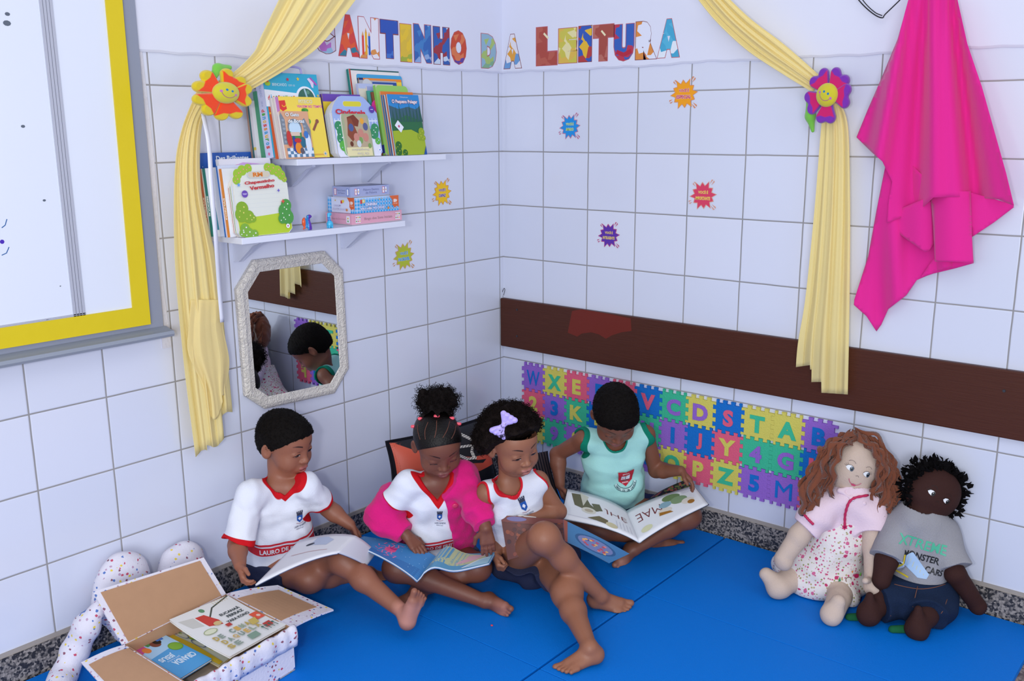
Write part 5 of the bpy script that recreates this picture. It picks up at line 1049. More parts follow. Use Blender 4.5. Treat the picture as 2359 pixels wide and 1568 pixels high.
# books held open -----------------------------------------------------
def patch(c, bulge, n=(18, 10), lift=0.0, shape=None):
    """c = near-gutter, near-outer, far-outer, far-gutter; returns fn(u,v,off) on a curved page, u from the gutter outwards, v near->far"""
    c = [np.asarray(q, float) for q in c]; nrm = unit(np.cross(c[1] - c[0], c[3] - c[0])); nrm = nrm if nrm[2] > 0 else -nrm
    sh = shape or (lambda u, v: math.sin(PI * min(1, u) ** .8))
    def f(u, v, e=0.0): return (c[0] * (1 - u) + c[1] * u) * (1 - v) + (c[3] * (1 - u) + c[2] * u) * v + nrm * (bulge * sh(u, v) + e)
    return f, nrm
def slab(f, t, n=(20, 8)):
    V = []; F = []; a, b = n; m = (a + 1) * (b + 1)
    for s_ in (0, 1):
        for i in range(a + 1):
            for k in range(b + 1): V.append(f(i / a, k / b, -t * s_))
    for i in range(a):
        for k in range(b):
            q = (i * (b + 1) + k, (i + 1) * (b + 1) + k, (i + 1) * (b + 1) + k + 1, i * (b + 1) + k + 1); F.append(q); F.append(tuple(m + x for x in reversed(q)))
    ed = [(i, 0) for i in range(a + 1)] + [(a, k) for k in range(1, b + 1)] + [(i, b) for i in range(a - 1, -1, -1)] + [(0, k) for k in range(b - 1, 0, -1)]
    for i in range(len(ed)):
        p, q = ed[i], ed[(i + 1) % len(ed)]; x, y = p[0] * (b + 1) + p[1], q[0] * (b + 1) + q[1]; F.append((x, x + m, y + m, y))
    return V, F
def art_patch(A, name, parent, f, side=1, off=.0005, sub=.07):
    return A.build(name, parent, fn=lambda p, e: [f(q[0], q[1], side * e) for q in p], sub=sub, off=off)
Z, D_ = fl, dp
def dotp(X, Y, Zz, o, n): return (X - np.float32(o[0])) * np.float32(n[0]) + (Y - np.float32(o[1])) * np.float32(n[1]) + (Zz - np.float32(o[2])) * np.float32(n[2])
def tcoords(k, X, Y, Zz): p = k.J['pelv']; return dotp(X, Y, Zz, p, k.lat), dotp(X, Y, Zz, p, k.fr), dotp(X, Y, Zz, p, k.up)
def cols(V): return V[:, 0], V[:, 1], V[:, 2]
def neck_removal(k, T, vA=None, vk=2.2, rn=.041, round_=None, xo=0.0):
    nb = k.J['neck']; up = k.up
    def R(X, Y, Zz):
        a = f_cone(X, Y, Zz, nb - up * .03 + k.fr * .004, nb + up * .12 + k.fr * .02, rn, rn + .01); x, f, h = tcoords(k, X, Y, Zz)
        if vA is not None: q = ((h - vA) - np.abs(x - xo) * vk) / math.sqrt(1 + vk * vk); a = np.minimum(a, np.maximum(-q, -f))
        if round_ is not None: a = np.minimum(a, np.maximum(f_ell(X, Y, Zz, k.J['pelv'] + up * round_[0] + k.fr * .05, np.array((round_[1], round_[1] * 1.0, round_[2])), np.stack([k.lat, k.fr, k.up], 1)), -f))
        return a
    return R
def arm_removal(k, r=.037, out=.012, dn=.0):
    def R(X, Y, Zz):
        a = None
        for q, sgn in (('R', -1), ('L', 1)):
            c = k.J['sh' + q] + k.lat * sgn * out; d = f_cone(X, Y, Zz, c + k.up * .05 + k.lat * sgn * .012, c - k.up * dn, r, r); a = d if a is None else np.minimum(a, d)
        return a
    return R
def along(k, V, a, b): t = unit(k.J[b] - k.J[a]); return (V - k.J[a]) @ t
navy = mat('navy_knit', '#2a2f48', .85, .15, bump=.4, bscale=300)
# ---------------------------------------------------------------- boy by the left wall
J = dict(neck=Z(640, 1106, .392), pelv=Z(645, 1288, .10), shR=Z(577, 1140, .372), shL=Z(708, 1120, .372), elR=Z(546, 1255, .240), wrR=Z(553, 1302, .222), elL=Z(755, 1170, .27), wrL=Z(806, 1208, .226), hipR=Z(612, 1305, .09), hipL=Z(690, 1285, .10), knR=Z(712, 1332, .105), anR=Z(850, 1318, .045), knL=Z(792, 1290, .178), anL=Z(932, 1412, .082))
k = Kid('boy in a white shirt with red V collar, reading below the mirror', J, tuple(Z(650, 1330, M0)), .93); S = k.S; b1 = k
k.torso(S); k.limbs(1.0, .93)
hc = D_(657, 1019, 2.745); hR = frame(hdir(.84, .46, -.26), hdir(-.08, 0, 1)); P = head(S, hc, hR, k.hs); S.cone(J['neck'] - k.up * .02, P(0, -.030, -.040), .027, .026, .02)
hand(S, J['wrR'], hdir(.30, .55, -.55), hdir(.75, -.35, .1), .86, (.55, .6, .7, .8), .7, 1); hand(S, J['wrL'], hdir(.50, .05, -.75), hdir(-.3, .5, -.5), .80, (.25, .3, .3, .35), .5, -1)
foot(S, J['anL'], hdir(.28, -.05, .85), hdir(.55, .80, -.10), .92, -1); foot(S, J['anR'], hdir(1, -.1, 0), hdir(.1, -.3, -1), .85, 1)
k.finish(SK('boy_a', '#915c47', '#a05a58', '#b98070'), hc, hR, .02, (.12, -.30), -.50, [(J['anL'] + hdir(.5, .7, .6) * .03, None, .045)])
T = np.linalg.norm(J['neck'] - J['pelv']); G = k.grid(); k.torso(G, .009); j = J
ccone(G, j['shR'], j['elR'] * .92 + j['shR'] * .08, .037, .045, .02); ccone(G, j['shL'], j['shL'] * .38 + j['elL'] * .62, .036, .042, .02)
for q in (-1, 1): G.cone(j['pelv'] + k.lat * q * .04 + k.up * .02, j['pelv'] + k.lat * q * .035 + k.up * .12, .070, .056, .03)
R1 = neck_removal(k, T, .91 * T, 1.15, .032, xo=.012)
def cutf(X, Y, Zz): x, f, h = tcoords(k, X, Y, Zz); return np.maximum(-R1(X, Y, Zz), -.035 - h)
def fields(V):
    x, f, h = k.tl(V); on = (np.abs(x) < .12) & True; sl = np.where(np.minimum(along(k, V, 'shR', 'elR') / np.linalg.norm(j['elR'] - j['shR']) - .80, .10 - np.linalg.norm(V - j['elR'], axis=1)) > 0, 1, 0)
    cuR = np.minimum(along(k, V, 'shR', 'elR') - .925 * np.linalg.norm(j['elR'] - j['shR']) + .014, .075 - np.linalg.norm(V - j['elR'], axis=1)); cuL = np.minimum(along(k, V, 'shL', 'elL') - .62 * np.linalg.norm(j['elL'] - j['shL']) + .010, .075 - np.linalg.norm(V - (j['elL'] * .6 + j['shL'] * .4), axis=1))
    tors = np.minimum(f + .005, .02 + along(k, V, 'elR', 'shR') * 0 + (np.linalg.norm(V - j['elR'], axis=1) - .062)); hb = h - .02 * x
    return {'red': np.maximum(.0105 - R1(*cols(V)), np.maximum(cuR, cuL)), 'band': np.minimum(np.maximum(np.minimum(hb - .088, .120 - hb), np.minimum(hb - .126, .134 - hb)), tors)}
shirt = fieldmat('white_school_shirt', '#dfe2ee', [('band', '#cc2f3c'), ('red', '#c4141f')], .82, .15, bump=.25, bscale=280)
o, V, Q = k.cloth('shirt', G, shirt, fields, wr_=(.0045, 55), seed=4, cut=cutf)
A = Art(); A.text('LAURO DE FREITAS', .006, .1045, .018, '#e6e6ee', w=.150, bold=.03, rot=.02)
project_art(A, 'chest_lettering', k.t, V, Q, j['pelv'], k.lat, k.up, k.fr)
def crest(x, y, s):
    A = Art(); A.rect(x - s * .5, y + s * .5, x + s * .5, y + s * .95, '#3c3f55')
    for i in range(4): A.rect(x + s * (-.55 + i * .3), y + s * .9, x + s * (-.35 + i * .3), y + s * 1.25, '#3c3f55')
    A.poly([(x - s * .5, y + s * .5), (x + s * .5, y + s * .5), (x + s * .48, y - s * .3), (x, y - s * .7), (x - s * .48, y - s * .3)], '#2456a8'); A.circ(x, y, s * .22, '#dfe3f0'); A.star(x, y - s * .05, s * .3, '#dfe3f0', k=4); A.line([(x - s * .6, y - s * .75), (x, y - s * .9), (x + s * .7, y - s * .75)], s * .12, '#b9a0ac')
    A.text('LAURO DE FREITAS', x + s * .1, y - s * 1.25, s * .26, '#5a5f78', w=s * 2.1, bold=.02); A.text('PREFEITURA', x, y - s * 1.6, s * .16, '#5a5f78', w=s * 1.3); return A
project_art(crest(.050, T * .66 / 1.3, .017), 'chest_crest', k.t, V, Q, j['pelv'], k.lat, k.up * 1.3, k.fr)
G = k.grid(); h0 = j['pelv']
for q in 'RL': ccone(G, j['hip' + q], j['hip' + q] * .35 + j['kn' + q] * .65, .067, .056, .02)
G.cone(j['hipR'], j['hipL'], .070, .070, .02); k.cloth('shorts', G, navy, wr_=(.004, 60), seed=8, cut=lambda X, Y, Zz: tcoords(k, X, Y, Zz)[2] - .05)
short_hair(k, hc, hR, k.hs, 'boy_a', .0065, .90)
# ---------------------------------------------------------------- girl in the pink jacket
J = dict(neck=Z(1003, 1097, .388), pelv=Z(1000, 1268, .095), shR=Z(940, 1114, .370), shL=Z(1064, 1102, .370), elR=D_(882, 1188, 2.80), wrR=Z(938, 1234, .212), elL=D_(1104, 1180, 2.72), wrL=D_(1119, 1216, 2.69), hipR=Z(968, 1278, .09), hipL=Z(1040, 1274, .09), knR=Z(914, 1308, .115), anR=Z(1116, 1384, .045), knL=Z(1100, 1306, .105), anL=Z(958, 1362, .045))
k = Kid('girl in a pink jacket with a curly top puff, reading the octopus book', J, tuple(Z(1000, 1300, M0)), .93); S = k.S; g2 = k; j = J
k.torso(S); k.limbs(1.0, .93)
hc = D_(1008, 1020, 2.735); hR = frame(hdir(.30, .80, -.50), hdir(-.08, 0, 1)); P = head(S, hc, hR, k.hs, .0006); S.cone(J['neck'] - k.up * .02, P(0, -.035, -.045), .027, .026, .02)
hand(S, j['wrR'], hdir(.62, .45, -.50), hdir(.1, -.2, -1), .88, (.22, .2, .25, .35), .7, 1); hand(S, j['wrL'], hdir(.10, .10, -.85), hdir(-.1, -.9, -.3), .92, (.15, .12, .15, .22), .95, -1)
foot(S, j['anR'], hdir(.55, .80, -.05), hdir(.75, -.50, -.30), .88, 1); foot(S, j['anL'], hdir(-.8, .3, 0), hdir(0, 0, -1), .85, -1)
k.finish(SK('girl_b', '#764737', '#7f4644', '#a06a5c'), hc, hR, -.42, (0, -.6), -.60, [(j['anR'] + hdir(.7, .2, -.1) * .07, None, .035)])
T = np.linalg.norm(j['neck'] - j['pelv']); G = k.grid(); k.torso(G, .009); ccone(G, j['shR'], j['shR'] * .48 + j['elR'] * .52, .036, .044, .02); ccone(G, j['shL'], j['shL'] * .5 + j['elL'] * .5, .035, .036, .02)
R2 = neck_removal(k, T, .82 * T, 1.4, .031)
def cutf(X, Y, Zz): x, f, h = tcoords(k, X, Y, Zz); return np.maximum(-R2(X, Y, Zz), -.03 - h)
def fields(V):
    x, f, h = k.tl(V); cu = np.minimum(along(k, V, 'shR', 'elR') - .52 * np.linalg.norm(j['elR'] - j['shR']) + .004, .07 - np.linalg.norm(V - (j['elR'] + j['shR']) / 2, axis=1))
    return {'red': np.maximum(.0115 - R2(*cols(V)), cu), 'band': np.minimum(np.maximum(np.minimum(h - .078, .108 - h), np.minimum(h - .114, .122 - h)), f)}
o, V, Q = k.cloth('shirt', G, shirt, fields, wr_=(.0035, 60), seed=14, cut=cutf)
A = Art(); A.text('LAURO DE FREITAS', .002, .093, .017, '#e6e6ee', w=.135, bold=.03); project_art(A, 'chest_lettering', k.t, V, Q, j['pelv'], k.lat, k.up, k.fr)
project_art(crest(.004, T * .66 / 1.3, .015), 'chest_crest', k.t, V, Q, j['pelv'], k.lat, k.up * 1.3, k.fr)
G = k.grid(); Gs = G; m_ = lambda a, b, t: j[a] * (1 - t) + j[b] * t
ccone(G, m_('shR', 'elR', .42), j['elR'], .034, .044, .02, cap_a=.0); G.cone(j['elR'], j['elR'] + hdir(-.2, .2, -.5) * .012, .043, .043, .02); ccone(G, j['elR'], m_('elR', 'wrR', .88), .043, .033, .02)
G = k.grid()
if True:
    k.torso(G, .020); G.cone(j['pelv'] + k.lat * .065 + k.up * .02 + k.fr * .012, j['shL'] - k.up * .03, .062, .050, .03); G.cone(j['shL'], j['neck'] + k.lat * .035 - k.up * .012, .042, .034, .02)
ccone(G, j['shL'], j['elL'], .043, .042, .02); ccone(G, j['elL'], m_('elL', 'wrL', .84), .042, .034, .02)
Gs.cone(j['pelv'] - k.lat * .07 - k.fr * .035 + k.up * .02, m_('shR', 'elR', .6) - k.fr * .03, .045, .040, .03)
X, Y, Zz = G.all(); x, f_, h_ = tcoords(k, X, Y, Zz); G.D = np.maximum(G.D, (.012 + (T - h_).clip(0, .4) * .16 - x)); G.D = np.maximum(G.D, -R2(X, Y, Zz) + .006); G.D = np.minimum(G.D, Gs.D)
def cutp(X, Y, Zz): return -.045 - tcoords(k, X, Y, Zz)[2]
pinkm = mat('pink_fleece', '#d61f78', .9, .1, bump=.5, bscale=260, sheen=.15)
o, V, Q = k.cloth('jacket', G, pinkm, None, wr_=(.0055, 60), seed=21, cut=cutp)
S2 = SDF((-.02,) * 3, (.02,) * 3, .0009); S2.ell((0, 0, 0), (.0095, .0095, .0035), None, 0); v2, q2 = S2.mesh()
pb = j['pelv'] + k.lat * .048 + k.up * (T * .80); tree = BVHTree.FromPolygons([tuple(v) for v in V], [tuple(int(i) for i in q) for q in Q]); h = tree.ray_cast(Vector(pb + k.fr * .2), Vector(-k.fr), .4)
if h[0] is not None: obj('jacket_button', place(v2, np.array(h[0]) + k.fr * .002, k.lat, k.up, k.fr), q2, mat('pink_button', '#d83a6a', .3, .5), k.t, smooth=True)
G = k.grid()
for q in 'RL': ccone(G, j['hip' + q], j['hip' + q] * .45 + j['kn' + q] * .55, .066, .056, .02)
G.cone(j['hipR'], j['hipL'], .072, .072, .02); k.cloth('shorts', G, mat('slate_shorts', '#474e68', .85, .15, bump=.3, bscale=300), wr_=(.004, 60), seed=9, cut=lambda X, Y, Zz: tcoords(k, X, Y, Zz)[2] - .055)
# hair: slicked sections, elastics, puff
s = k.hs; Ph = lambda x, y, z: np.asarray(hc) + hR @ (np.array((x, y, z)) * s)
G = SDF(np.asarray(hc) - .13, np.asarray(hc) + .13, .0018); G.ell(Ph(0, -.012, .026), np.array((.0735, .0875, .0755)) * s, hR, 0); G.ell(Ph(0, -.035, -.012), np.array((.060, .062, .060)) * s, hR, .02); G.ell(Ph(0, .033, .030), np.array((.0585, .0485, .0505)) * s, hR, .03)
X, Y, Zz = G.all(); l = [dotp(X, Y, Zz, hc, hR[:, i]) / s for i in range(3)]; line = -.056 + np.clip(l[1] + .030, 0, .032) * 1.3 + np.clip(l[1] - .002, 0, 1) * 1.22
G.D = np.maximum(G.D, (line - l[2]) * np.float32(s * .7)); V, Q = G.mesh(); V, Q = keep_big(V, Q); L = ((V - hc) @ hR) / s
an = np.arctan2(L[:, 0], np.abs(L[:, 1] + .03) + .02); top = L[:, 1] > -.01
part = np.full(len(V), -.01)
for a0 in (-1.15, -.55, 0.02, .55, 1.15): part = np.maximum(part, .0011 - np.abs((L[:, 0] - math.sin(a0) * (.020 + .052 * np.clip((.075 - (L[:, 2] - .03)) / .06, 0, 1)))) * 1.0)
part = np.where((L[:, 1] > .012) & (L[:, 2] < .088), part, -.01)
hairo = obj('hair', V, Q, fieldmat('hair_slick', '#0c0808', [('part', '#6a3f34')], .42, .25, bump=.5, bscale=230, soft=.0006), k.t, smooth=True, attrs={'part': part * 0 - .01}); Vs, Qs = V, Q
pc_ = D_(1007, 925, 2.77); G = SDF(pc_ - .085, pc_ + .085, .002); G.ell(pc_, (.050, .045, .036), None, 0); G.cone(Ph(0, -.012, .085), pc_, .040, .034, .02)
for a0 in range(9): G.ell(pc_ + IR * .042 * math.cos(a0 * .7) + UP * .020 * math.sin(a0 * 1.9) + IF * .02 * math.sin(a0 * .7), (.019, .019, .017), None, .012)
wrinkle(G, .006, 190, 3); V, Q = G.mesh(); V, Q = keep_big(V, Q); cv, cf = curls(V, Q, 900, .020, .00075, .0038, 5)
obj('hair_puff', np.vstack([V, cv]), np.vstack([Q, cf + len(V)]), hair_m('puff', '#16100f', 300, .8), k.t, smooth=True)
trh = BVHTree.FromPolygons([tuple(v) for v in Vs], [tuple(int(i) for i in q) for q in Qs])
def on_hair(x, y):
    d = unit(ray(x, y)); h_ = trh.ray_cast(Vector(CAM), Vector(d), 6); return (np.array(h_[0]), d) if h_[0] is not None else (None, d)
for px_, py_ in ((953, 982), (969, 964), (1006, 958), (1040, 963), (1056, 976)):
    e0, d = on_hair(px_, py_)
    if e0 is None: e0 = D_(px_, py_, 2.72)
    G = SDF(e0 - .02, e0 + .02, .0012); G.cone(e0 - IR * .0042, e0 + IR * .0042, .0048, .0048, 0); V, Q = G.mesh(); obj('hair_elastic', V, Q, mat('coral_elastic', '#f2586c', .4, .4), k.t, smooth=True)
for pl in ([(986, 972), (979, 992), (980, 1012)], [(1006, 968), (1005, 990), (1001, 1008)], [(1036, 970), (1030, 990), (1020, 1008)], [(962, 978), (963, 995), (968, 1012)], [(1050, 980), (1047, 996), (1040, 1010)]):
    pp = [on_hair(*p_)[0] for p_ in pl]; pp = [p_ for p_ in pp if p_ is not None]
    if len(pp) > 2: v, F = tube(catmull(pp, 6), .0011, 6); obj('hair_parting', v, F, mat('scalp_line', '#6a4034', .7), k.t, smooth=True)
# ---------------------------------------------------------------- girl with the bow
J = dict(neck=Z(1168, 1110, .378), pelv=Z(1208, 1265, .095), shR=Z(1124, 1134, .360), shL=Z(1239, 1108, .360), elR=D_(1132, 1222, 2.87), wrR=D_(1141, 1276, 2.79), elL=Z(1286, 1178, .255), wrL=Z(1226, 1192, .262), hipR=Z(1180, 1285, .09), hipL=Z(1252, 1282, .09), knR=Z(1254, 1238, .275), anR=Z(1384, 1371, .068), knL=Z(1306, 1366, .105), anL=Z(1358, 1490, .066))
k = Kid('girl with loose curly hair and a lilac bow, in a white vest, legs crossed', J, tuple(Z(1210, 1310, M0)), .92); S = k.S; g3 = k; j = J
k.torso(S); k.limbs(1.0, .97)
hc = D_(1181, 1020, 2.70); hR = frame(hdir(.52, .80, -.26), hdir(-.16, 0, 1)); P = head(S, hc, hR, k.hs); S.cone(j['neck'] - k.up * .02, P(0, -.032, -.045), .027, .026, .02)
hand(S, j['wrR'], hdir(.15, .40, -.35), hdir(.9, -.2, .2), .86, (1.2, 1.25, 1.3, 1.3), .5, 1); hand(S, j['wrL'], hdir(-1, .25, -.05), hdir(0, .5, -.7), .84, (.35, .4, .4, .5), .4, -1)
foot(S, j['anR'], hdir(1, .10, -.16), hdir(0, -.45, -.85), .98, 1); foot(S, j['anL'], hdir(-.92, .36, -.10), hdir(0, .1, -1), .98, -1)
k.finish(SK('girl_c', '#936048', '#a86a62', '#a9705c'), hc, hR, -.12, (.1, -.38), -.55, [])
T = np.linalg.norm(j['neck'] - j['pelv']); G = k.grid(); k.torso(G, .010)
R3n = neck_removal(k, T, None, 1, .034, round_=(1.14 * T, .050, .060)); R3a = arm_removal(k, .033, .027, .010); R3 = lambda X, Y, Zz: np.minimum(R3n(X, Y, Zz), R3a(X, Y, Zz))
o, V, Q = k.cloth('vest', G, mat('x', '#ffffff') if False else fieldmat('white_red_vest', '#dfe2ee', [('red', '#d0202e')], .82, .15, bump=.25, bscale=280), lambda V: {'red': .0068 - R3(*cols(V))}, wr_=(.0035, 60), seed=31, cut=lambda X, Y, Zz: np.maximum(-R3(X, Y, Zz), -.03 - tcoords(k, X, Y, Zz)[2]))
project_art(crest(.014, T * .80 / 1.3, .019), 'chest_crest', k.t, V, Q, j['pelv'], k.lat, k.up * 1.3, k.fr)
G = k.grid(); ccone(G, j['hipR'], j['hipR'] * .52 + j['knR'] * .48, .066, .070, .02); G.cone(j['hipR'], Z(1222, 1325, .05), .05, .045, .03); ccone(G, j['hipL'], j['hipL'] * .5 + j['knL'] * .5, .066, .060, .02); G.cone(j['hipL'], Z(1318, 1275, .05), .055, .04, .03); G.cone(j['hipR'], j['hipL'], .070, .070, .02)
k.cloth('shorts', G, navy, wr_=(.005, 60), seed=33, cut=lambda X, Y, Zz: tcoords(k, X, Y, Zz)[2] - .085)
s = k.hs; Ph = lambda x, y, z: np.asarray(hc) + hR @ (np.array((x, y, z)) * s); G = SDF(np.asarray(hc) - .17, np.asarray(hc) + .17, .0022)
for x, y, z, r in ((0, -.02, .046, .078), (.055, -.012, .044, .052), (-.050, -.012, .034, .050), (0, -.065, .02, .070), (.030, .030, .068, .042), (-.026, .026, .062, .038), (.068, -.040, .012, .042), (.072, .004, .034, .036), (-.060, -.045, .0, .042), (0, -.06, -.03, .05)): G.ell(Ph(x, y, z), r * s, None, .02)
X, Y, Zz = G.all(); l = [dotp(X, Y, Zz, hc, hR[:, i]) / s for i in range(3)]; line = -.050 + np.clip(l[1] + .038, 0, .040) * 1.5 + np.clip(l[1] - .002, 0, 1) * 1.20
G.D = np.maximum(G.D, (line - l[2]) * np.float32(s * .7)); wrinkle(G, .007, 170, 7); V, Q = G.mesh(); V, Q = keep_big(V, Q)
def hm(P_): l_ = ((P_ - hc) @ hR) / s; return l_[:, 2] > (-.050 + np.clip(l_[:, 1] + .038, 0, .040) * 1.5 + np.clip(l_[:, 1] - .002, 0, 1) * 1.20) + .007
cv, cf = curls(V, Q, 2400, .015, .0008, .0038, 6, mask=hm)
obj('hair', np.vstack([V, cv]), np.vstack([Q, cf + len(V)]), hair_m('afro', '#1a1210', 300, .8), k.t, smooth=True)
# bow
bc = D_(1160, 979, 2.60); G = SDF(bc - .06, bc + .06, .0013); ax = unit(IR * .55 + UP * .85); px = unit(np.cross(ax, IF))
for q in (-1, 1):
    for w in (-1, -.33, .33, 1): G.cone(bc, bc + ax * q * .029 + px * w * .019, .004, .0080, .004)
G.ell(bc - IF * .004, (.0065,) * 3, None, .003); wrinkle(G, .0006, 400, 2); V, Q = G.mesh()
obj('hair_bow', V, Q, mat('lilac_satin', '#b9a8ee', .35, .45, bump=.5, bscale=90), k.t, smooth=True)
# ---------------------------------------------------------------- boy in the mint vest
J = dict(neck=Z(1415, 1010, .402), pelv=Z(1410, 1165, .10), shR=Z(1345, 1012, .398), shL=Z(1487, 1000, .398), elR=Z(1284, 1046, .325), wrR=Z(1290, 1116, .235), elL=D_(1511, 1083, 3.19), wrL=D_(1568, 1084, 3.09), hipR=Z(1378, 1178, .09), hipL=Z(1448, 1175, .09), knR=Z(1322, 1212, .115), anR=Z(1512, 1242, .043), knL=Z(1586, 1188, .125), anL=Z(1462, 1264, .055))
k = Kid('boy in a mint green sleeveless shirt reading by the foam letters', J, tuple(Z(1410, 1215, M0)), .95); S = k.S; b4 = k; j = J
k.torso(S, w=1.12); k.limbs(1.0, .92)
hc = D_(1417, 955, 2.985); hR = frame(hdir(.10, .66, -.74), hdir(-.03, 0, 1)); P = head(S, hc, hR, k.hs); S.cone(j['neck'] - k.up * .02, P(0, -.038, -.03), .029, .028, .02)
hand(S, j['wrR'], hdir(.22, .45, -.75), hdir(.7, -.1, .3), .88, (.4, .5, .6, .7), .6, 1); hand(S, j['wrL'], hdir(.62, .35, -.55), hdir(-.4, .2, -.8), .90, (.35, .4, .45, .5), .7, -1)
foot(S, j['anR'], hdir(1, .10, -.05), hdir(.1, -.5, -.85), .95, 1); foot(S, j['anL'], hdir(-.42, .85, -.22), hdir(-.6, -.25, -.55), .92, -1)
k.finish(SK('boy_d', '#7d4d3a', '#86504a', '#a4705e'), hc, hR, -.42, (0, -.6), -.62, [(j['anL'] + hdir(-.5, .9, -.3) * .08, None, .035)])
T = np.linalg.norm(j['neck'] - j['pelv']); G = k.grid(); k.torso(G, .013, w=1.15)
for q in (-1, 1): G.cone(j['pelv'] + k.lat * q * .05, j['pelv'] + k.lat * q * .045 + k.up * .12, .052, .054, .03)
R4n = neck_removal(k, T, .98 * T, 1.2, .034); R4a = arm_removal(k, .034, .024, .022)
mint = fieldmat('mint_school_vest', '#a6dcd6', [('gn', '#0f7a62'), ('go', '#16806a')], .85, .12, bump=.3, bscale=300)
o, V, Q = k.cloth('vest', G, mint, lambda V: {'gn': .018 - R4a(*cols(V)), 'go': .0055 - R4n(*cols(V))}, wr_=(.004, 55), seed=41, cut=lambda X, Y, Zz: np.maximum(np.maximum(-R4n(X, Y, Zz), -R4a(X, Y, Zz)), -.035 - tcoords(k, X, Y, Zz)[2]))
A = Art(); x, y, s_ = .022, T * .62 / 1.5, .029
A.arc(x, y - s_ * .35, s_ * 1.15, PI * 1.05, PI * 1.95, s_ * .34, '#c9e6e4', ry=s_ * .75); A.arc(x, y - s_ * .35, s_ * 1.32, PI * 1.05, PI * 1.95, s_ * .05, '#2f5a60', ry=s_ * .9); A.arc(x, y - s_ * .35, s_ * .98, PI * 1.05, PI * 1.95, s_ * .05, '#2f5a60', ry=s_ * .58)
A.poly([(x - s_ * .95, y + s_ * .95), (x - s_ * .3, y + s_ * .88), (x, y + s_ * .80), (x + s_ * .3, y + s_ * .88), (x + s_ * .95, y + s_ * .95), (x + s_ * .78, y - s_ * .25), (x, y - s_ * .75), (x - s_ * .78, y - s_ * .25)], '#b41c30')
A.poly([(x - s_ * .5, y + s_ * .40), (x, y + s_ * .30), (x + s_ * .5, y + s_ * .42), (x + s_ * .5, y - s_ * .12), (x, y - s_ * .25), (x - s_ * .5, y - s_ * .15)], '#d9e0ea'); A.line([(x, y + s_ * .3), (x, y - s_ * .25)], s_ * .06, '#274a52'); A.line([(x - s_ * .5, y - s_ * .2), (x, y - s_ * .3), (x + s_ * .5, y - s_ * .17)], s_ * .07, '#274a52')
A.text('ESCOLA', x, y + s_ * .62, s_ * .16, '#e8d9dc', w=s_ * .8, bold=.03); A.text('MUNICIPAL', x, y - s_ * .42, s_ * .12, '#e8d9dc', w=s_ * .75, bold=.02)
for i, c in enumerate('ISMAEL DE O. SANTOS'): a0 = PI * 1.10 + PI * .80 * i / 18; A.text(c, x + s_ * 1.15 * math.cos(a0), y - s_ * .35 + s_ * .74 * math.sin(a0), s_ * .17, '#2f5a60', rot=a0 + PI / 2, bold=.02)
project_art(A, 'chest_crest', k.t, V, Q, j['pelv'], k.lat, k.up * 1.5, k.fr)
G = k.grid()
for q in 'RL': ccone(G, j['hip' + q], j['hip' + q] * .4 + j['kn' + q] * .6, .066, .058, .02)
G.cone(j['hipR'], j['hipL'], .072, .072, .02); k.cloth('shorts', G, fieldmat('navy_floral_shorts', '#20264a', [], .85, .12, bump=.3, bscale=260), wr_=(.004, 60), seed=43, cut=lambda X, Y, Zz: tcoords(k, X, Y, Zz)[2] - .06)
short_hair(k, hc, hR, k.hs, 'boy_d', .006, .84)
# ================================================================= books being read
def open_book(label, base, L, R, bl, br, cover_col, t=.0045, artL=None, artR=None, shapeL=None, shapeR=None, artCL=None, artCR=None, page='#e4e5ea'):
    b = thing('open_book', base, label, 'book', None); pm = mat('page_' + page.strip('#'), page, .7, .2)
    for nm, c, bu, art, sh, cart in (('left', L, bl, artL, shapeL, artCL), ('right', R, br, artR, shapeR, artCR)):
        if c is None: continue
        f, n = patch(c, bu, shape=sh); v, F = slab(f, t); obj('%s_page_block' % nm, v, F, pm, b, smooth=True)
        f2 = lambda u, v_, e=0.0, f=f: f(u * 1.012, v_ * 1.02 - .01, e - t - .0002); v, F = slab(f2, .0009); obj('%s_cover' % nm, v, F, pal(cover_col, .25, .5), b, smooth=True)
        if art: A = Art(); art(A); art_patch(A, '%s_page_picture' % nm, b, f)
        if cart: A = Art(); cart(A); art_patch(A, '%s_cover_picture' % nm, b, f2, side=-1, off=.0012)
    return b
def p_blank(A): A.rect(.15, .25, .5, .6, '#d5d3dc'); A.circ(.35, .8, .08, '#8a90a8', ry=.10)
open_book('large white picture book held open by the boy by the left wall', tuple(Z(700, 1290, .2)), [Z(776, 1272, .262), Z(588, 1346, .208), Z(690, 1243, .215), Z(818, 1233, .262)], [Z(776, 1272, .262), Z(846, 1302, .165), Z(868, 1272, .165), Z(818, 1233, .262)], .010, .006, '#2a3f6a', artL=lambda A: (A.poly([(.30, .55), (.62, .70), (.60, .92), (.4, .9), (.25, .75)], '#b9c4dc'), A.circ(.62, .72, .07, '#2c3244', ry=.04), A.line([(.2, .3), (.5, .42), (.8, .5)], .02, '#c9a8ac')), page='#dfdfe6')
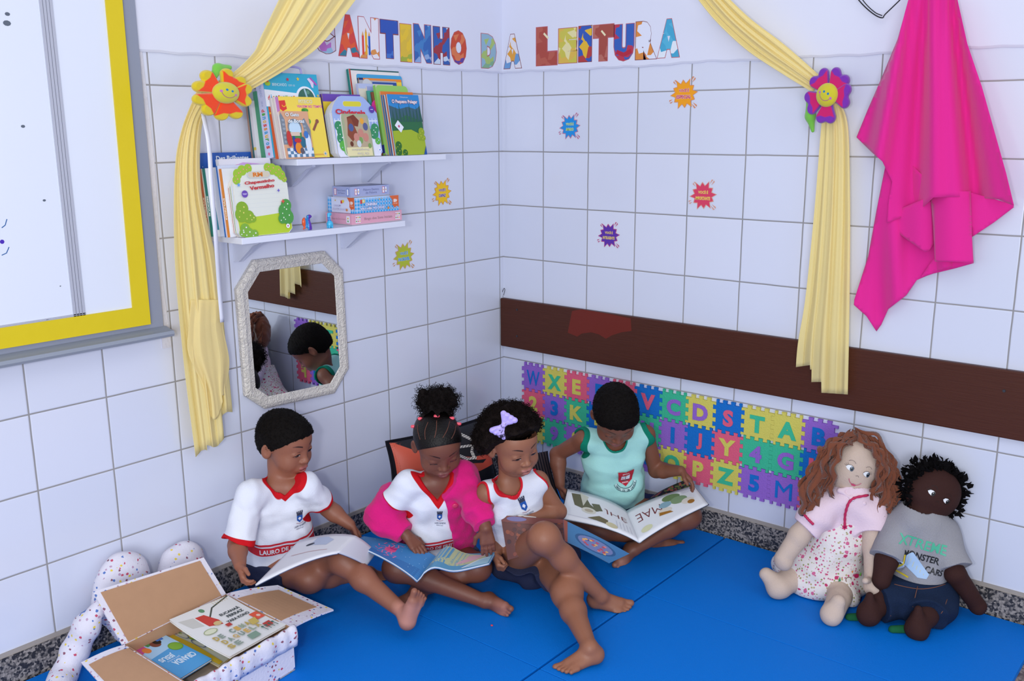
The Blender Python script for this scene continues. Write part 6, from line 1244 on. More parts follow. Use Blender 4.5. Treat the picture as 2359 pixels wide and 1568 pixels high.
def p_octo(A):
    A.rect(0, 0, 1, 1, '#3f86c4'); A.poly([(0, 0), (1, 0), (1, .3), (.5, .2), (0, .35)], '#3575b4'); A.circ(.52, .50, .075, '#d6568c', ry=.15); A.circ(.50, .60, .05, '#b03a7c', ry=.08)
    for i in range(8): a0 = -2.4 + i * .62; A.line([(.52 + .05 * math.cos(a0), .5 + .10 * math.sin(a0)), (.52 + .11 * math.cos(a0 + .3), .5 + .24 * math.sin(a0 + .3)), (.52 + .16 * math.cos(a0 - .1), .5 + .33 * math.sin(a0 - .1)), (.52 + .20 * math.cos(a0 + .25), .5 + .38 * math.sin(a0 + .25))], .018, '#d878a8')
    for i in range(26): A.circ(random.random() * .96 + .02, random.random() * .9 + .05, .006, '#8fc0e4', ry=.012, n=7)
def p_beach(A):
    A.rect(0, 0, 1, 1, '#5c9ac0'); A.poly([(0, .35), (.4, .2), (.75, .35), (.95, .8), (.5, 1), (0, 1)], '#b9c29a'); A.poly([(.45, .3), (.75, .55), (.9, .9), (.6, .85)], '#d0a8b4'); A.poly([(.6, .1), (.98, .05), (.98, .7), (.85, .6)], '#a4cfe0'); A.line([(.6, .1), (.8, .5), (.95, .6)], .03, '#e4e8ec')
open_book('blue picture book open at a pink octopus on the lap of the girl in pink', tuple(Z(980, 1300, .14)), [Z(961, 1337, .150), Z(806, 1249, .205), Z(838, 1235, .195), Z(1004, 1281, .157)], [Z(961, 1337, .150), Z(1126, 1297, .162), Z(1140, 1272, .166), Z(1004, 1281, .157)], .012, .030, '#2f6aa4', artL=p_octo, artR=p_beach, page='#cfd8e4', shapeR=lambda u, v: math.exp(-((u - .22) / .2) ** 2) * min(1, u * 12))
# girl with the bow
def p_cov_l(A):
    A.rect(0, 0, 1, 1, '#5c2c28'); rr = random.Random(4)
    for _ in range(60): A.circ(rr.random() * .94 + .03, rr.random() * .94 + .03, .035, rr.choice(['#74352a', '#4a2226', '#8a452c', '#40222a', '#9a5230', '#7a3a2c']), ry=.05, n=9)
    A.poly([(0, .86), (.5, .80), (1, .84), (1, 1), (0, 1)], '#6e3632'); A.circ(.25, .93, .16, '#6a6494', ry=.06)
def p_cov_r(A):
    A.rect(0, 0, 1, 1, '#3c6f9c'); A.circ(.55, .50, .36, '#2c5480', ry=.36); A.circ(.55, .50, .31, '#6a74a0', ry=.30); rr = random.Random(9)
    for _ in range(24): A.circ(.55 + rr.uniform(-.24, .24), .5 + rr.uniform(-.2, .2), .03, rr.choice(['#b04858', '#d0a060', '#5a4a7c', '#c07a80']), ry=.04, n=8)
    A.rect(0, .0, .06, 1, '#8a4a40')
gb0, gb1 = Z(1300, 1246, .215), Z(1297, 1196, .268)
fb = open_book('picture book with a rust red and blue cover held by the bow girl', tuple(Z(1250, 1300, .15)), None, None, 0, 0, '#7d4238')
cm = pal('#7d4238', .25, .5)
def lin_patch(c, bulge=0.0):
    c = [np.asarray(q, float) for q in c]; n = unit(np.cross(c[1] - c[0], c[3] - c[0])); cam = unit(CAM - c[0]); n = n if n @ cam > 0 else -n
    return lambda u, v, e=0.0: (c[0] * (1 - u) + c[1] * u) * (1 - v) + (c[3] * (1 - u) + c[2] * u) * v + n * (bulge * math.sin(PI * u) + e)
fa = lin_patch([Z(1170, 1290, .165), gb0 + (Z(1297, 1250, .2) - gb0) * 0, gb1, Z(1153, 1186, .285)], .012); v, F = slab(fa, .0012); obj('front_cover', v, F, cm, fb, smooth=True)
fbk = lin_patch([gb0, Z(1403, 1297, .135), Z(1450, 1275, .150), gb1], .006); v, F = slab(fbk, .0012); obj('back_cover', v, F, pal('#4f88b4', .25, .5), fb, smooth=True)
A = Art(.00005); p_cov_l(A); art_patch(A, 'front_cover_picture', fb, fa, off=.0006); A = Art(.00005); p_cov_r(A); art_patch(A, 'back_cover_picture', fb, fbk, off=.0006)
v, F = slab(lambda u, v_, e=0.0: fa(u * .98, .02 + v_ * .96, e - .0018), .0045); obj('front_page_block', v, F, pages_m, fb, smooth=True); v, F = slab(lambda u, v_, e=0.0: fbk(u * .98, .02 + v_ * .96, e - .0018), .0045); obj('back_page_block', v, F, pages_m, fb, smooth=True)
fp = lin_patch([Z(1168, 1230, .235), Z(1240, 1203, .255), Z(1236, 1190, .275), Z(1150, 1178, .295)], -.004); v, F = slab(lambda u, v_, e=0.0: fp(u, v_, e - .004), .0006); pgl = obj('lifted_page', v, F, pages_m, fb, smooth=True)
A = Art(); A.circ(.35, .4, .30, '#8a2c2c', ry=.38); A.circ(.45, .4, .2, '#e4e2e4', ry=.3); A.circ(.6, .38, .13, '#e0902c', ry=.24); art_patch(A, 'lifted_page_picture', fb, lambda u, v_, e=0.0: fp(u, v_, e - .0036))
# boy in mint
def p_mae_l(A):
    A.line([(.95, .15), (.7, .12), (.45, .16)], .006, '#b9b4c8')
    A.text('JHÊ', .26, .52, .20, '#7a2f34', w=.34, rot=PI, bold=-.01); A.poly([(.93, .88), (.72, .90), (.64, .62), (.52, .45), (.66, .38), (.86, .50)], '#6d6a52'); A.poly([(.80, .95), (.74, .52), (.66, .86)], '#d5d2c4'); A.poly([(.62, .66), (.50, .70), (.46, .50), (.56, .44)], '#6d6a52'); A.circ(.66, .40, .10, '#ddd9cc', ry=.10); A.circ(.66, .40, .06, '#bcae9a', ry=.05); A.poly([(.68, .16), (.42, .10), (.40, .24), (.52, .30)], '#75694c'); A.circ(.36, .12, .08, '#d9cfa8', ry=.08)
    for i in range(5): A.line([(.08 + i * .05, .12), (.08 + i * .05, .34)], .004, '#a8a8bc')
def p_mae_r(A):
    A.text('MAE', .26, .60, .24, '#7a2f34', w=.36, rot=PI, bold=-.01); A.circ(.62, .80, .13, '#6f8a5c', ry=.12); A.circ(.70, .62, .12, '#86a078', ry=.14); A.circ(.80, .46, .09, '#e6dfd4', ry=.12); A.circ(.83, .38, .05, '#a8742c', ry=.08); A.circ(.50, .62, .09, '#8fb4c4', ry=.10); A.circ(.46, .42, .10, '#e3dcd0', ry=.10); A.poly([(.36, .34), (.55, .28), (.52, .36), (.38, .44)], '#a8742c')
    for i in range(4): A.line([(.78, .90 - i * .035), (.92, .90 - i * .035)], .006, '#b4b0c4')
    A.circ(.15, .2, .08, '#e0e0b8', ry=.08)
bk = open_book('white illustrated book held open by the boy in the mint shirt', tuple(Z(1450, 1200, .14)), [Z(1473, 1248, .135), Z(1293, 1192, .205), Z(1308, 1126, .235), Z(1443, 1176, .150)], [Z(1473, 1248, .135), Z(1631, 1160, .195), Z(1598, 1118, .215), Z(1443, 1176, .150)], .014, .008, '#23262c', artL=p_mae_l, artR=p_mae_r, page='#eceef4')
fz, n = patch([Z(1470, 1168, .152), Z(1600, 1125, .212), Z(1577, 1100, .225), Z(1500, 1138, .165)], .004); v, F = slab(lambda u, v_, e=0.0: fz(u, v_, e - .008), .0012); obj('endpaper', v, F, blotch('dark_floral_print', '#16150f', '#5c6a2a', '#a04a3c', 130), bk, smooth=True)
fz, n = patch([Z(1447, 1180, .150), Z(1500, 1165, .165), Z(1510, 1140, .172), Z(1476, 1158, .158)], .002); v, F = slab(lambda u, v_, e=0.0: fz(u, v_, e - .004), .001); obj('navy_flap', v, F, pal('#242c4a'), bk, smooth=True)
# ================================================================= printed cloth materials
def dots_mat(name, base, layers, rough=.85, bump=.3):
    """layers: (scale, radius, [colours], coverage)"""
    if name in MATS: return MATS[name]
    m = mat(name, base, rough, .12, bump=bump, bscale=150); nt = m.node_tree; b = nt.nodes['Principled BSDF']; L = nt.links.new; tc = nd(nt, 'ShaderNodeTexCoord'); cur = None
    for i, (sc, rad, cs, cov) in enumerate(layers):
        mp = nd(nt, 'ShaderNodeMapping'); mp.inputs['Location'].default_value = (i * 3.3, i * 1.7, i * 2.1); L(tc.outputs['Object'], mp.inputs[0])
        v = nd(nt, 'ShaderNodeTexVoronoi'); v.inputs['Scale'].default_value = sc; v.inputs['Randomness'].default_value = .8; L(mp.outputs[0], v.inputs['Vector'])
        n = nd(nt, 'ShaderNodeTexNoise'); n.inputs['Scale'].default_value = sc * 3.2; L(mp.outputs[0], n.inputs['Vector'])
        ad = nd(nt, 'ShaderNodeMath', operation='MULTIPLY_ADD'); L(n.outputs['Fac'], ad.inputs[0]); ad.inputs[1].default_value = .35; L(v.outputs['Distance'], ad.inputs[2])
        s = nd(nt, 'ShaderNodeSeparateColor'); L(v.outputs['Color'], s.inputs[0]); lt = nd(nt, 'ShaderNodeMath', operation='LESS_THAN'); L(ad.outputs[0], lt.inputs[0]); lt.inputs[1].default_value = rad + .175
        l2 = nd(nt, 'ShaderNodeMath', operation='LESS_THAN'); L(s.outputs[1], l2.inputs[0]); l2.inputs[1].default_value = cov; ml = nd(nt, 'ShaderNodeMath', operation='MULTIPLY'); L(lt.outputs[0], ml.inputs[0]); L(l2.outputs[0], ml.inputs[1])
        r = nd(nt, 'ShaderNodeValToRGB'); r.color_ramp.interpolation = 'CONSTANT'; e = r.color_ramp.elements
        for j, c in enumerate(cs):
            x = e[j] if j < 2 else e.new(j / len(cs)); x.position = j / len(cs); x.color = (*lin(c), 1)
        L(s.outputs[0], r.inputs[0]); mx = nd(nt, 'ShaderNodeMix', data_type='RGBA'); L(ml.outputs[0], mx.inputs[0])
        if cur is None: mx.inputs[6].default_value = (*lin(base), 1)
        else: L(cur, mx.inputs[6])
        L(r.outputs[0], mx.inputs[7]); cur = mx.outputs[2]
    L(cur, b.inputs['Base Color']); return m
star_cloth = dots_mat('starry_party_cloth', '#d9d6e2', [(78, .27, ['#c0506a', '#5a78b8', '#e0c850', '#b89ab4', '#8a5a6c'], .85), (19, .24, ['#c84a44', '#d9c43a', '#5a78b8', '#8a6a5c'], .42)])
floral = dots_mat('small_floral_cloth', '#e3dcd8', [(120, .34, ['#c8507a', '#d98aa4', '#9a9a6a', '#c06a88', '#b4a47c'], .72), (50, .28, ['#c0406c', '#cf6a90'], .40)])
def cushion(name, label, cs, t, m, cat='cushion', piping=None, n=22, art=None, group=None, bulgeshape=4):
    c = [np.asarray(q, float) for q in cs]; nr = unit(np.cross(c[1] - c[0], c[3] - c[0])); nr = nr if nr @ (CAM - c[0]) > 0 else -nr
    b = tuple((c[0] + c[1]) / 2); th = thing(name, b, label, cat, group); V = []; F = []
    def f(u, v, e=0.0, s=1):
        pu, pv = 2 * u - 1, 2 * v - 1; q = max(0, (1 - abs(pu) ** 2.6) * (1 - abs(pv) ** 2.6)) ** .55; k = 1 - .05 * (1 - abs(pv) ** 2) * abs(pu) ** 3; pu2 = pu * (1 - .07 * (1 - pv * pv)); pv2 = pv * (1 - .07 * (1 - pu * pu)); u2, v2 = (pu2 + 1) / 2, (pv2 + 1) / 2
        return (c[0] * (1 - u2) + c[1] * u2) * (1 - v2) + (c[3] * (1 - u2) + c[2] * u2) * v2 + nr * (s * t * q * .5 + e * s)
    for s in (1, -1):
        for i in range(n + 1):
            for k in range(n + 1): V.append(f(i / n, k / n, 0, s))
    M_ = (n + 1) ** 2
    for i in range(n):
        for k in range(n):
            q = (i * (n + 1) + k, (i + 1) * (n + 1) + k, (i + 1) * (n + 1) + k + 1, i * (n + 1) + k + 1); F.append(q); F.append(tuple(M_ + x for x in reversed(q)))
    obj('cushion_cover', V, F, m, th, smooth=True)
    if piping:
        P = [f(i / n, 0) for i in range(n)] + [f(1, i / n) for i in range(n)] + [f(1 - i / n, 1) for i in range(n)] + [f(0, 1 - i / n) for i in range(n)]; v, F = tube(P, .004, 6, closed=True); obj('piping', v, F, piping, th, smooth=True)
    if art: A = Art(.00008); art(A); A.build('cushion_print', th, fn=lambda p, e: [f(q[0], q[1], e) for q in p], sub=.03, off=.003)
    return th
def pr_rope(A):
    A.rect(.02, .02, .98, .98, '#15151d'); A.poly([(.02, .98), (.02, .40), (.12, .30), (.36, .62), (.60, .78), (.52, .86), (.30, .90)], '#c4543f'); A.poly([(.06, .96), (.5, .98), (.4, .86), (.2, .82)], '#15151d'); A.poly([(.55, .62), (.75, .52), (.98, .50), (.98, .34), (.8, .30), (.6, .40)], '#b84a3a'); A.poly([(.60, .58), (.8, .46), (.9, .44), (.85, .40), (.66, .46)], '#15151d')
    def rope(p):
        p = [np.array(q) for q in p]; A.line(p, .034, '#d9d4cc')
        for a, b in zip(p[:-1], p[1:]):
            k = max(1, int(np.linalg.norm(b - a) / .028))
            for i in range(k): c_ = a + (b - a) * (i + .5) / k; t = unit(b - a); nn = np.array([-t[1], t[0]]); A.line([c_ - nn * .017 - t * .010, c_ + nn * .017 + t * .010], .007, '#2a2a30')
    rope([(.58, .98), (.70, .84), (.78, .74), (.74, .60), (.76, .50)]); rope([(.60, .72), (.70, .70), (.80, .68), (.92, .70)]); rope([(.60, .60), (.68, .52), (.78, .50)]); rope([(.80, .86), (.90, .80), (.96, .82)])
cushion('cushion', 'black and orange cushion printed with rope knots, behind the two girls', [D_(905, 1190, 3.02), D_(1150, 1120, 3.22), D_(1124, 957, 3.24), D_(889, 1017, 3.03)], .10, mat('black_cotton', '#15151d', .85, .12), piping=mat('black_cotton', '#15151d'), art=pr_rope)
cushion('cushion', 'dark cushion with thin brown stripes behind the girl with the bow', [D_(1165, 1170, 3.10), D_(1292, 1150, 3.12), D_(1262, 1038, 3.20), D_(1140, 1050, 3.20)], .09, mat('charcoal_cotton', '#24222a', .85, .12), art=lambda A: [A.rect(.05 + i * .055, .03, .066 + i * .055, .97, '#4a3a3c') for i in range(17)])
# ================================================================= cloth covered box with books
card = mat('brown_cardboard', '#b18a6c', .85, .15, bump=.15, bscale=30, var=.06)
ZT2 = .142
Bc = {'bl': Z(283, 1484, ZT2), 'br': Z(521, 1366, ZT2), 'fr': Z(674, 1443, ZT2)}; Bc['fl'] = Bc['bl'] + Bc['fr'] - Bc['br']
cen = sum(Bc.values()) / 4; bx = thing('book_box', (cen[0], cen[1], M0), 'cardboard box wrapped in star and balloon printed cloth, flaps open, holding books', 'box')
def wall_panel(a, b, z0, z1, t, m0, nm, fm=None):
    a, b = np.array(a), np.array(b); d = unit((b - a) * (1, 1, 0)); n = np.cross(d, UP); inn = n if n @ (cen - a) > 0 else -n
    v = [np.array((p[0], p[1], z)) + inn * o for z in (z0, z1) for p, o in ((a, 0), (b, 0), (b, t), (a, t))]; return v, BOXF
ks = ['bl', 'br', 'fr', 'fl']; parts = []
inn_parts = []
for i in range(4):
    a, b = Bc[ks[i]], Bc[ks[(i + 1) % 4]]; v, f = wall_panel(a, b, M0 + .001, ZT2, .0025, None, ''); parts.append((v, f, 0)); c = lambda p: p + (cen - p) * .016; v, f = wall_panel(c(a), c(b), M0 + .004, ZT2 - .001, .0035, None, ''); inn_parts.append((v, f, 0))
q = [np.array((Bc[k_][0], Bc[k_][1], z)) for z in (M0 + .001, M0 + .005) for k_ in ks]; parts.append((q, BOXF, 0))
v, f, fm = join_geo(parts); obj('box_body', v, f, star_cloth, bx); v, f, fm = join_geo(inn_parts); obj('box_lining', v, f, card, bx)
def flap(nm, c, border=.14, bulge=.0, skip=(), back=True):
    c = [np.asarray(q_, float) for q_ in c]; f_, n = patch(c, bulge); v, F = slab(lambda u, w, e=0.0: f_(u, w, e - .0015), .005, n=(10, 10)); o = obj(nm, v, F, star_cloth, bx, smooth=False)
    a0, a1, a2, a3 = [0 if i in skip else border for i in range(4)]
    v, F = slab(lambda u, w, e=0.0: f_(a0 + u * (1 - a0 - a1), a2 + w * (1 - a2 - a3), e), .0014, n=(10, 10)); obj('cardboard_face', v, F, card, o); return o
flap('back_flap', [Bc['bl'], Bc['br'], Z(470, 1283, .250), Z(215, 1362, .265)], .05, 0, skip=(2,))
flap('right_flap', [Bc['br'], Z(640, 1346, .150), Z(768, 1402, .110), Bc['fr']], .17, .004, skip=(0,))
flap('left_flap', [Bc['bl'], Z(186, 1524, .120), Z(300, 1650, .10), Bc['fl']], .09, .004, skip=(0,))
# gathered cloth edge along the front
n_ = 90; V = []; F = []
for i in range(n_ + 1):
    t = i / n_; p = Bc['fr'] * (1 - t) + Bc['fl'] * t; out = unit((p - cen) * (1, 1, 0)); out = unit(np.cross(unit(Bc['fl'] - Bc['fr']), UP)); out = out if out @ (p - cen) > 0 else -out
    w = .0028 * math.sin(t * 47 + 2 * math.sin(t * 9)) + .003 * math.sin(t * 21 + 1)
    for k_ in range(7): s_ = k_ / 6; V.append(p + out * (.004 + .011 * math.sin(s_ * PI * .8) + w * s_) + UP * (.006 + .008 * math.sin(s_ * PI) - .055 * s_ ** 1.3 + w * .5))
F = [(i * 7 + k_, i * 7 + k_ + 1, (i + 1) * 7 + k_ + 1, (i + 1) * 7 + k_) for i in range(n_) for k_ in range(6)]
obj('front_flap_cloth', V, F, star_cloth, bx, smooth=True, solid=.003)
def flat_book(label, c, t, art, bulge=.0, cov='#e4e3e0', z=None):
    th = thing('picture_book', tuple(sum(np.asarray(q_) for q_ in c) / 4 - UP * t), label, 'book', 'books lying in the cloth covered box'); f_, n = patch(c, bulge, shape=lambda u, v: math.sin(PI * v))
    v, F = slab(lambda u, w, e=0.0: f_(.005 + u * .99, .005 + w * .99, e - .0012), t - .0024); obj('page_block', v, F, pages_m, th); v, F = slab(f_, .0010); o = obj('cover', v, F, pal(cov, .3, .4), th, smooth=True)
    v, F = slab(lambda u, w, e=0.0: f_(u, w, e - t + .0010), .0010); obj('back_cover', v, F, pal(cov, .3, .4), th, smooth=True)
    A = Art(); art(A); art_patch(A, 'cover_picture', th, f_, sub=.12)
def ar_cima(A):
    A.rect(0, 0, 1, 1, '#e3e3e2'); A.line([(.99, .995), (.62, .90), (.40, .72), (.34, .62)], .022, '#4c5148'); A.circ(.46, .92, .04, '#5e8f6a'); A.poly([(.28, .85), (.30, .62), (.48, .56), (.50, .66), (.42, .84)], '#c83c34'); A.poly([(.05, .90), (.26, .86), (.26, .66), (.1, .70)], '#c9c8c2')
    for i in range(6):
        for j in range(4): A.circ(.70 + i * .045, .93 + j * .018, .006, '#c9b070', n=6)
    A.text('EUCANAÃ', .74, .715, .055, '#2a3a3c', w=.34, bold=.03); A.text('FERRAZ', .76, .635, .05, '#2a3a3c', w=.28, bold=.03); A.text('YARA KONO', .72, .545, .05, '#2a3a3c', w=.38, bold=.03)
    A.poly([(.86, .50), (.99, .50), (.99, .34), (.86, .34)], '#e0583c'); A.circ(.94, .41, .028, '#e8c4b4'); A.circ(.22, .52, .10, '#d9dcc0', ry=.05); A.arc(.22, .52, .10, 0, 6.3, .008, '#8a9a5c', ry=.05); A.circ(.42, .60, .06, '#d0b47c', ry=.04); A.poly([(.46, .52), (.54, .52), (.54, .46), (.46, .46)], '#b83c34')
    cs_ = ['#b8a050', '#8a9a8c', '#c8a860', '#7f9488', '#d0a854', '#9aa890']
    for t_, x, y, w in (('DE CIMA', .42, .36, .62), ('DAQUELA', .46, .24, .66), ('SE', .22, .12, .24)): A.multi(t_, x - w / 2, y, .09, w, cs_, bold=.05)
    A.poly([(.74, .40), (.86, .40), (.82, .28), (.70, .28)], '#c8b05c'); A.poly([(.80, .22), (.92, .22), (.90, .12), (.78, .12)], '#b8443c'); A.poly([(.46, .16), (.62, .16), (.60, .05), (.44, .05)], '#7f9a88')
    for i in range(4): A.line([(.74 + i * .06, .06), (.74 + i * .06, .15)], .012, '#3c6a5a'); A.circ(.74 + i * .06, .16, .018, '#3c6a5a')
def ar_jesus(A):
    A.rect(0, 0, 1, 1, '#4f9fd8'); A.poly([(0, .55), (1, .65), (1, 1), (0, 1)], '#a8cdea'); A.poly([(0, .70), (.3, .78), (.26, 1), (0, 1)], '#c8508c'); A.circ(.22, .76, .10, '#e0803c', ry=.07); A.poly([(.26, 1), (.62, 1), (.60, .84), (.34, .82)], '#4a8a4c'); A.circ(.55, .82, .13, '#7a4034', ry=.08); A.circ(.64, .86, .10, '#1a1414', ry=.07); A.poly([(.62, 1), (.9, 1), (.84, .86), (.66, .86)], '#3c6fc0'); A.circ(.82, .60, .17, '#6a9a34', ry=.11); A.circ(.82, .60, .15, '#7fae3a', ry=.09)
    A.text('CIRANDA', .60, .28, .12, '#d4e8f8', w=.62, rot=PI, bold=.04); A.text('JESUS', .34, .46, .12, '#d4e8f8', w=.42, rot=PI, bold=.04); A.text('para menino', .42, .37, .05, '#d4e8f8', w=.36, rot=PI)
def ar_green(A):
    A.rect(0, 0, 1, 1, '#d9dcc8'); rr = random.Random(3)
    for i in range(40): A.circ(rr.random(), rr.random() * .5 + .5, .05, rr.choice(['#7fa83a', '#a8c04c', '#e0c84c', '#5a8a3c']), ry=.03, n=9)
    A.arc(.5, .45, .12, 0, 6.3, .02, '#5a6a8a'); A.arc(.8, .45, .12, 0, 6.3, .02, '#5a6a8a'); A.poly([(0, 0), (1, 0), (1, .22), (.5, .3), (0, .2)], '#c8a828')
lay = lambda pts, z: [Z(x, y, z) for x, y in pts]
flat_book('cream papered book lowest in the cloth covered box', [np.array((*(cen + (Bc[q_] - cen) * .9)[:2], .075)) for q_ in ('fl', 'bl', 'br', 'fr')], .020, lambda A: A.rect(0, 0, 1, 1, '#c9b8a8'))
flat_book('green and yellow bicycle book between the others in the cloth box', lay([(505, 1534), (372, 1462), (420, 1440), (548, 1500)], .100), .006, ar_green, cov='#c8a828')
flat_book('blue book with upside-down white lettering in the cloth covered box', lay([(414, 1563), (488, 1517), (374, 1459), (292, 1490)], .112)[::1], .006, lambda A: ar_jesus(A), cov='#3c86c0')
flat_book('white book with cut-paper lettering sticking out of the cloth covered box', [Z(529, 1512, .138), Z(660, 1438, .142), Z(524, 1371, .148), Z(390, 1427, .155)], .006, ar_cima, bulge=-.006)
# stuffed cushion figure behind the box
S = SDF(wl(100, 1600, .2) - (0.05, .05, .1), wl(520, 1230, .0) + (0.05, 0.0, .08), .0045); S.lo[2] = max(S.lo[2], -.01)
def fr3(q): return q
lp = [wl(283, 1322, .055), wl(418, 1296, .055)]
S.ell(lp[0], (.072, .036, .062), None, .02); S.ell(lp[1], (.068, .036, .062), None, .02); S.ell(wl(275, 1380, .06), (.075, .035, .075), None, .04); S.ell(wl(420, 1360, .06), (.08, .035, .085), None, .04); S.ell(wl(345, 1420, .06), (.11, .03, .07), None, .04)
pa = [Z(232, 1395, .215), Z(200, 1440, .165), Z(176, 1490, .105), Z(150, 1548, .055), Z(120, 1610, .045)]
pa = [p + (0, -.0, 0) for p in pa]
for i in range(4): S.cone(pa[i], pa[i + 1], (.020, .030, .033, .031)[i], (.030, .033, .031, .030)[i], .015)
S.ell(pa[-1], (.035,) * 3, None, .01); wrinkle(S, .004, 70, 12); S.D = np.maximum(S.D, (M0 + .001 - S.all()[2])); S.D = np.maximum(S.D, S.all()[1] + .012); V, Q = S.mesh(); V, Q = keep_big(V, Q)
tag(obj('stuffed_cushion', V, Q, star_cloth, smooth=True, base=tuple((V.min(0) + V.max(0)) / 2 * (1, 1, 0) + (0, 0, M0))), 'two lobed stuffed cushion with a long arm, in star print cloth, behind the box', 'cushion')
S = SDF((-.01,) * 3, (.01,) * 3, .0006); S.ell((0, 0, 0), (.003, .004, .002), None, 0); S.ell((.002, .001, .0), (.002, .002, .0018), None, .001); V, Q = S.mesh(); tag(obj('crumb', V + fl(1133, 1440, M0 + .002), Q, mat('red_crumb', '#d9485a', .6), smooth=True), 'tiny red crumb on the blue mat below the crossed foot', 'crumb')
# ================================================================= rag dolls
def ribbon_strands(paths, w, seed, jit=.010, nper=6, wav=.006, thick=.0012):
    g = np.random.default_rng(seed); VV = []; FF = []
    for path in paths:
        for _ in range(nper):
            off = g.normal(size=3) * jit; cut = g.uniform(.82, 1.0); P = catmull([np.asarray(p) + off * (.35 + .8 * i / len(path)) + g.normal(size=3) * .003 for i, p in enumerate(path)], 7); P = P[:max(4, int(len(P) * cut))]; n = len(P); o = len(VV); ph = g.uniform(0, 6.28); tw = g.uniform(.5, 1.6); ww = w * g.uniform(.7, 1.2)
            for i, p in enumerate(P):
                t = unit(P[min(i + 1, n - 1)] - P[max(i - 1, 0)]); s = unit(np.cross(t, CAM - p)); b = np.cross(s, t); a = .9 * math.sin(ph + tw * i * .45); d = s * math.cos(a) + b * math.sin(a); p2 = p + s * wav * math.sin(i * .8 + ph) + b * wav * .6 * math.cos(i * .7 + ph)
                VV += [p2 - d * ww / 2, p2 + d * ww / 2]
            FF += [(o + 2 * i, o + 2 * i + 1, o + 2 * i + 3, o + 2 * i + 2) for i in range(n - 1)]
    return VV, FF
def face_frame(c, right, up_): z = unit(up_); x = unit(right - z * (right @ z)); return x, z, unit(np.cross(x, z))
def doll_face(parent, V, Q, c, x, z, n, cols, sc=1.0):
    eye, iris, brow, mouth, cheek = cols; A = Art(.00010)
    for q in (-1, 1):
        ex, ey = q * .024 * sc, .002 * sc
        A.poly([(ex - .011 * sc, ey + .000), (ex - .006 * sc, ey + .0065 * sc), (ex + .002 * sc, ey + .0085 * sc), (ex + .010 * sc, ey + .005 * sc), (ex + .010 * sc, ey - .004 * sc), (ex + .002 * sc, ey - .0075 * sc), (ex - .006 * sc, ey - .005 * sc)], eye); A.circ(ex + .0055 * sc, ey - .001 * sc, .0052 * sc, iris, ry=.0072 * sc); A.circ(ex + .0055 * sc, ey - .001 * sc, .0028 * sc, '#101418', ry=.004 * sc); A.circ(ex + .004 * sc, ey + .002 * sc, .0012 * sc, '#e8eef4')
        A.arc(ex, ey - .001 * sc, .0115 * sc, .25, 2.9, .0011 * sc, brow, ry=.0100 * sc); A.arc(ex, ey + .012 * sc, .011 * sc, .5, 2.6, .0009 * sc, brow)
        for a in (.3, .6, .9) if q > 0 else (2.84, 2.54, 2.24): A.line([(ex + .0115 * sc * math.cos(a), ey + .010 * sc * math.sin(a)), (ex + .017 * sc * math.cos(a), ey + .0155 * sc * math.sin(a))], .0007 * sc, brow)
    A.arc(0, -.014 * sc, .0042 * sc, .2, 2.94, .0010 * sc, brow)
    if mouth: A.arc(0, -.020 * sc, .019 * sc, PI * 1.10, PI * 1.90, .0016 * sc, mouth); A.poly([(-.008 * sc, -.0375 * sc), (0, -.0355 * sc), (.008 * sc, -.0375 * sc), (.004 * sc, -.0425 * sc), (-.004 * sc, -.0425 * sc)], mouth)
    project_art(A, 'painted_face', parent, V, Q, c, x, z, n, sub=.004, off=.0006)
h_d = .0026
def like(S): G = SDF(S.lo, S.lo + .01, S.h); G.n = S.n.copy(); G.D = np.full(G.n, 1.0, np.float32); return G
# ---- girl doll
d1 = thing('rag_doll', tuple(Z(1900, 1340, M0)), 'large rag doll with brown felt hair and floral dress, leaning on the right wall', 'doll')
lin_ = mat('beige_calico', '#c8b3a4', .85, .12, bump=.35, bscale=300)
hc = Z(1971, 1072, .425); ax, az, an_ = face_frame(hc, IR * .93 - UP * .36, UP * .93 + IR * .34); an_ = unit(an_ + 0 * UP)
hRd = np.stack([ax, az, an_], 1)
S = SDF(Z(1900, 1200, .2) - (.30, .32, .25), Z(1900, 1200, .2) + (.30, .32, .36), h_d)
S.ell(hc, (.067, .078, .050), hRd, 0); S.ell(hc + az * -.030, (.062, .050, .046), hRd, .02)
nk = Z(1962, 1142, .335); wst = Z(1930, 1245, .185); hp = Z(1905, 1300, .085)
S.cone(hc - az * .06, nk, .024, .026, .015); S.cone(nk, wst, .045, .055, .03); S.cone(wst, hp, .055, .065, .03); shl, shr = Z(1885, 1180, .285), Z(2003, 1180, .290); S.cone(nk, shl, .034, .030, .02); S.cone(nk, shr, .034, .030, .02)
a1 = [shl, Z(1840, 1235, .215), Z(1806, 1285, .150)]; S.chain(a1, (.030, .030, .026), .01); S.ell(a1[-1] - UP * .012, (.026,) * 3, None, .01)
a2 = [shr, Z(2012, 1262, .200), Z(2012, 1335, .120)]; S.chain(a2, (.030, .028, .026), .01); S.ell(Z(2010, 1352, .108), (.025,) * 3, None, .01); S.cone(Z(2006, 1335, .125), Z(1994, 1338, .140), .010, .009, .006)
S.cone(hp, Z(1830, 1330, .06), .045, .042, .02); S.cone(Z(1830, 1330, .06), Z(1792, 1352, .052), .038, .034, .01); S.cone(Z(1795, 1352, .050), Z(1765, 1322, .085), .034, .020, .01)
S.cone(hp, Z(1935, 1370, .055), .045, .036, .02); S.cone(Z(1932, 1380, .055), Z(1917, 1412, .048), .034, .030, .01); S.cone(Z(1914, 1418, .042), Z(1930, 1385, .085), .028, .020, .01)
wrinkle(S, .0015, 90, 3); S.D = np.maximum(S.D, (M0 + .001 - S.all()[2])); V, Q = S.mesh(); V, Q = keep_big(V, Q); bo = S
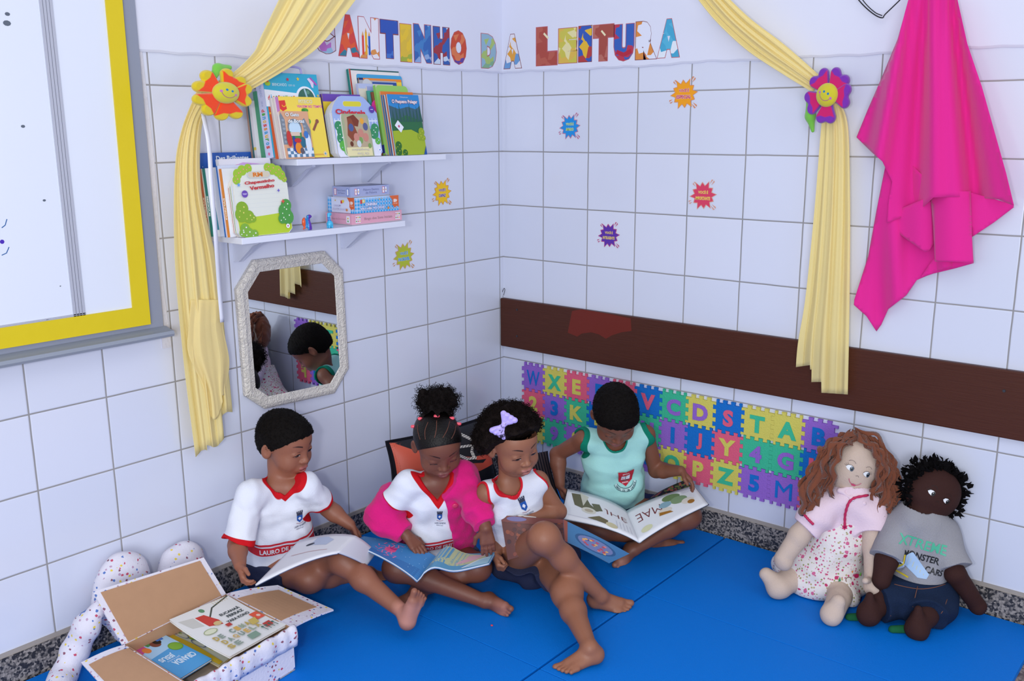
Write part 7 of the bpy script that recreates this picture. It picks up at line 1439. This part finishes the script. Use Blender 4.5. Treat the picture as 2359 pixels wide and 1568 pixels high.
obj('body', V, Q, lin_, d1, smooth=True); doll_face(d1, V, Q, hc - ax * .010 - az * .004, ax, az, an_, ('#e6e8ec', '#3c4a5c', '#5a4a48', '#c04a68', '#d9a0a0'), 1.0)
G = like(S); G.cone(nk + UP * .004, wst, .056, .062, .03); G.cone(nk, shl, .043, .046, .02); G.cone(nk, shr, .043, .046, .02); ccone(G, shl, a1[0] * .35 + a1[1] * .65, .045, .043, .02); ccone(G, shr, a2[0] * .45 + a2[1] * .55, .047, .044, .02)
wrinkle(G, .005, 75, 9); G.D = np.maximum(G.D, -(bo.D + .002)); X, Y, Zz = G.all(); G.D = np.maximum(G.D, -f_cone(X, Y, Zz, nk + UP * .008, nk + UP * .1, .036, .05)); V, Q = G.mesh(); V, Q = keep_big(V, Q); obj('blouse', V, Q, mat('pale_pink_cotton', '#e3cbd6', .8, .15, bump=.3, bscale=200), d1, smooth=True); Vb, Qb = V, Q
# collar
P_, F_ = [], []
G = SDF(nk - .09, nk + .09, .002)
for q in (-1, 1): G.cone(nk + UP * .036 + ax * q * .014 - IF * .030, nk + UP * .012 + ax * q * .052 - IF * .032, .006, .004, .003); G.cone(nk + UP * .036 + ax * q * .014 - IF * .030, nk + UP * .004 + ax * q * .018 - IF * .050, .006, .004, .008); G.cone(nk + UP * .012 + ax * q * .052 - IF * .032, nk + UP * .004 + ax * q * .018 - IF * .050, .004, .004, .014)
V, Q = G.mesh(); obj('collar', V, Q, mat('pale_pink_cotton', '#e3cbd6'), d1, smooth=True)
# floral dress: bodice and spread skirt
G = like(S); top = Z(1945, 1195, .255)
G.cone(top, wst, .066, .070, .02); G.cone(wst, Z(1900, 1290, .11), .072, .100, .04); G.cone(Z(1860, 1300, .085), Z(1950, 1325, .075), .075, .070, .04); G.cone(Z(1835, 1275, .10), Z(1815, 1310, .07), .050, .042, .04); G.cone(Z(1855, 1345, .05), Z(1955, 1370, .045), .040, .035, .03); G.cone(Z(1800, 1300, .055), Z(1850, 1340, .045), .030, .035, .02)
wrinkle(G, .008, 62, 19); G.D = np.maximum(G.D, -(bo.D + .003)); X, Y, Zz = G.all(); upd = unit(top - wst); G.D = np.maximum(G.D, dotp(X, Y, Zz, top + upd * .012, upd)); G.D = np.maximum(G.D, (M0 + .004 - Zz))
for cpt, dr in ((Z(1792, 1352, .052), hdir(-.6, .5, 0)), (Z(1920, 1408, .05), hdir(-.1, 1, 0))): G.D = np.maximum(G.D, -f_cone(X, Y, Zz, cpt, cpt + dr * .10, .040, .05))
V, Q = G.mesh(); V, Q = keep_big(V, Q); obj('floral_dress', V, Q, floral, d1, smooth=True)
for pts in ([Z(2000, 1140, .325), Z(1962, 1150, .338), Z(1948, 1180, .292), Z(1946, 1212, .262)], [Z(1850, 1182, .30), Z(1862, 1196, .290), Z(1874, 1208, .272)]):
    tr = BVHTree.FromPolygons([tuple(v) for v in Vb], [tuple(int(i) for i in q) for q in Qb]); pp = []
    for p in catmull(pts, 6):
        d = unit(p - CAM); hh = tr.ray_cast(Vector(CAM), Vector(d), 5); pp.append(np.array(hh[0]) - d * .004 if hh[0] is not None else p)
    v, F = tube(pp, [.0032 + .0012 * (i % 2) for i in range(len(pp))], 6); obj('strap', v, F, mat('crimson_trim', '#c02a58', .7), d1, smooth=True)
fp_ = Z(1946, 1214, .262); tr = BVHTree.FromPolygons([tuple(v) for v in V], [tuple(int(i) for i in q) for q in Q])
for px_, py_, r in ((1946, 1214, .010), (1870, 1206, .008)):
    d = unit(ray(px_, py_)); hh = tr.ray_cast(Vector(CAM), Vector(d), 5); p0_ = np.array(hh[0]) if hh[0] is not None else Z(px_, py_, .26)
    A = Art(); A.star(0, 0, r, '#c81e5c', k=6, r2=.55); A.circ(0, 0, r * .3, '#8a1844'); A.build('flower_trim', d1, p0_ - d * .004, IR, UP, -d)
d = unit(ray(1955, 1335)); hh = tr.ray_cast(Vector(CAM), Vector(d), 5)
if hh[0] is not None: A = Art(); A.circ(.022, .012, .007, '#a01848'); A.poly([(.028, .014), (.036, .026), (.034, .012)], '#5aa83c'); A.arc(0, 0, .008, .2, 4, .002, '#7a5030'); A.poly([(-.03, -.006), (-.026, .010), (-.022, -.004)], '#3c8a5a'); A.poly([(.006, .026), (.012, .030), (.010, .020)], '#e0803c'); A.build('embroidery', d1, np.array(hh[0]) - d * .006, IR, UP, -d)
# felt hair
D1 = 2.62
cr_ = lambda x, y, dd=0.0: D_(x, y, float(-((hc - CAM) @ RM[:, 2])) + dd)
paths = []
for e in ((1890, 1040), (1870, 1080), (1862, 1120)): paths.append([cr_(1975, 1006, .02), cr_(1938, 1012, -.02), cr_(1905, 1030 + (e[1] - 1040) * .2, -.03), cr_(e[0], e[1], -.02), cr_(e[0] - 2, e[1] + 45, -.01), cr_(1858 + (e[1] - 1040) * .1, 1172, -.01)])
paths.append([cr_(1968, 1002, -.01), cr_(1935, 1018, -.045), cr_(1912, 1055, -.055), cr_(1903, 1100, -.045), cr_(1900, 1140, -.03)])
for e in (0, 1, 2): paths.append([cr_(1968, 1002, .01), cr_(2005, 1015 + e * 4, -.02), cr_(2032 + e * 5, 1052, -.02), cr_(2046 + e * 6, 1100, -.02), cr_(2038 + e * 8, 1150, -.02), cr_(2030 + e * 12, 1192 - e * 8, -.03)])
paths.append([cr_(1975, 1003, -.02), cr_(2003, 1022, -.055), cr_(2025, 1060, -.060), cr_(2030, 1100, -.050), cr_(2012, 1135, -.03), cr_(1995, 1150, -.035)])
paths.append([cr_(2010, 1030, .02), cr_(2035, 1090, .01), cr_(2020, 1140, .0), cr_(2025, 1180, .0), cr_(2022, 1215, -.03)]); paths.append([cr_(1930, 1020, .02), cr_(1893, 1080, .02), cr_(1885, 1130, .01), cr_(1862, 1165, 0)])
v, F = ribbon_strands(paths, .018, 5, jit=.010, nper=6, wav=.006); felt = mat('brown_felt', '#7a4632', .9, .1, bump=.5, bscale=300, sheen=.3); 
G = SDF(hc - .13, hc + .13, .003); G.ell(hc - an_ * .016 + az * .008, (.077, .086, .050), hRd, 0); X, Y, Zz = G.all(); G.D = np.maximum(G.D, dotp(X, Y, Zz, hc + an_ * .002, an_)); wrinkle(G, .004, 160, 4); V, Q = G.mesh(); V, Q = keep_big(V, Q); obj('felt_hair_cap', V, Q, felt, d1, smooth=True)
obj('felt_hair', v, F, felt, d1, smooth=True, solid=.0012)
# ---- boy doll
d2 = thing('rag_doll', tuple(Z(2120, 1385, M0)), 'dark brown rag doll in a grey printed shirt and denim trousers by the right wall', 'doll')
dk = mat('dark_brown_calico', '#3a221f', .8, .15, bump=.35, bscale=300)
hc = Z(2152, 1132, .375); ax, az, an_ = face_frame(hc, IR * .86 - UP * .50, UP * .87 + IR * .48); hRd = np.stack([ax, az, an_], 1)
S = SDF(Z(2120, 1290, .15) - (.28, .30, .20), Z(2120, 1290, .15) + (.28, .30, .36), h_d)
S.ell(hc, (.074, .070, .052), hRd, 0); S.ell(hc - az * .020, (.066, .052, .050), hRd, .02); nk = Z(2115, 1200, .290); wst = Z(2117, 1320, .130); hp = Z(2115, 1365, .08)
S.cone(hc - az * .05, nk, .026, .028, .015); S.cone(nk, wst, .050, .060, .03); S.cone(wst, hp, .06, .06, .03); shl, shr = Z(2070, 1222, .255), Z(2162, 1225, .255); S.cone(nk, shl, .036, .034, .02); S.cone(nk, shr, .036, .034, .02)
b1_ = [shl, Z(2042, 1290, .19), Z(2030, 1335, .14)]; S.chain(b1_, (.032, .030, .026), .01); b2_ = [shr, Z(2200, 1320, .165), Z(2252, 1395, .060)]; S.chain(b2_, (.032, .028, .023), .01); S.ell(b2_[-1], (.023,) * 3, None, .008)
for kx, sx in ((Z(2030, 1385, .07), Z(2001, 1412, .055)), (Z(2130, 1415, .06), Z(2113, 1445, .045))):
    S.cone(hp, kx, .045, .036, .02); S.cone(kx, sx, .034, .030, .01); S.cone(sx - UP * .006, sx + UP * .052 - IF * -.004, .031, .011, .012)
wrinkle(S, .0015, 90, 4); S.D = np.maximum(S.D, (M0 + .001 - S.all()[2])); V, Q = S.mesh(); V, Q = keep_big(V, Q); bo = S; obj('body', V, Q, dk, d2, smooth=True)
doll_face(d2, V, Q, hc + ax * -.012 - az * .002, ax, az, an_, ('#e6e8ec', '#1a1416', '#1c1012', None, '#5a2a2a'), .92)
G = like(S); G.cone(nk, wst, .064, .073, .03); G.cone(nk, shl, .048, .050, .02); G.cone(nk, shr, .048, .050, .02); ccone(G, shl, b1_[1], .048, .050, .02); ccone(G, shr, shr * .12 + b2_[1] * .88, .052, .050, .02); G.cone(wst, wst - UP * .02, .076, .076, .02)
wrinkle(G, .006, 62, 23); G.D = np.maximum(G.D, -(bo.D + .002)); X, Y, Zz = G.all(); G.D = np.maximum(G.D, -f_cone(X, Y, Zz, nk + UP * .016, nk + UP * .1, .040, .05)); G.D = np.maximum(G.D, (wst[2] - .012 - Zz)); V, Q = G.mesh(); V, Q = keep_big(V, Q)
obj('shirt', V, Q, mat('grey_marl_jersey', '#98979d', .9, .1, bump=.5, bscale=350, var=.08), d2, smooth=True)
tO = Z(2090, 1262, .20); tx = unit(IR * .97 - UP * .22); tz = unit(UP * .97 + IR * .22 - IF * 0); tn = unit(np.cross(tx, tz)); A = Art(.00012)
A.text('XTREME', -.004, .048, .028, '#4fb392', w=.128, bold=.02); A.text('MONSTER', .002, .012, .020, '#1f2024', w=.098, bold=.02); A.text('CARS', .045, -.018, .019, '#1f2024', w=.048, bold=.02)
A.poly([(-.040, .008), (-.020, .018), (.034, -.030), (.030, -.044), (.008, -.048), (-.040, -.018)], '#a9c4e2')
for i in range(6): A.line([(-.030 + i * .010, .008 - i * .008), (-.030 + i * .010, -.016 - i * .004)], .0010, '#d9cf8a')
A.circ(-.055, -.030, .018, '#c4d4e8', ry=.022); A.circ(-.058, -.018, .010, '#2a2a34', ry=.006); A.line([(-.046, .010), (-.046, -.052)], .005, '#d9c02c'); A.line([(-.048, -.052), (-.010, -.058)], .005, '#d9c02c')
project_art(A, 'shirt_print', d2, V, Q, tO, tx, tz, tn, sub=.006, off=.0014, back=.15)
G = like(S); G.cone(wst, hp, .078, .078, .03)
ccone(G, hp, Z(2030, 1385, .07), .062, .058, .02, cap_b=.012); ccone(G, hp, Z(2130, 1415, .06), .064, .058, .02, cap_b=.010); G.cone(Z(2165, 1340, .10), Z(2160, 1400, .06), .05, .05, .03)
wrinkle(G, .005, 80, 29); G.D = np.maximum(G.D, -(bo.D + .002)); X, Y, Zz = G.all(); G.D = np.maximum(G.D, (M0 + .003 - Zz)); G.D = np.maximum(G.D, Zz - wst[2] - .004); V, Q = G.mesh(); V, Q = keep_big(V, Q)
obj('denim_trousers', V, Q, mat('dark_denim', '#1c2a44', .85, .12, bump=.7, bscale=420, var=.25), d2, smooth=True)
tr = BVHTree.FromPolygons([tuple(v) for v in V], [tuple(int(i) for i in q) for q in Q])
def onray(tr, x, y, o=.002):
    d = unit(ray(x, y)); h_ = tr.ray_cast(Vector(CAM), Vector(d), 6); return (np.array(h_[0]) - d * o if h_[0] is not None else None), d
for nm, pl in (('waist_seam', [(2060, 1345), (2090, 1352), (2120, 1356), (2150, 1353), (2178, 1345)]), ('fly_seam', [(2114, 1350), (2108, 1375), (2103, 1398)]), ('leg_seam', [(2010, 1388), (2035, 1402), (2052, 1418)]), ('side_seam', [(2150, 1425), (2170, 1410), (2182, 1380)])):
    pp = [onray(tr, x, y, .001)[0] for x, y in pl]; pp = [p for p in pp if p is not None]
    if len(pp) > 1: v, F = tube(catmull(pp, 4), .0011, 5); obj(nm, v, F, mat('rust_thread', '#7a5040', .8), d2, smooth=True)
p, d = onray(tr, 2120, 1332, .002)
if p is not None: A = Art(.0004); A.circ(0, 0, .0075, '#8a7a5c'); A.circ(0, 0, .0045, '#4a3c30'); A.build('trouser_button', d2, p, IR, UP, -d)
for i_, (x, y) in enumerate(((1975, 1422), (2075, 1450))):
    c_ = Z(x, y, .024); G = SDF(c_ - .06, c_ + .06, .003); G.cone(c_ - IR * .022, c_ + IR * .030, .012, .014, 0); G.D = np.maximum(G.D, (M0 + .001 - G.all()[2])); V, Q = G.mesh(); obj('green_cuff_lining', V, Q, mat('green_lining', '#0f5a34', .85), d2, smooth=True)
# felt curls
g = np.random.default_rng(11); VV = []; FF = []
for i in range(420):
    a = g.uniform(0, 2 * PI); lim = 1.0; rr_ = g.uniform(.80, 1.06); w = g.uniform(-.050, .034)
    if -PI * .72 < a < -PI * .10 and w > -.01 and rr_ < .97: rr_ = 1.0
    p = hc + ax * math.cos(a) * .080 * rr_ + az * (math.sin(a) * .075 * rr_ + .004) + an_ * (w if rr_ > .93 else min(w, .012)); out = unit(p - hc + g.normal(size=3) * .03); t = unit(np.cross(out, g.normal(size=3))); L_ = g.uniform(.012, .024); W_ = g.uniform(.004, .007); o_ = len(VV)
    VV += [p - t * W_, p + t * W_, p + t * W_ * .8 + out * L_ * .6 + g.normal(size=3) * .003, p - t * W_ * .8 + out * L_ * .6, p + out * L_ + g.normal(size=3) * .004]; FF += [(o_, o_ + 1, o_ + 2, o_ + 3), (o_ + 3, o_ + 2, o_ + 4)]
blk = mat('black_felt', '#0d0b0d', .95, .08, bump=.6, bscale=250); obj('felt_curls', VV, FF, blk, d2, solid=.0015)
G = SDF(hc - .13, hc + .13, .003); G.ell(hc - an_ * .012 + az * .006, (.082, .080, .052), hRd, 0); X, Y, Zz = G.all(); G.D = np.maximum(G.D, dotp(X, Y, Zz, hc + an_ * .000, an_)); wrinkle(G, .005, 200, 4); V, Q = G.mesh(); V, Q = keep_big(V, Q); obj('felt_hair_cap', V, Q, blk, d2, smooth=True)
